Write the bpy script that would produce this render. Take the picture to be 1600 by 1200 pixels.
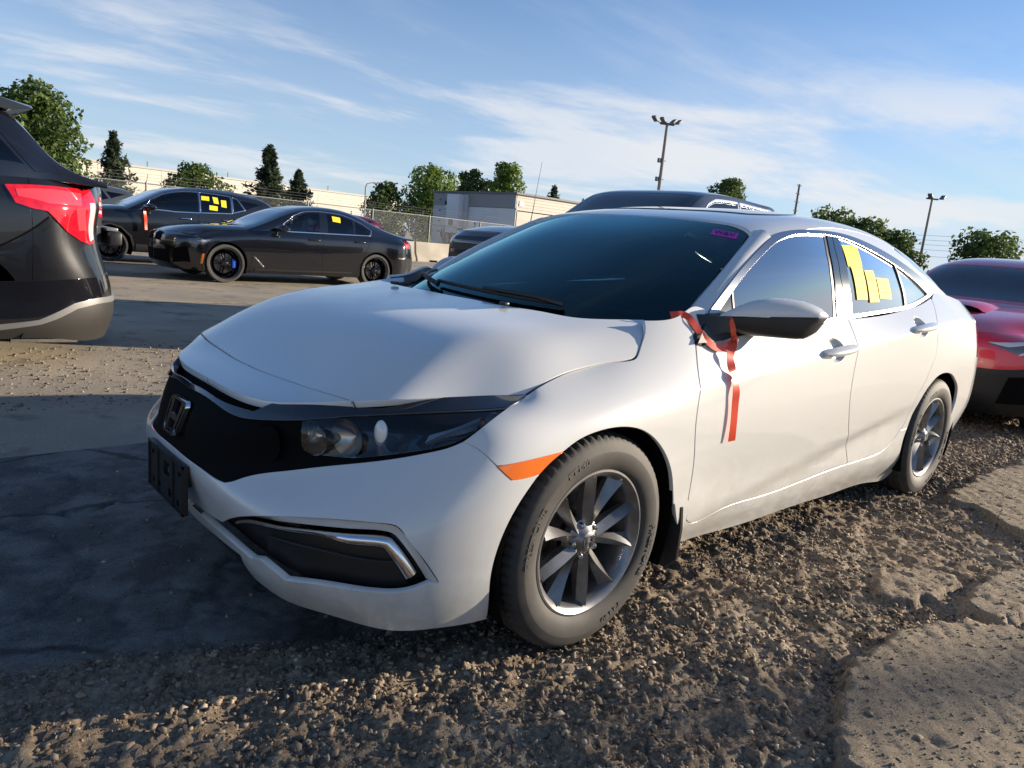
import bpy, bmesh, math, random
import numpy as np
from mathutils import Vector, Matrix
from mathutils.geometry import delaunay_2d_cdt
random.seed(7); np.random.seed(7)
SC = bpy.context.scene
for o in list(bpy.data.objects): bpy.data.objects.remove(o, do_unlink=True)
COL = SC.collection
R = math.radians

# ---------------------------------------------------------------- camera (world = metres, x along the white sedan, z up)
cam_d = bpy.data.cameras.new('camera'); cam = bpy.data.objects.new('camera', cam_d); COL.objects.link(cam); SC.camera = cam
cam_d.sensor_fit = 'HORIZONTAL'; cam_d.sensor_width = 36; cam_d.lens = 1113.208 / 1600 * 36
cam_d.clip_start = .05; cam_d.clip_end = 6000
yaw, pitch, roll = R(-132.8705), R(-11.2035), R(5.4183)
fw = Vector((math.cos(yaw) * math.cos(pitch), math.sin(yaw) * math.cos(pitch), math.sin(pitch)))
rt = Vector((math.sin(yaw), -math.cos(yaw), 0)); up = rt.cross(fw)
rt, up = rt * math.cos(roll) + up * math.sin(roll), up * math.cos(roll) - rt * math.sin(roll)
cam.matrix_world = Matrix(((rt.x, up.x, -fw.x, 1.49969), (rt.y, up.y, -fw.y, 2.08487), (rt.z, up.z, -fw.z, 1.13773), (0, 0, 0, 1)))

# ---------------------------------------------------------------- light: low morning sun from the rear left of the white sedan
SUN_EL, SUN_AZ = R(12.7), math.atan2(.446, -.895)          # elevation; azimuth of the sun measured from +x towards +y
sun_d = bpy.data.lights.new('sun', 'SUN'); sun = bpy.data.objects.new('sun', sun_d); COL.objects.link(sun)
sun_d.energy = 5.0; sun_d.angle = R(.53); sun_d.color = (1, .86, .68)
sv = Vector((math.cos(SUN_AZ) * math.cos(SUN_EL), math.sin(SUN_AZ) * math.cos(SUN_EL), math.sin(SUN_EL)))
sun.rotation_euler = (-sv).to_track_quat('-Z', 'Y').to_euler(); sun.location = sv * 60
W = bpy.data.worlds.new('World'); SC.world = W; W.use_nodes = True
def build_world():
    nt = W.node_tree; N = nt.nodes; L = nt.links; N.clear()
    out = N.new('ShaderNodeOutputWorld'); bg = N.new('ShaderNodeBackground'); sky = N.new('ShaderNodeTexSky')
    sky.sky_type = 'NISHITA'; sky.sun_disc = False; sky.sun_elevation = SUN_EL; sky.sun_rotation = math.pi / 2 - SUN_AZ
    sky.air_density = .85; sky.dust_density = .15; sky.ozone_density = 4.0; sky.altitude = 50
    bg.inputs['Strength'].default_value = .086
    def math_(op, a, b=None, c=None):
        n = N.new('ShaderNodeMath'); n.operation = op
        for i, q in enumerate((a, b, c)):
            if q is None: continue
            if isinstance(q, (int, float)): n.inputs[i].default_value = q
            else: L.new(q, n.inputs[i])
        return n.outputs[0]
    def rng_(v, lo, hi, a=0., b=1., sm=True):
        n = N.new('ShaderNodeMapRange'); n.interpolation_type = 'SMOOTHSTEP' if sm else 'LINEAR'; L.new(v, n.inputs['Value'])
        for k, q in (('From Min', lo), ('From Max', hi), ('To Min', a), ('To Max', b)): n.inputs[k].default_value = q
        return n.outputs[0]
    tc = N.new('ShaderNodeTexCoord'); sep = N.new('ShaderNodeSeparateXYZ'); L.new(tc.outputs['Generated'], sep.inputs[0]); el = sep.outputs[2]
    # clouds lie on flat layers: direction divided by height
    hh = math_('ADD', math_('MAXIMUM', el, .0), .07); cx = math_('DIVIDE', sep.outputs[0], hh); cy = math_('DIVIDE', sep.outputs[1], hh)
    def layer(rot, sx, sy, scale, detail, rough, dist, lo, hi, seed):
        cmb = N.new('ShaderNodeCombineXYZ'); L.new(cx, cmb.inputs[0]); L.new(cy, cmb.inputs[1]); cmb.inputs[2].default_value = seed
        mp = N.new('ShaderNodeMapping'); mp.inputs['Rotation'].default_value = (0, 0, rot); mp.inputs['Scale'].default_value = (sx, sy, 1); L.new(cmb.outputs[0], mp.inputs[0])
        nz = N.new('ShaderNodeTexNoise'); nz.inputs['Scale'].default_value = scale; nz.inputs['Detail'].default_value = detail
        nz.inputs['Roughness'].default_value = rough; nz.inputs['Distortion'].default_value = dist; L.new(mp.outputs[0], nz.inputs['Vector']); return rng_(nz.outputs['Fac'], lo, hi)
    cirrus = layer(CR[0], CR[1], CR[2], CR[3], 8, .62, .8, CR[4], CR[5], CR[6])
    puffs = layer(PF[0], PF[1], PF[2], PF[3], 10, .60, .25, PF[4], PF[5], PF[6])
    pf = math_('MULTIPLY', math_('MULTIPLY', puffs, rng_(el, .30, .17)), rng_(el, .02, .07))
    cov = math_('MINIMUM', math_('ADD', math_('MULTIPLY', cirrus, .42), math_('MULTIPLY', pf, .72)), .9)
    blue = N.new('ShaderNodeMix'); blue.data_type = 'RGBA'; blue.blend_type = 'MULTIPLY'; blue.inputs[0].default_value = 1.; cap = N.new('ShaderNodeMix'); cap.data_type = 'RGBA'; cap.blend_type = 'DARKEN'; cap.inputs[0].default_value = 1.; cap.inputs[7].default_value = (4.8, 5.1, 5.8, 1); L.new(sky.outputs[0], cap.inputs[6]); L.new(cap.outputs[2], blue.inputs[6]); blue.inputs[7].default_value = (.98, 1.05, 1.10, 1)
    # pale veil of thin cloud that thickens towards the horizon, all the way round
    veil = N.new('ShaderNodeMix'); veil.data_type = 'RGBA'; L.new(rng_(el, .42, -.02, .04, .66), veil.inputs[0]); L.new(blue.outputs[2], veil.inputs[6]); veil.inputs[7].default_value = (3.55, 4.1, 4.75, 1)
    mix = N.new('ShaderNodeMix'); mix.data_type = 'RGBA'; L.new(cov, mix.inputs[0]); L.new(veil.outputs[2], mix.inputs[6]); mix.inputs[7].default_value = (4.9, 5.0, 5.2, 1)
    L.new(mix.outputs[2], bg.inputs[0]); L.new(bg.outputs[0], out.inputs[0])
CR = (R(35), .28, 1.3, .5, .46, .82, 3.1); PF = (R(100), .6, 1.0, .8, .44, .62, 9.9)
build_world()
SC.view_settings.view_transform = 'Standard'; SC.view_settings.look = 'None'; SC.view_settings.gamma = 1
SC.view_settings.use_curve_mapping = False; SC.view_settings.exposure = 1.0
SC.render.engine = 'CYCLES'
SC.render.resolution_x, SC.render.resolution_y = 1024, 768
# ---------------------------------------------------------------- objects
def link(o, parent=None):
    COL.objects.link(o)
    if parent is not None: o.parent = parent
    return o
def empty(name, loc=(0, 0, 0), rz=0., parent=None, label=None, cat=None, group=None):
    o = bpy.data.objects.new(name, None); o.empty_display_size = .1; link(o, parent); o.location = loc; o.rotation_euler = (0, 0, rz)
    return tag(o, label, cat, group)
def tag(o, label=None, cat=None, group=None, kind=None):
    for k, q in (('label', label), ('category', cat), ('group', group), ('kind', kind)):
        if q: o[k] = q
    return o
def mesh_obj(name, verts, faces, mat, parent=None, smooth=False, normals=None, mats=None, mi=None):
    me = bpy.data.meshes.new(name); me.from_pydata([tuple(v) for v in verts], [], [tuple(f) for f in faces])
    for m in (mats or [mat]): me.materials.append(m)
    if mi is not None: me.polygons.foreach_set('material_index', np.asarray(mi, np.int32))
    if smooth or normals is not None: me.polygons.foreach_set('use_smooth', np.ones(len(me.polygons), bool))
    if normals is not None: me.normals_split_custom_set_from_vertices([tuple(n) for n in normals])
    me.update()
    return link(bpy.data.objects.new(name, me), parent)
def bm_obj(name, bm, mat, parent=None, smooth=False, angle=None):
    me = bpy.data.meshes.new(name); bm.normal_update(); bm.to_mesh(me); bm.free(); me.materials.append(mat)
    if smooth or angle: me.polygons.foreach_set('use_smooth', np.ones(len(me.polygons), bool))
    if angle: me.set_sharp_from_angle(angle=R(angle))
    return link(bpy.data.objects.new(name, me), parent)
def add_box(bm, c, s, rot=None, bevel=0., seg=2):
    r = bmesh.ops.create_cube(bm, size=1); vs = r['verts']
    M = Matrix.Translation(c) @ (rot.to_4x4() if rot is not None else Matrix.Identity(4)) @ Matrix.Diagonal((s[0], s[1], s[2], 1))
    bmesh.ops.transform(bm, matrix=M, verts=vs)
    if bevel:
        es = list({e for v in vs for e in v.link_edges})
        bmesh.ops.bevel(bm, geom=es, offset=bevel, segments=seg, affect='EDGES', profile=.5)
    return vs
def box(name, c, s, mat, parent=None, rot=None, bevel=0., seg=2):
    bm = bmesh.new(); add_box(bm, c, s, rot, bevel, seg); return bm_obj(name, bm, mat, parent, angle=35 if bevel else None)
def add_tube(bm, pts, r, n=8, cap=True):
    """tube through pts; r a number or one per point"""
    pts = [Vector(p) for p in pts]; rs = r if hasattr(r, '__len__') else [r] * len(pts); rings = []; ref = None
    for i, p in enumerate(pts):
        t = (pts[min(i+1, len(pts)-1)] - pts[max(i-1, 0)]).normalized()
        if ref is None: ref = Vector((0, 0, 1)) if abs(t.z) < .9 else Vector((1, 0, 0))
        a = (ref - t * ref.dot(t)).normalized(); b = t.cross(a); ref = a
        rings.append([bm.verts.new(p + (a * math.cos(k * 2 * math.pi / n) + b * math.sin(k * 2 * math.pi / n)) * rs[i]) for k in range(n)])
    for q, w in zip(rings, rings[1:]):
        for k in range(n): bm.faces.new((q[k], q[(k+1) % n], w[(k+1) % n], w[k]))
    if cap: bm.faces.new(rings[0][::-1]); bm.faces.new(rings[-1])
def tube(name, pts, r, mat, parent=None, n=8):
    bm = bmesh.new(); add_tube(bm, pts, r, n); return bm_obj(name, bm, mat, parent, angle=50)
def lathe(name, prof, mat, parent=None, n=64, axis='y', smooth_angle=35, loc=(0, 0, 0)):
    """profile of (radius, along) turned about the y axis"""
    V = []; F = []; m = len(prof)
    for k in range(n):
        c, s = math.cos(2 * math.pi * k / n), math.sin(2 * math.pi * k / n)
        for r, a in prof: V.append((loc[0] + r * c, loc[1] + a, loc[2] + r * s))
    for k in range(n):
        q = (k + 1) % n
        for j in range(m - 1): F.append((k*m+j, k*m+j+1, q*m+j+1, q*m+j))
    o = mesh_obj(name, V, F, mat, parent, smooth=True); o.data.set_sharp_from_angle(angle=R(smooth_angle)); return o
def loft(name, rings, mat, parent=None, close=True, cap=True, angle=40):
    V = [p for r in rings for p in r]; n = len(rings[0]); F = []
    for i in range(len(rings) - 1):
        for k in range(n if close else n - 1): F.append((i*n+k, i*n+(k+1) % n, (i+1)*n+(k+1) % n, (i+1)*n+k))
    if cap and close: F.append(tuple(range(n))[::-1]); F.append(tuple(range((len(rings)-1)*n, len(rings)*n)))
    o = mesh_obj(name, V, F, mat, parent, smooth=True)
    bm = bmesh.new(); bm.from_mesh(o.data); bmesh.ops.recalc_face_normals(bm, faces=bm.faces); bm.to_mesh(o.data); bm.free()
    o.data.set_sharp_from_angle(angle=R(angle)); return o
def text_obj(name, body, size, mat, parent=None, extrude=.0005, map_fn=None, bold=False, align='CENTER', shear=0., sx=1.):
    cu = bpy.data.curves.new(name, 'FONT'); cu.body = body; cu.size = size; cu.extrude = extrude; cu.align_x = align; cu.align_y = 'CENTER'; cu.shear = shear
    if bold: cu.offset = size * .018
    t = bpy.data.objects.new(name, cu); COL.objects.link(t); bpy.context.view_layer.update()
    dg = bpy.context.evaluated_depsgraph_get(); me = bpy.data.meshes.new_from_object(t.evaluated_get(dg))
    bpy.data.objects.remove(t, do_unlink=True); bpy.data.curves.remove(cu)
    me.materials.clear(); me.materials.append(mat)
    for v in me.vertices:
        v.co.x *= sx
        if map_fn: v.co = map_fn(v.co.x, v.co.y, v.co.z)
    me.update(); return link(bpy.data.objects.new(name, me), parent)
def copy_tree(o, parent=None):
    c = o.copy(); COL.objects.link(c); c.parent = parent
    for ch in list(o.children): copy_tree(ch, c)
    return c

# ---------------------------------------------------------------- materials
MATS = {}
def P(name, col, rough=.5, metal=0., coat=0., spec=.5, **kw):
    """principled material with a little procedural variation; kw: bump, bscale, var, vscale, emit"""
    if name in MATS: return MATS[name]
    m = bpy.data.materials.new(name); m.use_nodes = True; nt = m.node_tree; b = nt.nodes['Principled BSDF']; MATS[name] = m
    b.inputs['Base Color'].default_value = (*col, 1); b.inputs['Roughness'].default_value = rough; b.inputs['Metallic'].default_value = metal
    b.inputs['Coat Weight'].default_value = coat; b.inputs['Coat Roughness'].default_value = kw.get('coat_rough', .03); b.inputs['Specular IOR Level'].default_value = spec
    var = kw.get('var', 0); bump = kw.get('bump', 0)
    if var or bump or kw.get('rvar'):
        tc = nt.nodes.new('ShaderNodeTexCoord'); nz = nt.nodes.new('ShaderNodeTexNoise'); nz.inputs['Scale'].default_value = kw.get('vscale', 6); nz.inputs['Detail'].default_value = 6
        nt.links.new(tc.outputs['Object'], nz.inputs['Vector'])
        if var:
            mx = nt.nodes.new('ShaderNodeMix'); mx.data_type = 'RGBA'; c2 = kw.get('col2') or tuple(max(0, q * (1 - var)) for q in col); c1 = tuple(min(1, q * (1 + var * .5)) for q in col)
            mx.inputs[6].default_value = (*c1, 1); mx.inputs[7].default_value = (*c2, 1)
            mr = nt.nodes.new('ShaderNodeMapRange'); mr.inputs['From Min'].default_value = .35; mr.inputs['From Max'].default_value = .65
            nt.links.new(nz.outputs['Fac'], mr.inputs['Value']); nt.links.new(mr.outputs[0], mx.inputs[0]); nt.links.new(mx.outputs[2], b.inputs['Base Color'])
        if kw.get('rvar'):
            mr = nt.nodes.new('ShaderNodeMapRange'); mr.inputs['From Min'].default_value = .3; mr.inputs['From Max'].default_value = .7
            mr.inputs['To Min'].default_value = rough; mr.inputs['To Max'].default_value = rough + kw['rvar']
            nt.links.new(nz.outputs['Fac'], mr.inputs['Value']); nt.links.new(mr.outputs[0], b.inputs['Roughness'])
        if bump:
            n2 = nt.nodes.new('ShaderNodeTexNoise'); n2.inputs['Scale'].default_value = kw.get('bscale', 200); n2.inputs['Detail'].default_value = 4
            nt.links.new(tc.outputs['Object'], n2.inputs['Vector'])
            bp = nt.nodes.new('ShaderNodeBump'); bp.inputs['Strength'].default_value = bump; bp.inputs['Distance'].default_value = kw.get('bdist', .002)
            nt.links.new(n2.outputs['Fac'], bp.inputs['Height']); nt.links.new(bp.outputs[0], b.inputs['Normal'])
    return m
def GLASS(name, tint, refl=1., rough=.0, gcol=(1, 1, 1)):
    """thin tinted glazing: tinted see-through plus a Fresnel reflection"""
    if name in MATS: return MATS[name]
    m = bpy.data.materials.new(name); m.use_nodes = True; nt = m.node_tree; nt.nodes.clear(); MATS[name] = m
    o = nt.nodes.new('ShaderNodeOutputMaterial'); t = nt.nodes.new('ShaderNodeBsdfTransparent'); g = nt.nodes.new('ShaderNodeBsdfGlossy')
    f = nt.nodes.new('ShaderNodeFresnel'); f.inputs['IOR'].default_value = 1.52; mx = nt.nodes.new('ShaderNodeMixShader')
    t.inputs[0].default_value = (*tint, 1); g.inputs['Roughness'].default_value = rough; g.inputs[0].default_value = (*gcol, 1)
    mu = nt.nodes.new('ShaderNodeMath'); mu.operation = 'MULTIPLY'; mu.use_clamp = True; mu.inputs[1].default_value = refl
    nt.links.new(f.outputs[0], mu.inputs[0]); nt.links.new(mu.outputs[0], mx.inputs[0]); nt.links.new(t.outputs[0], mx.inputs[1]); nt.links.new(g.outputs[0], mx.inputs[2]); nt.links.new(mx.outputs[0], o.inputs[0])
    return m
# ---------------------------------------------------------------- spline surfaces and trimmed panels
def nat_k(t):
    """matrix giving natural-spline second derivatives from the values at knots t"""
    n = len(t); A = np.zeros((n, n)); B = np.zeros((n, n)); A[0, 0] = A[-1, -1] = 1
    for i in range(1, n - 1):
        h0, h1 = t[i] - t[i-1], t[i+1] - t[i]
        A[i, i-1] = h0; A[i, i] = 2 * (h0 + h1); A[i, i+1] = h1
        B[i, i-1] = 6 / h0; B[i, i] = -6 / h0 - 6 / h1; B[i, i+1] = 6 / h1
    return np.linalg.solve(A, B)

def seg(t, x):
    i = np.clip(np.searchsorted(t, x, side='right') - 1, 0, len(t) - 2)
    h = t[i+1] - t[i]; a = (t[i+1] - x) / h; b = 1 - a
    return i, a, b, h

def spl(t, p, x):
    """natural cubic spline through p at knots t"""
    t = np.asarray(t, float); p = np.asarray(p, float); x = np.asarray(x, float)
    m = np.tensordot(nat_k(t), p, 1); i, a, b, h = seg(t, x)
    sh = (-1,) + (1,) * (p.ndim - 1)
    a, b, h = a.reshape(sh), b.reshape(sh), h.reshape(sh)
    return a * p[i] + b * p[i+1] + ((a**3 - a) * m[i] + (b**3 - b) * m[i+1]) * h * h / 6

class Grid:
    """smooth surface through a grid of control points; rows run along u, columns along v (metres)"""
    def __init__(s, P, u=None, v=None, crease=None, crease_w=None, disp=None, flip=1):
        s.P = P = np.asarray(P, float)
        d = np.linalg.norm(np.diff(P, axis=0), axis=2).mean(1)
        s.u = np.concatenate([[0], np.cumsum(d)]) if u is None else np.asarray(u, float)
        d = np.linalg.norm(np.diff(P, axis=1), axis=2).mean(0)
        s.v = np.concatenate([[0], np.cumsum(d)]) if v is None else np.asarray(v, float)
        s.m = np.tensordot(nat_k(s.u), P, 1)
        s.K = nat_k(s.v); s.cr = crease; s.cw = crease_w; s.disp = disp; s.flip = flip
        if crease is not None:
            n = len(s.v); K = np.zeros((2, n, n))
            K[0, :crease+1, :crease+1] = nat_k(s.v[:crease+1]); K[1, crease:, crease:] = nat_k(s.v[crease:]); s.K2 = K
    def pos(s, u, v):
        u = np.atleast_1d(np.asarray(u, float)); v = np.atleast_1d(np.asarray(v, float))
        i, a, b, h = seg(s.u, u); a, b, h = [q[:, None, None] for q in (a, b, h)]
        L = a * s.P[i] + b * s.P[i+1] + ((a**3 - a) * s.m[i] + (b**3 - b) * s.m[i+1]) * h * h / 6
        j, a, b, h = seg(s.v, v); r = np.arange(len(u)); a, b, h = [q[:, None] for q in (a, b, h)]
        lin = a * L[r, j] + b * L[r, j+1]; ca = (a**3 - a) * h * h / 6; cb = (b**3 - b) * h * h / 6
        M = np.einsum('jk,nkc->njc', s.K, L); out = lin + ca * M[r, j] + cb * M[r, j+1]
        if s.cr is not None:
            k = (j >= s.cr).astype(int)
            M0 = np.einsum('jk,nkc->njc', s.K2[0], L); M1 = np.einsum('jk,nkc->njc', s.K2[1], L)
            M = np.where((k == 0)[:, None, None], M0, M1)
            w = s.cw(u)[:, None]; out = out * (1 - w) + w * (lin + ca * M[r, j] + cb * M[r, j+1])
        if s.disp is not None: out = s.disp(out, u, v)
        return out
    def nrm(s, u, v, e=.0015):
        n = np.cross(s.pos(np.asarray(u) + e, v) - s.pos(np.asarray(u) - e, v), s.pos(u, np.asarray(v) + e) - s.pos(u, np.asarray(v) - e))
        return s.flip * n / (np.linalg.norm(n, axis=1)[:, None] + 1e-12)

def mirror_rows(rows, k=2):
    """rows of a half (first row on the centre plane) extended by k mirrored rows for a symmetric spline"""
    rows = np.asarray(rows, float); m = rows[1:k+1][::-1] * np.array([1, -1, 1])
    return np.concatenate([m, rows])
# ---------------------------------------------------------------- white sedan: body surfaces (x forward, y left, z up, origin under the front axle)
def civic_surfaces():
    S = {}
    front = [  # bottom lip, lip ridge, lower, bulge, headlight foot, headlight middle, top edge
     [(.765,0,.175),(.80,0,.235),(.835,0,.335),(.868,0,.43),(.868,0,.50),(.843,0,.60),(.795,0,.675)],
     [(.762,.25,.175),(.797,.25,.235),(.83,.25,.335),(.857,.25,.43),(.843,.25,.50),(.815,.25,.604),(.765,.24,.68)],
     [(.742,.45,.175),(.775,.46,.235),(.803,.47,.335),(.81,.46,.435),(.735,.44,.52),(.715,.44,.62),(.672,.43,.69)],
     [(.665,.63,.175),(.70,.64,.235),(.737,.635,.335),(.73,.635,.445),(.617,.62,.575),(.585,.61,.65),(.53,.575,.716)],
     [(.555,.77,.175),(.585,.785,.238),(.61,.79,.335),(.60,.785,.46),(.49,.765,.63),(.445,.745,.69),(.36,.69,.737)],
     [(.345,.84,.185),(.36,.862,.247),(.38,.877,.345),(.385,.88,.47),(.365,.868,.605),(.325,.835,.70),(.215,.75,.747)],
    ]
    side = [   # x, (y,z) per line; last line may carry its own x
     (.19, (.85,.19),(.868,.25),(.883,.345),(.892,.47),(.894,.60),(.865,.705),(.765,.768)),
     (0.,  (.855,.2),(.87,.255),(.888,.35),(.899,.47),(.901,.605),(.882,.72),(.76,.805)),
     (-.2, (.85,.2),(.868,.26),(.885,.36),(.895,.485),(.898,.615),(.885,.735),(.757,.872)),
     (-.42,(.835,.205),(.862,.265),(.873,.38),(.887,.50),(.897,.63),(.890,.748),(.77,.945)),
     (-.95,(.835,.2),(.862,.262),(.873,.39),(.889,.52),(.900,.66),(.897,.795),(.808,.95)),
     (-1.52,(.835,.19),(.862,.255),(.875,.40),(.891,.54),(.901,.69),(.899,.846),(.825,.955)),
     (-2.1,(.835,.18),(.865,.25),(.879,.41),(.893,.55),(.901,.72),(.90,.90),(.823,.985)),
     (-2.4,(.84,.185),(.868,.25),(.886,.42),(.898,.57),(.903,.74),(.896,.92),(.805,1.02)),
     (-2.7,(.845,.2),(.87,.26),(.89,.42),(.90,.58),(.903,.75),(.884,.935),(.775,1.055)),
     (-3.1,(.845,.25),(.862,.30),(.885,.43),(.893,.58),(.888,.76),(.85,.945),(.735,1.055)),
     (-3.4,(.77,.28),(.79,.33),(.835,.44),(.845,.58),(.83,.76),(.79,.935),(.70,1.03)),
    ]
    rear = [
     [(-3.57,.60,.28),(-3.60,.62,.33),(-3.63,.66,.44),(-3.65,.66,.58),(-3.62,.65,.76),(-3.58,.65,.92),(-3.52,.59,1.025)],
     [(-3.64,.3,.28),(-3.68,.3,.33),(-3.73,.3,.44),(-3.745,.3,.58),(-3.705,.3,.76),(-3.665,.3,.92),(-3.61,.28,1.04)],
     [(-3.65,0,.28),(-3.69,0,.33),(-3.74,0,.44),(-3.755,0,.58),(-3.715,0,.76),(-3.675,0,.92),(-3.62,0,1.045)],
    ]
    rows = front + [[(r[0], y, z) for (y, z) in r[1:]] for r in side] + rear
    rows = np.array(rows, float)
    m = rows[-3:-1][::-1] * np.array([1, -1, 1])
    full = np.concatenate([mirror_rows(rows, 2), m])
    d = np.linalg.norm(np.diff(full, axis=0), axis=2).mean(1); u = np.concatenate([[0], np.cumsum(d)]); u -= u[2]
    ux = u[2 + len(front):2 + len(front) + len(side)]; xs = np.array([r[0] for r in side])
    def x2u(x): return np.interp(-x, -xs, ux)
    u_a, u_b = x2u(-.05), x2u(-.55)
    def cw(uu):
        t = np.clip((uu - u_a) / (u_b - u_a), 0, 1); return t * t * (3 - 2 * t) * .92
    def disp(p, uu, vv):
        # the rising lower door crease: the skin steps in below a line that climbs to the rear
        x, z = p[:, 0], p[:, 2]
        zc = .315 + (-.6 - x) * .135
        amp = .014 * np.clip((-.42 - x) / .3, 0, 1) * np.clip((x + 2.45) / .25, 0, 1)
        t = np.clip((zc + .015 - z) / .085, 0, 1); st = t * t * (3 - 2 * t)
        back = np.clip((zc - .07 - z) / .16, 0, 1)
        q = p.copy(); q[:, 1] -= np.where((uu > u_a) & (uu < x2u(-2.6)), amp * (st - .75 * back), 0)
        return q
    S['body'] = Grid(full, u=u, crease=5, crease_w=cw, disp=disp)
    S['x2u'] = x2u
    # bonnet: height over x and y
    hy = [0,.3,.5,.6,.7,.77,.83]
    hx = {.85:(.655,.652,.632,.61,.575,.54,.50), .72:(.688,.686,.672,.652,.62,.585,.545),
          .65:(.705,.705,.698,.68,.65,.615,.57), .45:(.818,.816,.806,.778,.688,.625,.575), .2:(.894,.892,.886,.874,.818,.746,.675),
          0.:(.922,.920,.913,.903,.868,.803,.735), -.2:(.946,.944,.940,.932,.907,.858,.785), -.35:(.957,.956,.953,.949,.934,.897,.83),
          -.55:(.968,.967,.965,.962,.953,.925,.87)}
    S['hood'] = hfield(hx, hy)
    # roof, rear glass and deck as one crown
    ry = [0,.25,.45,.55,.62,.68,.75]
    rx = {-.85:(1.238,1.236,1.224,1.21,1.188,1.15,1.09), -1.077:(1.307,1.305,1.294,1.28,1.26,1.225,1.17), -1.3:(1.352,1.350,1.338,1.324,1.30,1.262,1.20),
          -1.6:(1.388,1.386,1.372,1.357,1.33,1.288,1.22), -1.9:(1.400,1.397,1.382,1.364,1.335,1.288,1.215), -2.2:(1.392,1.389,1.372,1.352,1.32,1.268,1.19),
          -2.5:(1.360,1.356,1.338,1.315,1.28,1.225,1.15), -2.8:(1.305,1.30,1.28,1.256,1.22,1.165,1.09), -3.1:(1.225,1.22,1.20,1.175,1.14,1.09,1.02),
          -3.35:(1.14,1.136,1.12,1.098,1.065,1.02,.96), -3.6:(1.062,1.06,1.05,1.03,1.0,.96,.90)}
    S['roof'] = hfield(rx, ry)
    # windscreen: x over y and z
    wy = [0,.3,.5,.64,.78]
    wz = {.88:(-.055,-.09,-.20,-.34,-.55), 1.0:(-.295,-.33,-.43,-.555,-.745), 1.12:(-.56,-.595,-.69,-.80,-.95), 1.22:(-.80,-.835,-.925,-1.03,-1.16), 1.31:(-1.085,-1.105,-1.175,-1.265,-1.38), 1.36:(-1.26,-1.28,-1.34,-1.42,-1.52)}
    zs = sorted(wz); ys = [-y for y in wy[:0:-1]] + wy
    S['screen'] = Grid([[(wz[z][abs_i(i, wy)], y, z) for z in zs] for i, y in enumerate(ys)], u=ys, v=zs)
    # glasshouse side: y over x and z
    gz = [.90,1.05,1.17,1.28,1.36]
    gx = {-.3:(.785,.725,.665,.59,.53), -.8:(.807,.752,.690,.613,.55), -1.3:(.824,.778,.726,.652,.59), -1.8:(.832,.791,.742,.667,.602),
          -2.3:(.826,.780,.727,.650,.585), -2.7:(.807,.755,.698,.622,.555), -3.1:(.778,.715,.652,.575,.50), -3.5:(.735,.668,.605,.525,.45)}
    xs2 = sorted(gx, reverse=True)
    S['side'] = Grid([[(x, y, z) for y, z in zip(gx[x], gz)] for x in xs2], u=[-x for x in xs2], v=gz)
    return S

def abs_i(i, wy): return abs(i - (len(wy) - 1))

def hfield(rows, ys):
    xs = sorted(rows, reverse=True); yy = [-y for y in ys[:0:-1]] + list(ys)
    return Grid([[(x, y, rows[x][abs_i(i, ys)]) for i, y in enumerate(yy)] for x in xs], u=[-x for x in xs], v=yy, flip=-1)
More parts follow.
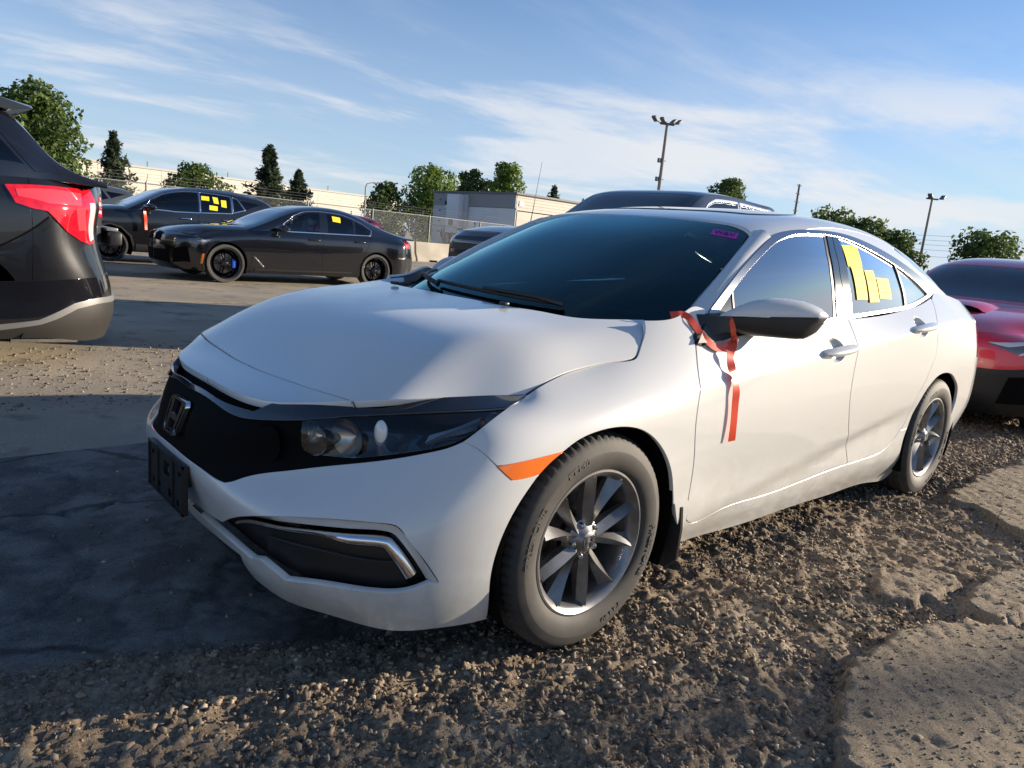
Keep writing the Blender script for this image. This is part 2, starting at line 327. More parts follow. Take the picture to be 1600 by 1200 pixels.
# ---------------------------------------------------------------- white sedan: panel outlines in surface coordinates (metres)
CIVIC = {
 'bumper': ('body', [[[(0,0.4114),(0.1,0.4094)],[(0.2089,0.3994),(0.2547,0.3853),(0.2869,0.3767),(0.318,0.3747)],[(0.318,0.3747),(0.3403,0.3906),(0.3638,0.4154),(0.3891,0.4335),(0.4284,0.4482),(0.4608,0.4545),(0.5617,0.4663),(0.6633,0.4615),(0.7441,0.4533),(0.8225,0.456),(0.8815,0.4737),(0.9156,0.5006)],[(0.9156,0.5006),(0.9473,0.4952),(0.9944,0.4809),(1.0389,0.455)],[(1.0378,0.4563),(1.0827,0.419)],[(1.0827,0.419),(1.1154,0.4223),(1.1496,0.4288)],[(1.1496,0.4288),(1.1103,0.3566),(1.081,0.2847),(1.0613,0.2046),(1.0522,0.1147),(1.0547,0.0086)],[(1.0547,0.0086),(1.0523,-0.0096)],[(1.0584,-0.0115),(0.9869,-0.008),(0.9268,-0.0026),(0.8739,-0.0022),(0.8197,-0.0034)],[(0.8197,-0.0034),(0.7248,0.0004),(0.6054,-0.0012),(0.4723,-0.0048),(0.3966,0.0108),(0.3654,0.0147)],[(0.365,0.015),(0.349,0.046),(0.344,0.098)],[(0.344,0.098),(0.24,0.091),(0.082,0.077),(0,0.072)],[(0,0.072),(0,0.1365)],[(0,0.1365),(0.1,0.1365),(0.0356,0.1365),(0.1674,0.1328),(0.2987,0.131),(0.4079,0.1182)],[(0.4495,0.1352),(0.4997,0.1173),(0.5359,0.0953)],[(0.5359,0.0953),(0.6387,0.1203),(0.74,0.1344),(0.8187,0.1386),(0.8773,0.1458),(0.9224,0.1674)],[(0.9443,0.1681),(0.9102,0.2482),(0.8612,0.3073)],[(0.8612,0.3073),(0.8448,0.3169),(0.8226,0.3207)],[(0.8226,0.3207),(0.7486,0.3239),(0.5937,0.3176),(0.4602,0.2857),(0.3866,0.2543),(0.2832,0.1897)],[(0.2824,0.1881),(0.1937,0.1751),(0.0614,0.1618),(0.1,0.1618),(0,0.1618)],[(0,0.1618),(0,0.4114)]]]),
 'chamfer_out': ('body', [[[(0.9443,0.1681),(0.9102,0.2482),(0.8612,0.3073),(0.8448,0.3169),(0.8226,0.3207),(0.7486,0.3239),(0.5937,0.3176),(0.4602,0.2857),(0.3866,0.2543),(0.2832,0.1897)]]]),
 'chamfer_in': ('body', [[[(0.9224,0.1674),(0.8939,0.2408),(0.8576,0.2895),(0.8431,0.3006),(0.8256,0.3057),(0.7568,0.3089),(0.6015,0.3018),(0.4602,0.2723),(0.4092,0.256),(0.3446,0.2248),(0.2824,0.1881)]]]),
 'marker': ('body', [[[(1.0378,0.4563),(1.1226,0.4768),(1.2127,0.4898)],[(1.2127,0.4898),(1.1783,0.4625),(1.1496,0.4288)],[(1.1496,0.4288),(1.1154,0.4223),(1.0827,0.419)],[(1.0827,0.419),(1.0378,0.4563)]]]),
 'fender': ('body', [[[(1.0711,0.7183),(1.2405,0.7264),(1.3447,0.7376),(1.4249,0.7316),(1.507,0.7147),(1.5779,0.7003),(1.5966,0.7),(1.613,0.7054),(1.6469,0.7218),(1.6875,0.7464),(1.6948,0.7582)],[(1.6948,0.7582),(1.7451,0.7461),(1.7921,0.7399),(1.8363,0.7408),(1.8685,0.7459)],[(1.8685,0.7459),(1.9126,0.7507),(1.9685,0.7403)],[(1.9707,0.7392),(1.9164,0.7115),(1.8577,0.68)],[(1.8585,0.678),(1.8204,0.6149),(1.8029,0.5519),(1.8013,0.4889),(1.8109,0.4259),(1.8269,0.3629),(1.8445,0.2998),(1.859,0.2368),(1.8657,0.1738)],[(1.8656,0.1738),(1.7774,0.179)],[(1.7774,0.179),(1.7212,0.3017),(1.6688,0.3819),(1.5964,0.4605),(1.5159,0.5101),(1.4433,0.531),(1.3868,0.5367),(1.325,0.5342),(1.2529,0.5148),(1.2127,0.4898)],[(1.2127,0.4898),(1.1226,0.4768),(1.0378,0.4563)],[(1.0389,0.455),(0.9944,0.4809),(0.9473,0.4952),(0.9156,0.5006)],[(0.9156,0.5006),(0.9414,0.5407),(0.9753,0.5994),(1.0054,0.6485),(1.0278,0.6786),(1.086,0.718)]]]),
 'front_door': ('body', [[[(2.9453,0.7342),(2.9342,0.6562),(2.9188,0.5783),(2.9131,0.5003),(2.9256,0.4224),(2.959,0.3444),(3.0105,0.2664),(3.0718,0.1885),(3.1289,0.1105)],[(3.1304,0.1103),(2.7619,0.1003),(2.3847,0.0863),(2.0579,0.0755),(1.9055,0.0778),(1.8773,0.0963)],[(1.8773,0.0963),(1.8656,0.1738)],[(1.8657,0.1738),(1.859,0.2368),(1.8445,0.2998),(1.8269,0.3629),(1.8109,0.4259),(1.8013,0.4889),(1.8029,0.5519),(1.8204,0.6149),(1.8585,0.678)],[(1.8562,0.6799),(2.0293,0.684),(2.3072,0.6984),(2.6857,0.7215),(2.9386,0.7342)]]]),
 'rear_door': ('body', [[[(2.9316,0.7299),(3.2869,0.7331),(3.5904,0.7371),(3.7886,0.7338),(3.9914,0.7398)],[(4.0236,0.7327),(3.9511,0.6748),(3.8731,0.6227),(3.8461,0.5831),(3.8628,0.5372),(3.8615,0.4809),(3.8454,0.4622),(3.8124,0.4132),(3.7681,0.363),(3.7255,0.2984),(3.7133,0.2279),(3.6719,0.1778)],[(3.6695,0.1802),(3.5963,0.146),(3.4756,0.1161)],[(3.4756,0.1161),(3.3445,0.1115),(3.1304,0.1103)],[(3.1289,0.1105),(3.0718,0.1885),(3.0105,0.2664),(2.959,0.3444),(2.9256,0.4224),(2.9131,0.5003),(2.9188,0.5783),(2.9342,0.6562),(2.9453,0.7342)]]]),
 'rocker': ('body', [[[(1.8773,0.0963),(1.9055,0.0778),(2.0579,0.0755),(2.3847,0.0863),(2.7619,0.1003),(3.1304,0.1103),(3.3445,0.1115),(3.4756,0.1161)],[(3.4756,0.1161),(3.5963,0.146),(3.6695,0.1802)],[(3.6691,0.1781),(3.7446,0.1806)],[(3.7446,0.1806),(3.7262,0.1329),(3.7435,0.0851),(3.7754,0.0535),(3.791,-0.001)],[(3.8195,0.0241),(3.8285,-0.0241),(3.5735,-0.05),(3.1512,-0.0379),(2.6814,-0.0342),(2.1671,-0.0437),(1.9338,-0.0317)],[(1.9338,-0.0317),(1.8153,0.1121),(1.7848,0.1801)],[(1.7848,0.1801),(1.8656,0.1738),(1.8773,0.0963)]]]),
 'quarter': ('body', [[[(3.6719,0.1778),(3.7133,0.2279),(3.7255,0.2984),(3.7681,0.363),(3.8124,0.4132),(3.8453,0.4623),(3.8615,0.4809),(3.8628,0.5372),(3.8461,0.5831),(3.8731,0.6227),(3.9511,0.6748),(4.0236,0.7327)],[(4.0236,0.7327),(4.12,0.752),(4.3,0.752),(4.512,0.742),(4.72,0.735),(4.95,0.73)],[(4.95,0.73),(4.9,0.6)],[(4.9,0.6),(4.66,0.585),(4.64,0.44)],[(4.64,0.44),(4.63,0.15)],[(4.63,0.15),(4.5,0.01),(4.6421,0.0)],[(4.6421,0.0),(4.6221,-0.05)],[(4.6221,-0.05),(4.4894,0.0662),(4.3979,0.1349),(4.3709,0.1731),(4.385,0.2173),(4.3846,0.27),(4.3626,0.3071),(4.288,0.3506),(4.1956,0.3865),(4.102,0.4029),(4.0075,0.4039),(3.9301,0.3889),(3.8913,0.3724),(3.8145,0.3226),(3.7702,0.2559),(3.7446,0.1806)],[(3.7446,0.1806),(3.6691,0.1781)]]]),
 'strip_back': ('body', [[[(0.5157,0.708),(0.585,0.7099),(0.6171,0.709),(0.6486,0.7078),(0.6796,0.707),(0.7103,0.7059),(0.7408,0.7052),(0.7713,0.705),(0.8022,0.7049),(0.8337,0.705),(0.8662,0.7054),(0.9001,0.706),(0.937,0.7066),(0.9804,0.7061),(1.086,0.698)],[(1.086,0.688),(1.086,0.718)],[(0.9804,0.7561),(0.937,0.7566),(0.9001,0.756),(0.8662,0.7554),(0.8337,0.755),(0.8022,0.7549),(0.7713,0.755),(0.7408,0.7552),(0.7103,0.7559),(0.6796,0.757),(0.6486,0.7578),(0.6171,0.759),(0.585,0.7599),(0.5157,0.758)],[(0.5157,0.758),(0.5157,0.698)]]]),
 'wing': ('body', [[[(0,0.6873),(0.0878,0.6873),(0.1925,0.6707),(0.2675,0.6623),(0.3338,0.6562)],[(0.3338,0.6562),(0.3795,0.7093)],[(0.3795,0.7093),(0.4571,0.722),(0.5157,0.728),(0.585,0.7299),(0.6171,0.729),(0.6486,0.7278),(0.6796,0.727),(0.7103,0.7259),(0.7408,0.7252),(0.7713,0.725),(0.8022,0.7249),(0.8337,0.725),(0.8662,0.7254),(0.9001,0.726),(0.937,0.7266),(0.9804,0.7261),(1.086,0.718)],[(1.086,0.718),(1.0132,0.6629)],[(1.0132,0.6629),(0.9547,0.6592),(0.8164,0.6607),(0.6998,0.6647),(0.586,0.6607),(0.4803,0.6422),(0.3482,0.6266),(0.3142,0.6254),(0.2084,0.6468),(0.1173,0.6659),(0,0.6659)],[(0,0.6659),(0,0.6873)]]]),
 'lens': ('body', [[[(0.6332,0.484),(0.6956,0.4752),(0.817,0.4663),(0.8773,0.4837),(0.9138,0.5167),(0.969,0.6014),(1.0132,0.6629)],[(1.0132,0.6629),(0.9547,0.6592),(0.8164,0.6607),(0.6998,0.6647),(0.586,0.6607),(0.4803,0.6422)],[(0.4803,0.6422),(0.4876,0.5821),(0.5036,0.5246),(0.5462,0.5074),(0.6332,0.484)]]]),
 'mask': ('body', [[[(0,0.6639),(0.1173,0.6659),(0.2084,0.6468),(0.3142,0.6254),(0.3482,0.6266),(0.4803,0.6422),(0.586,0.6607),(0.6998,0.6647),(0.8164,0.6607),(0.9547,0.6592),(1.0132,0.6629)],[(1.0132,0.6629),(1.086,0.718)],[(1.086,0.718),(1.0278,0.6786),(1.0054,0.6485),(0.9753,0.5994),(0.9414,0.5407),(0.9156,0.5006)],[(0.9156,0.5006),(0.8815,0.4737),(0.8225,0.456),(0.7441,0.4533),(0.6633,0.4615),(0.5617,0.4663),(0.4611,0.4539),(0.4284,0.4482),(0.3891,0.4335),(0.3638,0.4154),(0.3403,0.3906),(0.318,0.3747)],[(0.318,0.3747),(0.2869,0.3767),(0.2547,0.3853),(0.2089,0.3994),(0.1,0.4094),(0,0.4114)],[(0,0.4114),(0,0.6639)]]]),
 'nose': ('hood', [[[(-0.7789,0),(-0.7789,0.1481),(-0.7655,0.2792),(-0.7307,0.3745),(-0.702,0.4166),(-0.6122,0.5412)],[(-0.6122,0.5412),(-0.6051,0.5479)],[(-0.6051,0.5479),(-0.6299,0.4155),(-0.6424,0.2519),(-0.6535,0.0604),(-0.6535,0)],[(-0.6535,0),(-0.7789,0)]]]),
 'hood': ('hood', [[[(-0.6535,0),(-0.6535,0.0604),(-0.6424,0.2519),(-0.6299,0.4155),(-0.6051,0.5479)],[(-0.6062,0.548),(-0.5856,0.5745),(-0.5633,0.5978),(-0.5384,0.6169),(-0.511,0.6326),(-0.4813,0.6455),(-0.4503,0.6571),(-0.4189,0.6689),(-0.3876,0.6815),(-0.3567,0.6952),(-0.3263,0.7101),(-0.296,0.7256),(-0.2654,0.7413),(-0.2191,0.7621)],[(-0.2236,0.7609),(-0.1661,0.7619),(-0.0757,0.7603),(0.0165,0.7639),(0.1056,0.7758),(0.1776,0.7881),(0.1957,0.7883),(0.2108,0.7827),(0.2455,0.7635),(0.3091,0.7201),(0.3416,0.6887)],[(0.3416,0.6887),(0.2418,0.6438),(0.1385,0.5653),(0.1084,0.4553),(0.0781,0.314),(0.0739,0.1263),(0.0689,0.0239),(0.0689,0)],[(0.0689,0),(-0.6535,0)]]]),
 'mask_slot': ('body', [[[(0,0.6573),(0.0878,0.6573),(0.1925,0.6407),(0.2675,0.6323),(0.3338,0.6262)],[(0.3338,0.6262),(0.4195,0.7393)],[(0.4195,0.77),(0,0.77)],[(0,0.77),(0,0.6573)]]]),
 'side_frame': ('side', [[[(0.464,0.9788),(0.6047,1.0596),(0.7965,1.1627),(0.9917,1.2633)],[(0.9917,1.2633),(0.9917,1.2633)],[(0.5724,0.9727),(0.7075,1.0572),(0.8523,1.1367),(0.9927,1.2021),(1.0997,1.2451),(1.2005,1.273),(1.3145,1.2912),(1.4665,1.3025),(1.631,1.309),(1.8026,1.3052),(2.0214,1.2818),(2.2503,1.2401),(2.4469,1.1921),(2.6469,1.1337),(2.778,1.0793)]]]),
 'chrome': ('side', [[[(0.5724,0.9727),(0.7075,1.0572),(0.8523,1.1367),(0.9927,1.2021),(1.0997,1.2451),(1.2005,1.273),(1.3145,1.2912),(1.4665,1.3025),(1.631,1.309),(1.8026,1.3052),(2.0214,1.2818),(2.2503,1.2401),(2.4469,1.1921),(2.6469,1.1337),(2.778,1.0793)],[(2.778,1.0793),(2.5624,1.0451),(2.3216,1.0065),(2.0402,0.9853),(1.5487,0.9531),(1.3049,0.9358),(0.9386,0.913),(0.6569,0.8953),(0.5599,0.9066)],[(0.5599,0.9066),(0.5724,0.9727)]],[[(0.6175,0.9675),(0.7434,1.0496),(0.8708,1.1212),(1.0091,1.1861),(1.1151,1.2286),(1.2368,1.2619),(1.3718,1.2813),(1.5469,1.2902),(1.6904,1.2899),(1.8922,1.2671),(2.1032,1.2259),(2.3397,1.1675),(2.5002,1.1143),(2.6159,1.0719)],[(2.6159,1.0719),(2.4866,1.0488),(2.2951,1.0219),(2.0444,1.0001),(1.7847,0.9832),(1.5516,0.9674),(1.4307,0.9582),(1.326,0.9493),(0.9417,0.9252),(0.6598,0.9059),(0.6192,0.9203)],[(0.6192,0.9203),(0.6175,0.9675)]]]),
 'glass_f': ('side', [[[(0.6175,0.9675),(0.7434,1.0496),(0.8708,1.1212),(1.0091,1.1861),(1.1151,1.2286),(1.2368,1.2619),(1.3718,1.2813),(1.5469,1.2902),(1.6904,1.2899),(1.8922,1.2671),(2.1032,1.2259),(2.3397,1.1675),(2.5002,1.1143),(2.6159,1.0719)],[(2.6159,1.0719),(2.4866,1.0488),(2.2951,1.0219),(2.0444,1.0001),(1.7847,0.9832),(1.5516,0.9674),(1.4307,0.9582),(1.326,0.9493),(0.9417,0.9252),(0.6598,0.9059),(0.6192,0.9203)],[(0.6192,0.9203),(0.6175,0.9675)]]]),
 'lines': ('side', [[[(1.5457,1.2893),(1.4932,1.2133),(1.4633,1.1341),(1.4463,1.0382),(1.4347,0.959)],[(1.6785,1.289),(1.6345,1.2038),(1.6101,1.1135),(1.6057,1.0236),(1.6047,0.9731)],[(1.632,1.3082),(1.5785,1.236),(1.537,1.1284),(1.5421,1.0314),(1.551,0.954)],[(2.2126,1.2112),(2.2104,1.1379),(2.223,1.0724),(2.2201,1.0122)],[(2.2538,1.1979),(2.2537,1.1392),(2.2556,1.0729),(2.2536,1.0165)]]]),
 'front_seal': ('side', [[[(0.7211,0.9529),(0.7314,1.0164),(0.7436,1.0683)]]]),
 'note0': ('side', [[[(1.6727,1.2597),(1.8323,1.2634),(1.7907,1.1753),(1.6419,1.1703)]]]),
 'note1': ('side', [[[(1.6691,1.1697),(1.7816,1.173),(1.7743,1.0355),(1.6659,1.0337)]]]),
 'note2': ('side', [[[(1.796,1.1598),(1.8952,1.1639),(1.901,1.028),(1.7947,1.0246)]]]),
 'note3': ('side', [[[(1.9088,1.1332),(2.0515,1.1321),(2.0529,1.0417),(1.9101,1.0406)]]]),
 'ws_edge': ('screen', [[[(0.6637,0.9337),(0.6871,0.9491),(0.6941,0.9706),(0.6742,1.0559),(0.6353,1.1637),(0.576,1.2689)],[(0.5518,1.2803),(0.3733,1.2937),(0.0129,1.3031)]]]),
 'wv': ('screen', [[[(0.4814,1.2399),(0.4596,1.2632),(0.5572,1.2518),(0.5747,1.2284)]]]),
}
def dense(segs, step=.014):
    """closed loop from smooth segments that meet at corners"""
    out = []
    for s in segs:
        s = np.array(s, float)
        keep = [0] + [i for i in range(1, len(s)) if np.hypot(*(s[i] - s[i-1])) > 1e-4]; s = s[keep]
        if len(s) < 2: out.append(s); continue
        d = np.hypot(*np.diff(s, axis=0).T); t = np.concatenate([[0], np.cumsum(d)])
        n = max(1, int(round(t[-1] / step))); x = np.linspace(0, t[-1], n + 1)
        out.append((s[:1] + (s[-1:] - s[:1]) * (x / t[-1])[:, None]) if len(s) == 2 else spl(t, s, x))
    q = np.concatenate(out); k = np.ones(len(q), bool)
    for i in range(len(q)): k[i] = np.hypot(*(q[i] - q[i-1])) > 8e-4
    return q[k]
def area2(q): x, y = q.T; return np.sum(x * np.roll(y, -1) - np.roll(x, -1) * y)
def inside(p, loops):
    r = np.zeros(len(p), bool)
    for q in loops:
        a = q; b = np.roll(q, -1, 0)
        for (x0, y0), (x1, y1) in zip(a, b):
            c = ((y0 > p[:, 1]) != (y1 > p[:, 1]))
            if y0 != y1: r ^= c & (p[:, 0] < (x1 - x0) * (p[:, 1] - y0) / (y1 - y0) + x0)
    return r
def seg_dist(p, loops):
    d = np.full(len(p), 1e9)
    for q in loops:
        a = q; ab = np.roll(q, -1, 0) - q; L = (ab**2).sum(1) + 1e-12
        for i in range(len(a)):
            w = p - a[i]; t = np.clip((w @ ab[i]) / L[i], 0, 1); e = w - t[:, None] * ab[i]; d = np.minimum(d, (e**2).sum(1))
    return np.sqrt(d)
def inset(q, g):
    t = np.roll(q, -1, 0) - np.roll(q, 1, 0); t /= np.linalg.norm(t, axis=1)[:, None] + 1e-12
    return q + np.stack([-t[:, 1], t[:, 0]], 1) * g
def panel(name, grid, loops, mat, parent, step=.03, gap=.002, depth=.014, off=0., roll=.0025, rows=(), sym=None, mirror=False, bstep=.014, back=False):
    """trimmed sheet on a Grid with a rolled, returned edge. sym: 0/1 = coordinate that is zero on the centre plane (half is built and mirrored in).
       mirror: build the mirrored one instead."""
    L = [np.asarray(l, float) if isinstance(l, np.ndarray) else dense(l, bstep) for l in loops]
    L = [q if (area2(q) > 0) == (i == 0) else q[::-1] for i, q in enumerate(L)]
    cen = [(np.abs(q[:, sym]) < 2e-3) if sym is not None else np.zeros(len(q), bool) for q in L]
    L2 = []
    for q, c in zip(L, cen):
        w = inset(q, gap)
        if sym is not None: w[c, sym] = 0
        L2.append(w)
    L = L2
    lo = L[0].min(0); hi = L[0].max(0)
    nx, ny = [max(2, int((hi[i] - lo[i]) / step) + 1) for i in (0, 1)]
    U, V = np.meshgrid(np.linspace(lo[0], hi[0], nx), np.linspace(lo[1], hi[1], ny), indexing='ij')
    U = U + (np.arange(ny) % 2)[None, :] * step * .4
    ip = np.stack([U.ravel(), V.ravel()], 1)
    for v in rows:
        uu = np.arange(lo[0], hi[0], step * .7); ip = ip[np.abs(ip[:, 1] - v) > step * .45] if len(ip) else ip
        ip = np.concatenate([ip, np.stack([uu, np.full_like(uu, v)], 1)])
    ip = ip[inside(ip, L)]
    if len(ip): ip = ip[seg_dist(ip, L) > min(step, .03) * .4]
    bv = np.concatenate(L); verts = [Vector(p) for p in bv] + [Vector(p) for p in ip]; edges = []; o = 0
    for q in L: edges += [(o + i, o + (i + 1) % len(q)) for i in range(len(q))]; o += len(q)
    cv, ce, cf, *_ = delaunay_2d_cdt(verts, edges, [], 0, 1e-7)
    cv = np.array([tuple(v) for v in cv]); tri = np.array([f for f in cf if len(f) == 3])
    tri = tri[inside(cv[tri].mean(1), L)]
    pos = grid.pos(cv[:, 0], cv[:, 1]); n = grid.nrm(cv[:, 0], cv[:, 1]); pos = pos + n * off
    a = np.cross(pos[tri[:, 1]] - pos[tri[:, 0]], pos[tri[:, 2]] - pos[tri[:, 0]])
    fl = np.einsum('ij,ij->i', a, n[tri].mean(1)) < 0; tri[fl] = tri[fl][:, ::-1]
    Vs = [pos]; Ns = [n]; Fs = [tuple(t) for t in tri]; k = len(pos)
    if depth:
        for q, c in zip(L, cen):
            p = grid.pos(q[:, 0], q[:, 1]); m = grid.nrm(q[:, 0], q[:, 1]); p = p + m * off
            t = np.roll(p, -1, 0) - np.roll(p, 1, 0); b = np.cross(t, m) * grid.flip; b /= np.linalg.norm(b, axis=1)[:, None] + 1e-12
            r1 = p + b * roll * .6 - m * roll; r2 = p + b * roll * .6 - m * depth; c_ = np.asarray(c)
            for w in (r1, r2): w[c_, 1] = np.where(c_[c_], 0, 0) if sym is not None else w[c_, 1]
            N = len(q); Vs += [p, r1, r2]; Ns += [m, b * .85 + m * .5, b]
            for i in range(N):
                j = (i + 1) % N
                if c[i] and c[j]: continue
                f1 = (k+i, k+N+i, k+N+j, k+j); f2 = (k+N+i, k+2*N+i, k+2*N+j, k+N+j)
                Fs += [f1, f2] if grid.flip > 0 else [f1[::-1], f2[::-1]]
            k += 3 * N
    V = np.concatenate(Vs); Nn = np.concatenate(Ns)
    F = [f for f in Fs]
    # make the rim face outwards
    if sym is not None:
        Vm = V * np.array([1, -1, 1]); Nm = Nn * np.array([1, -1, 1]); m0 = len(V)
        F = F + [tuple(i + m0 for i in f[::-1]) for f in F]; V = np.concatenate([V, Vm]); Nn = np.concatenate([Nn, Nm])
    if mirror:
        V = V * np.array([1, -1, 1]); Nn = Nn * np.array([1, -1, 1]); F = [f[::-1] for f in F]
    return mesh_obj(name, V, F, mat, parent, normals=Nn)
# ---------------------------------------------------------------- shared vehicle materials
def white_paint():
    # clear-coated white with a thin film of road dust low down (car coordinates, ground at z = 0)
    m = P('pearl_white_paint', (.61, .61, .594), .3, coat=1., coat_rough=.02); nt = m.node_tree; b = nt.nodes['Principled BSDF']; N = nt.nodes; L = nt.links
    tc = N.new('ShaderNodeTexCoord'); sp = N.new('ShaderNodeSeparateXYZ'); L.new(tc.outputs['Object'], sp.inputs[0]); nz = N.new('ShaderNodeTexNoise'); nz.inputs['Scale'].default_value = 7; nz.inputs['Detail'].default_value = 9; nz.inputs['Roughness'].default_value = .72; L.new(tc.outputs['Object'], nz.inputs['Vector'])
    h = N.new('ShaderNodeMapRange'); h.inputs['From Min'].default_value = .50; h.inputs['From Max'].default_value = .16; h.inputs['To Max'].default_value = .75; L.new(sp.outputs[2], h.inputs['Value'])
    mu = N.new('ShaderNodeMath'); mu.operation = 'MULTIPLY'; mr = N.new('ShaderNodeMapRange'); mr.inputs['From Min'].default_value = .38; mr.inputs['From Max'].default_value = .72; L.new(nz.outputs['Fac'], mr.inputs['Value']); L.new(h.outputs[0], mu.inputs[0]); L.new(mr.outputs[0], mu.inputs[1])
    mx = N.new('ShaderNodeMix'); mx.data_type = 'RGBA'; mx.inputs[6].default_value = (.61, .61, .594, 1); mx.inputs[7].default_value = (.34, .29, .22, 1); L.new(mu.outputs[0], mx.inputs[0]); L.new(mx.outputs[2], b.inputs['Base Color'])
    r = N.new('ShaderNodeMapRange'); r.inputs['To Min'].default_value = .02; r.inputs['To Max'].default_value = .5; L.new(mu.outputs[0], r.inputs['Value']); L.new(r.outputs[0], b.inputs['Coat Roughness']); return m
m_white = white_paint()
m_gblack = P('gloss_black_trim', (.006, .006, .008), .12, coat=1.)
m_black = P('black_plastic', (.012, .012, .013), .45, bump=.25, bscale=900, bdist=.0004)
m_dark = P('dark_cavity', (.004, .004, .004), .9, spec=.1)
m_rubber = P('tyre_rubber', (.028, .027, .026), .72, var=.45, vscale=14, col2=(.055, .048, .042), bump=.3, bscale=350, bdist=.0006)
m_chrome = P('chrome', (.75, .76, .78), .08, metal=1.)
m_satin = P('satin_chrome', (.62, .63, .65), .2, metal=1.)
m_rim = P('grey_alloy', (.24, .235, .23), .34, metal=.7, coat=.35, var=.2, vscale=30)
m_disc = P('brake_disc', (.25, .22, .2), .4, metal=1., var=.5, vscale=20)
m_amber = P('amber_lens', (.85, .17, .01), .12, coat=1.)
m_int = P('dark_cabin_trim', (.018, .018, .02), .75)
m_seat = P('dark_seat_cloth', (.035, .034, .034), .85, bump=.3, bscale=300)
m_screen = GLASS('windscreen_glass', (.40, .56, .55), 1.25, gcol=(.55, .95, 1.0))
m_side = GLASS('tinted_side_glass', (.07, .08, .085), 4.2)
m_lens = GLASS('lamp_lens', (.82, .84, .86), 1.1)
m_yellow = P('yellow_paper', (.86, .68, .012), .7)
m_ink = P('faded_marker_ink', (.36, .27, .02), .7)
m_pink = P('magenta_sticker', (.62, .035, .42), .5)
m_inkb = P('black_marker_ink', (.03, .01, .03), .5)
m_tape = P('orange_red_tape', (.80, .075, .025), .35, coat=.3)
m_reflector = P('lamp_reflector', (.8, .8, .8), .12, metal=1.)
m_bulb = P('frosted_lamp', (.75, .72, .66), .15, coat=1.)

# ---------------------------------------------------------------- wheels
def tyre_mesh(rad, rim, width, n=216, block=3, groove=.007):
    """lathe about y, outer side at +y; lateral tread cuts near the shoulders"""
    h = width / 2; prof = [(rim-.012, h-.028), (rim+.006, h-.016), (rim+.012, h-.010), (rim+.03, h-.003), (rim+.06, h+.002), (rad-.045, h+.001), (rad-.028, h-.005), (rad-.018, h-.010), (rad-.010, h-.017), (rad-.004, h-.026), (rad, h-.040)]
    top = []
    for a in (.62, .58, .50, .46, .16, .12, -.12, -.16, -.46, -.50, -.58, -.62): top.append((rad, a * h))
    gr = {2: 1, 3: 1, 5: 1, 6: 1, 8: 1, 9: 1}
    prof_r = [(r, -a) for r, a in prof[::-1]]
    tread = [(rad - .0015, h * .60), (rad-.0005, h*.44), (rad-.008, h*.42), (rad-.008, h*.34), (rad, h*.32), (rad, h*.06), (rad-.008, h*.04), (rad-.008, -h*.04), (rad, -h*.06), (rad, -h*.32), (rad-.008, -h*.34), (rad-.008, -h*.42), (rad-.0005, -h*.44), (rad-.0015, -h*.60)]
    pr = prof + tread + prof_r; m = len(pr); V = []; F = []
    cut = set(range(8, 13)) | set(range(m - 13, m - 8)); mid = {15, 16, 19, 20}
    for k in range(n):
        c, s = math.cos(2 * math.pi * k / n), math.sin(2 * math.pi * k / n)
        for j, (r, a) in enumerate(pr):
            if j in cut and k % block == 0: r -= groove * (1 if j in range(9, m - 9) else .5)
            V.append((r * c, a, r * s))
    for k in range(n):
        q = (k + 1) % n
        for j in range(m - 1): F.append((k*m+j, k*m+j+1, q*m+j+1, q*m+j))
    me = bpy.data.meshes.new('tyre'); me.from_pydata(V, [], F); me.polygons.foreach_set('use_smooth', np.ones(len(F), bool)); me.set_sharp_from_angle(angle=R(32)); return me
def spoke_mesh(r0, r1, w0, w1, side, y_hub, y_rim, thick=.028, skew=.0):
    """blade from hub to rim with an off-centre ridge; points out along +z in the wheel plane"""
    V = []; F = []; st = 7
    for i in range(st):
        t = i / (st - 1); r = r0 + (r1 - r0) * t; w = w0 + (w1 - w0) * t**.8; y = y_hub + (y_rim - y_hub) * t**1.4
        x0 = skew * t; ridge = side * w * (.5 - .78 * t)
        V += [(x0 - w/2, y - .010 - .012 * t, r), (x0 + ridge, y + .006 + .004*t, r), (x0 + w/2, y - .010 - .012 * t, r), (x0 + w*.42, y - thick - .012, r), (x0 - w*.42, y - thick - .012, r)]
    for i in range(st - 1):
        for k in range(5): F.append((i*5+k, i*5+(k+1) % 5, (i+1)*5+(k+1) % 5, (i+1)*5+k))
    F.append((0, 1, 2, 3, 4)); e = (st-1)*5; F.append((e+4, e+3, e+2, e+1, e))
    me = bpy.data.meshes.new('spoke'); me.from_pydata(V, [], F); bm = bmesh.new(); bm.from_mesh(me); bmesh.ops.recalc_face_normals(bm, faces=bm.faces); bm.to_mesh(me); bm.free()
    me.polygons.foreach_set('use_smooth', np.ones(len(F), bool)); me.set_sharp_from_angle(angle=R(18)); return me
def obj_from(me, name, parent, mat=None, loc=None, rot=None):
    if mat is not None and not me.materials: me.materials.append(mat)
    o = bpy.data.objects.new(name, me); link(o, parent)
    if loc is not None: o.location = loc
    if rot is not None: o.rotation_euler = rot
    return o
WHEELKIT = {}
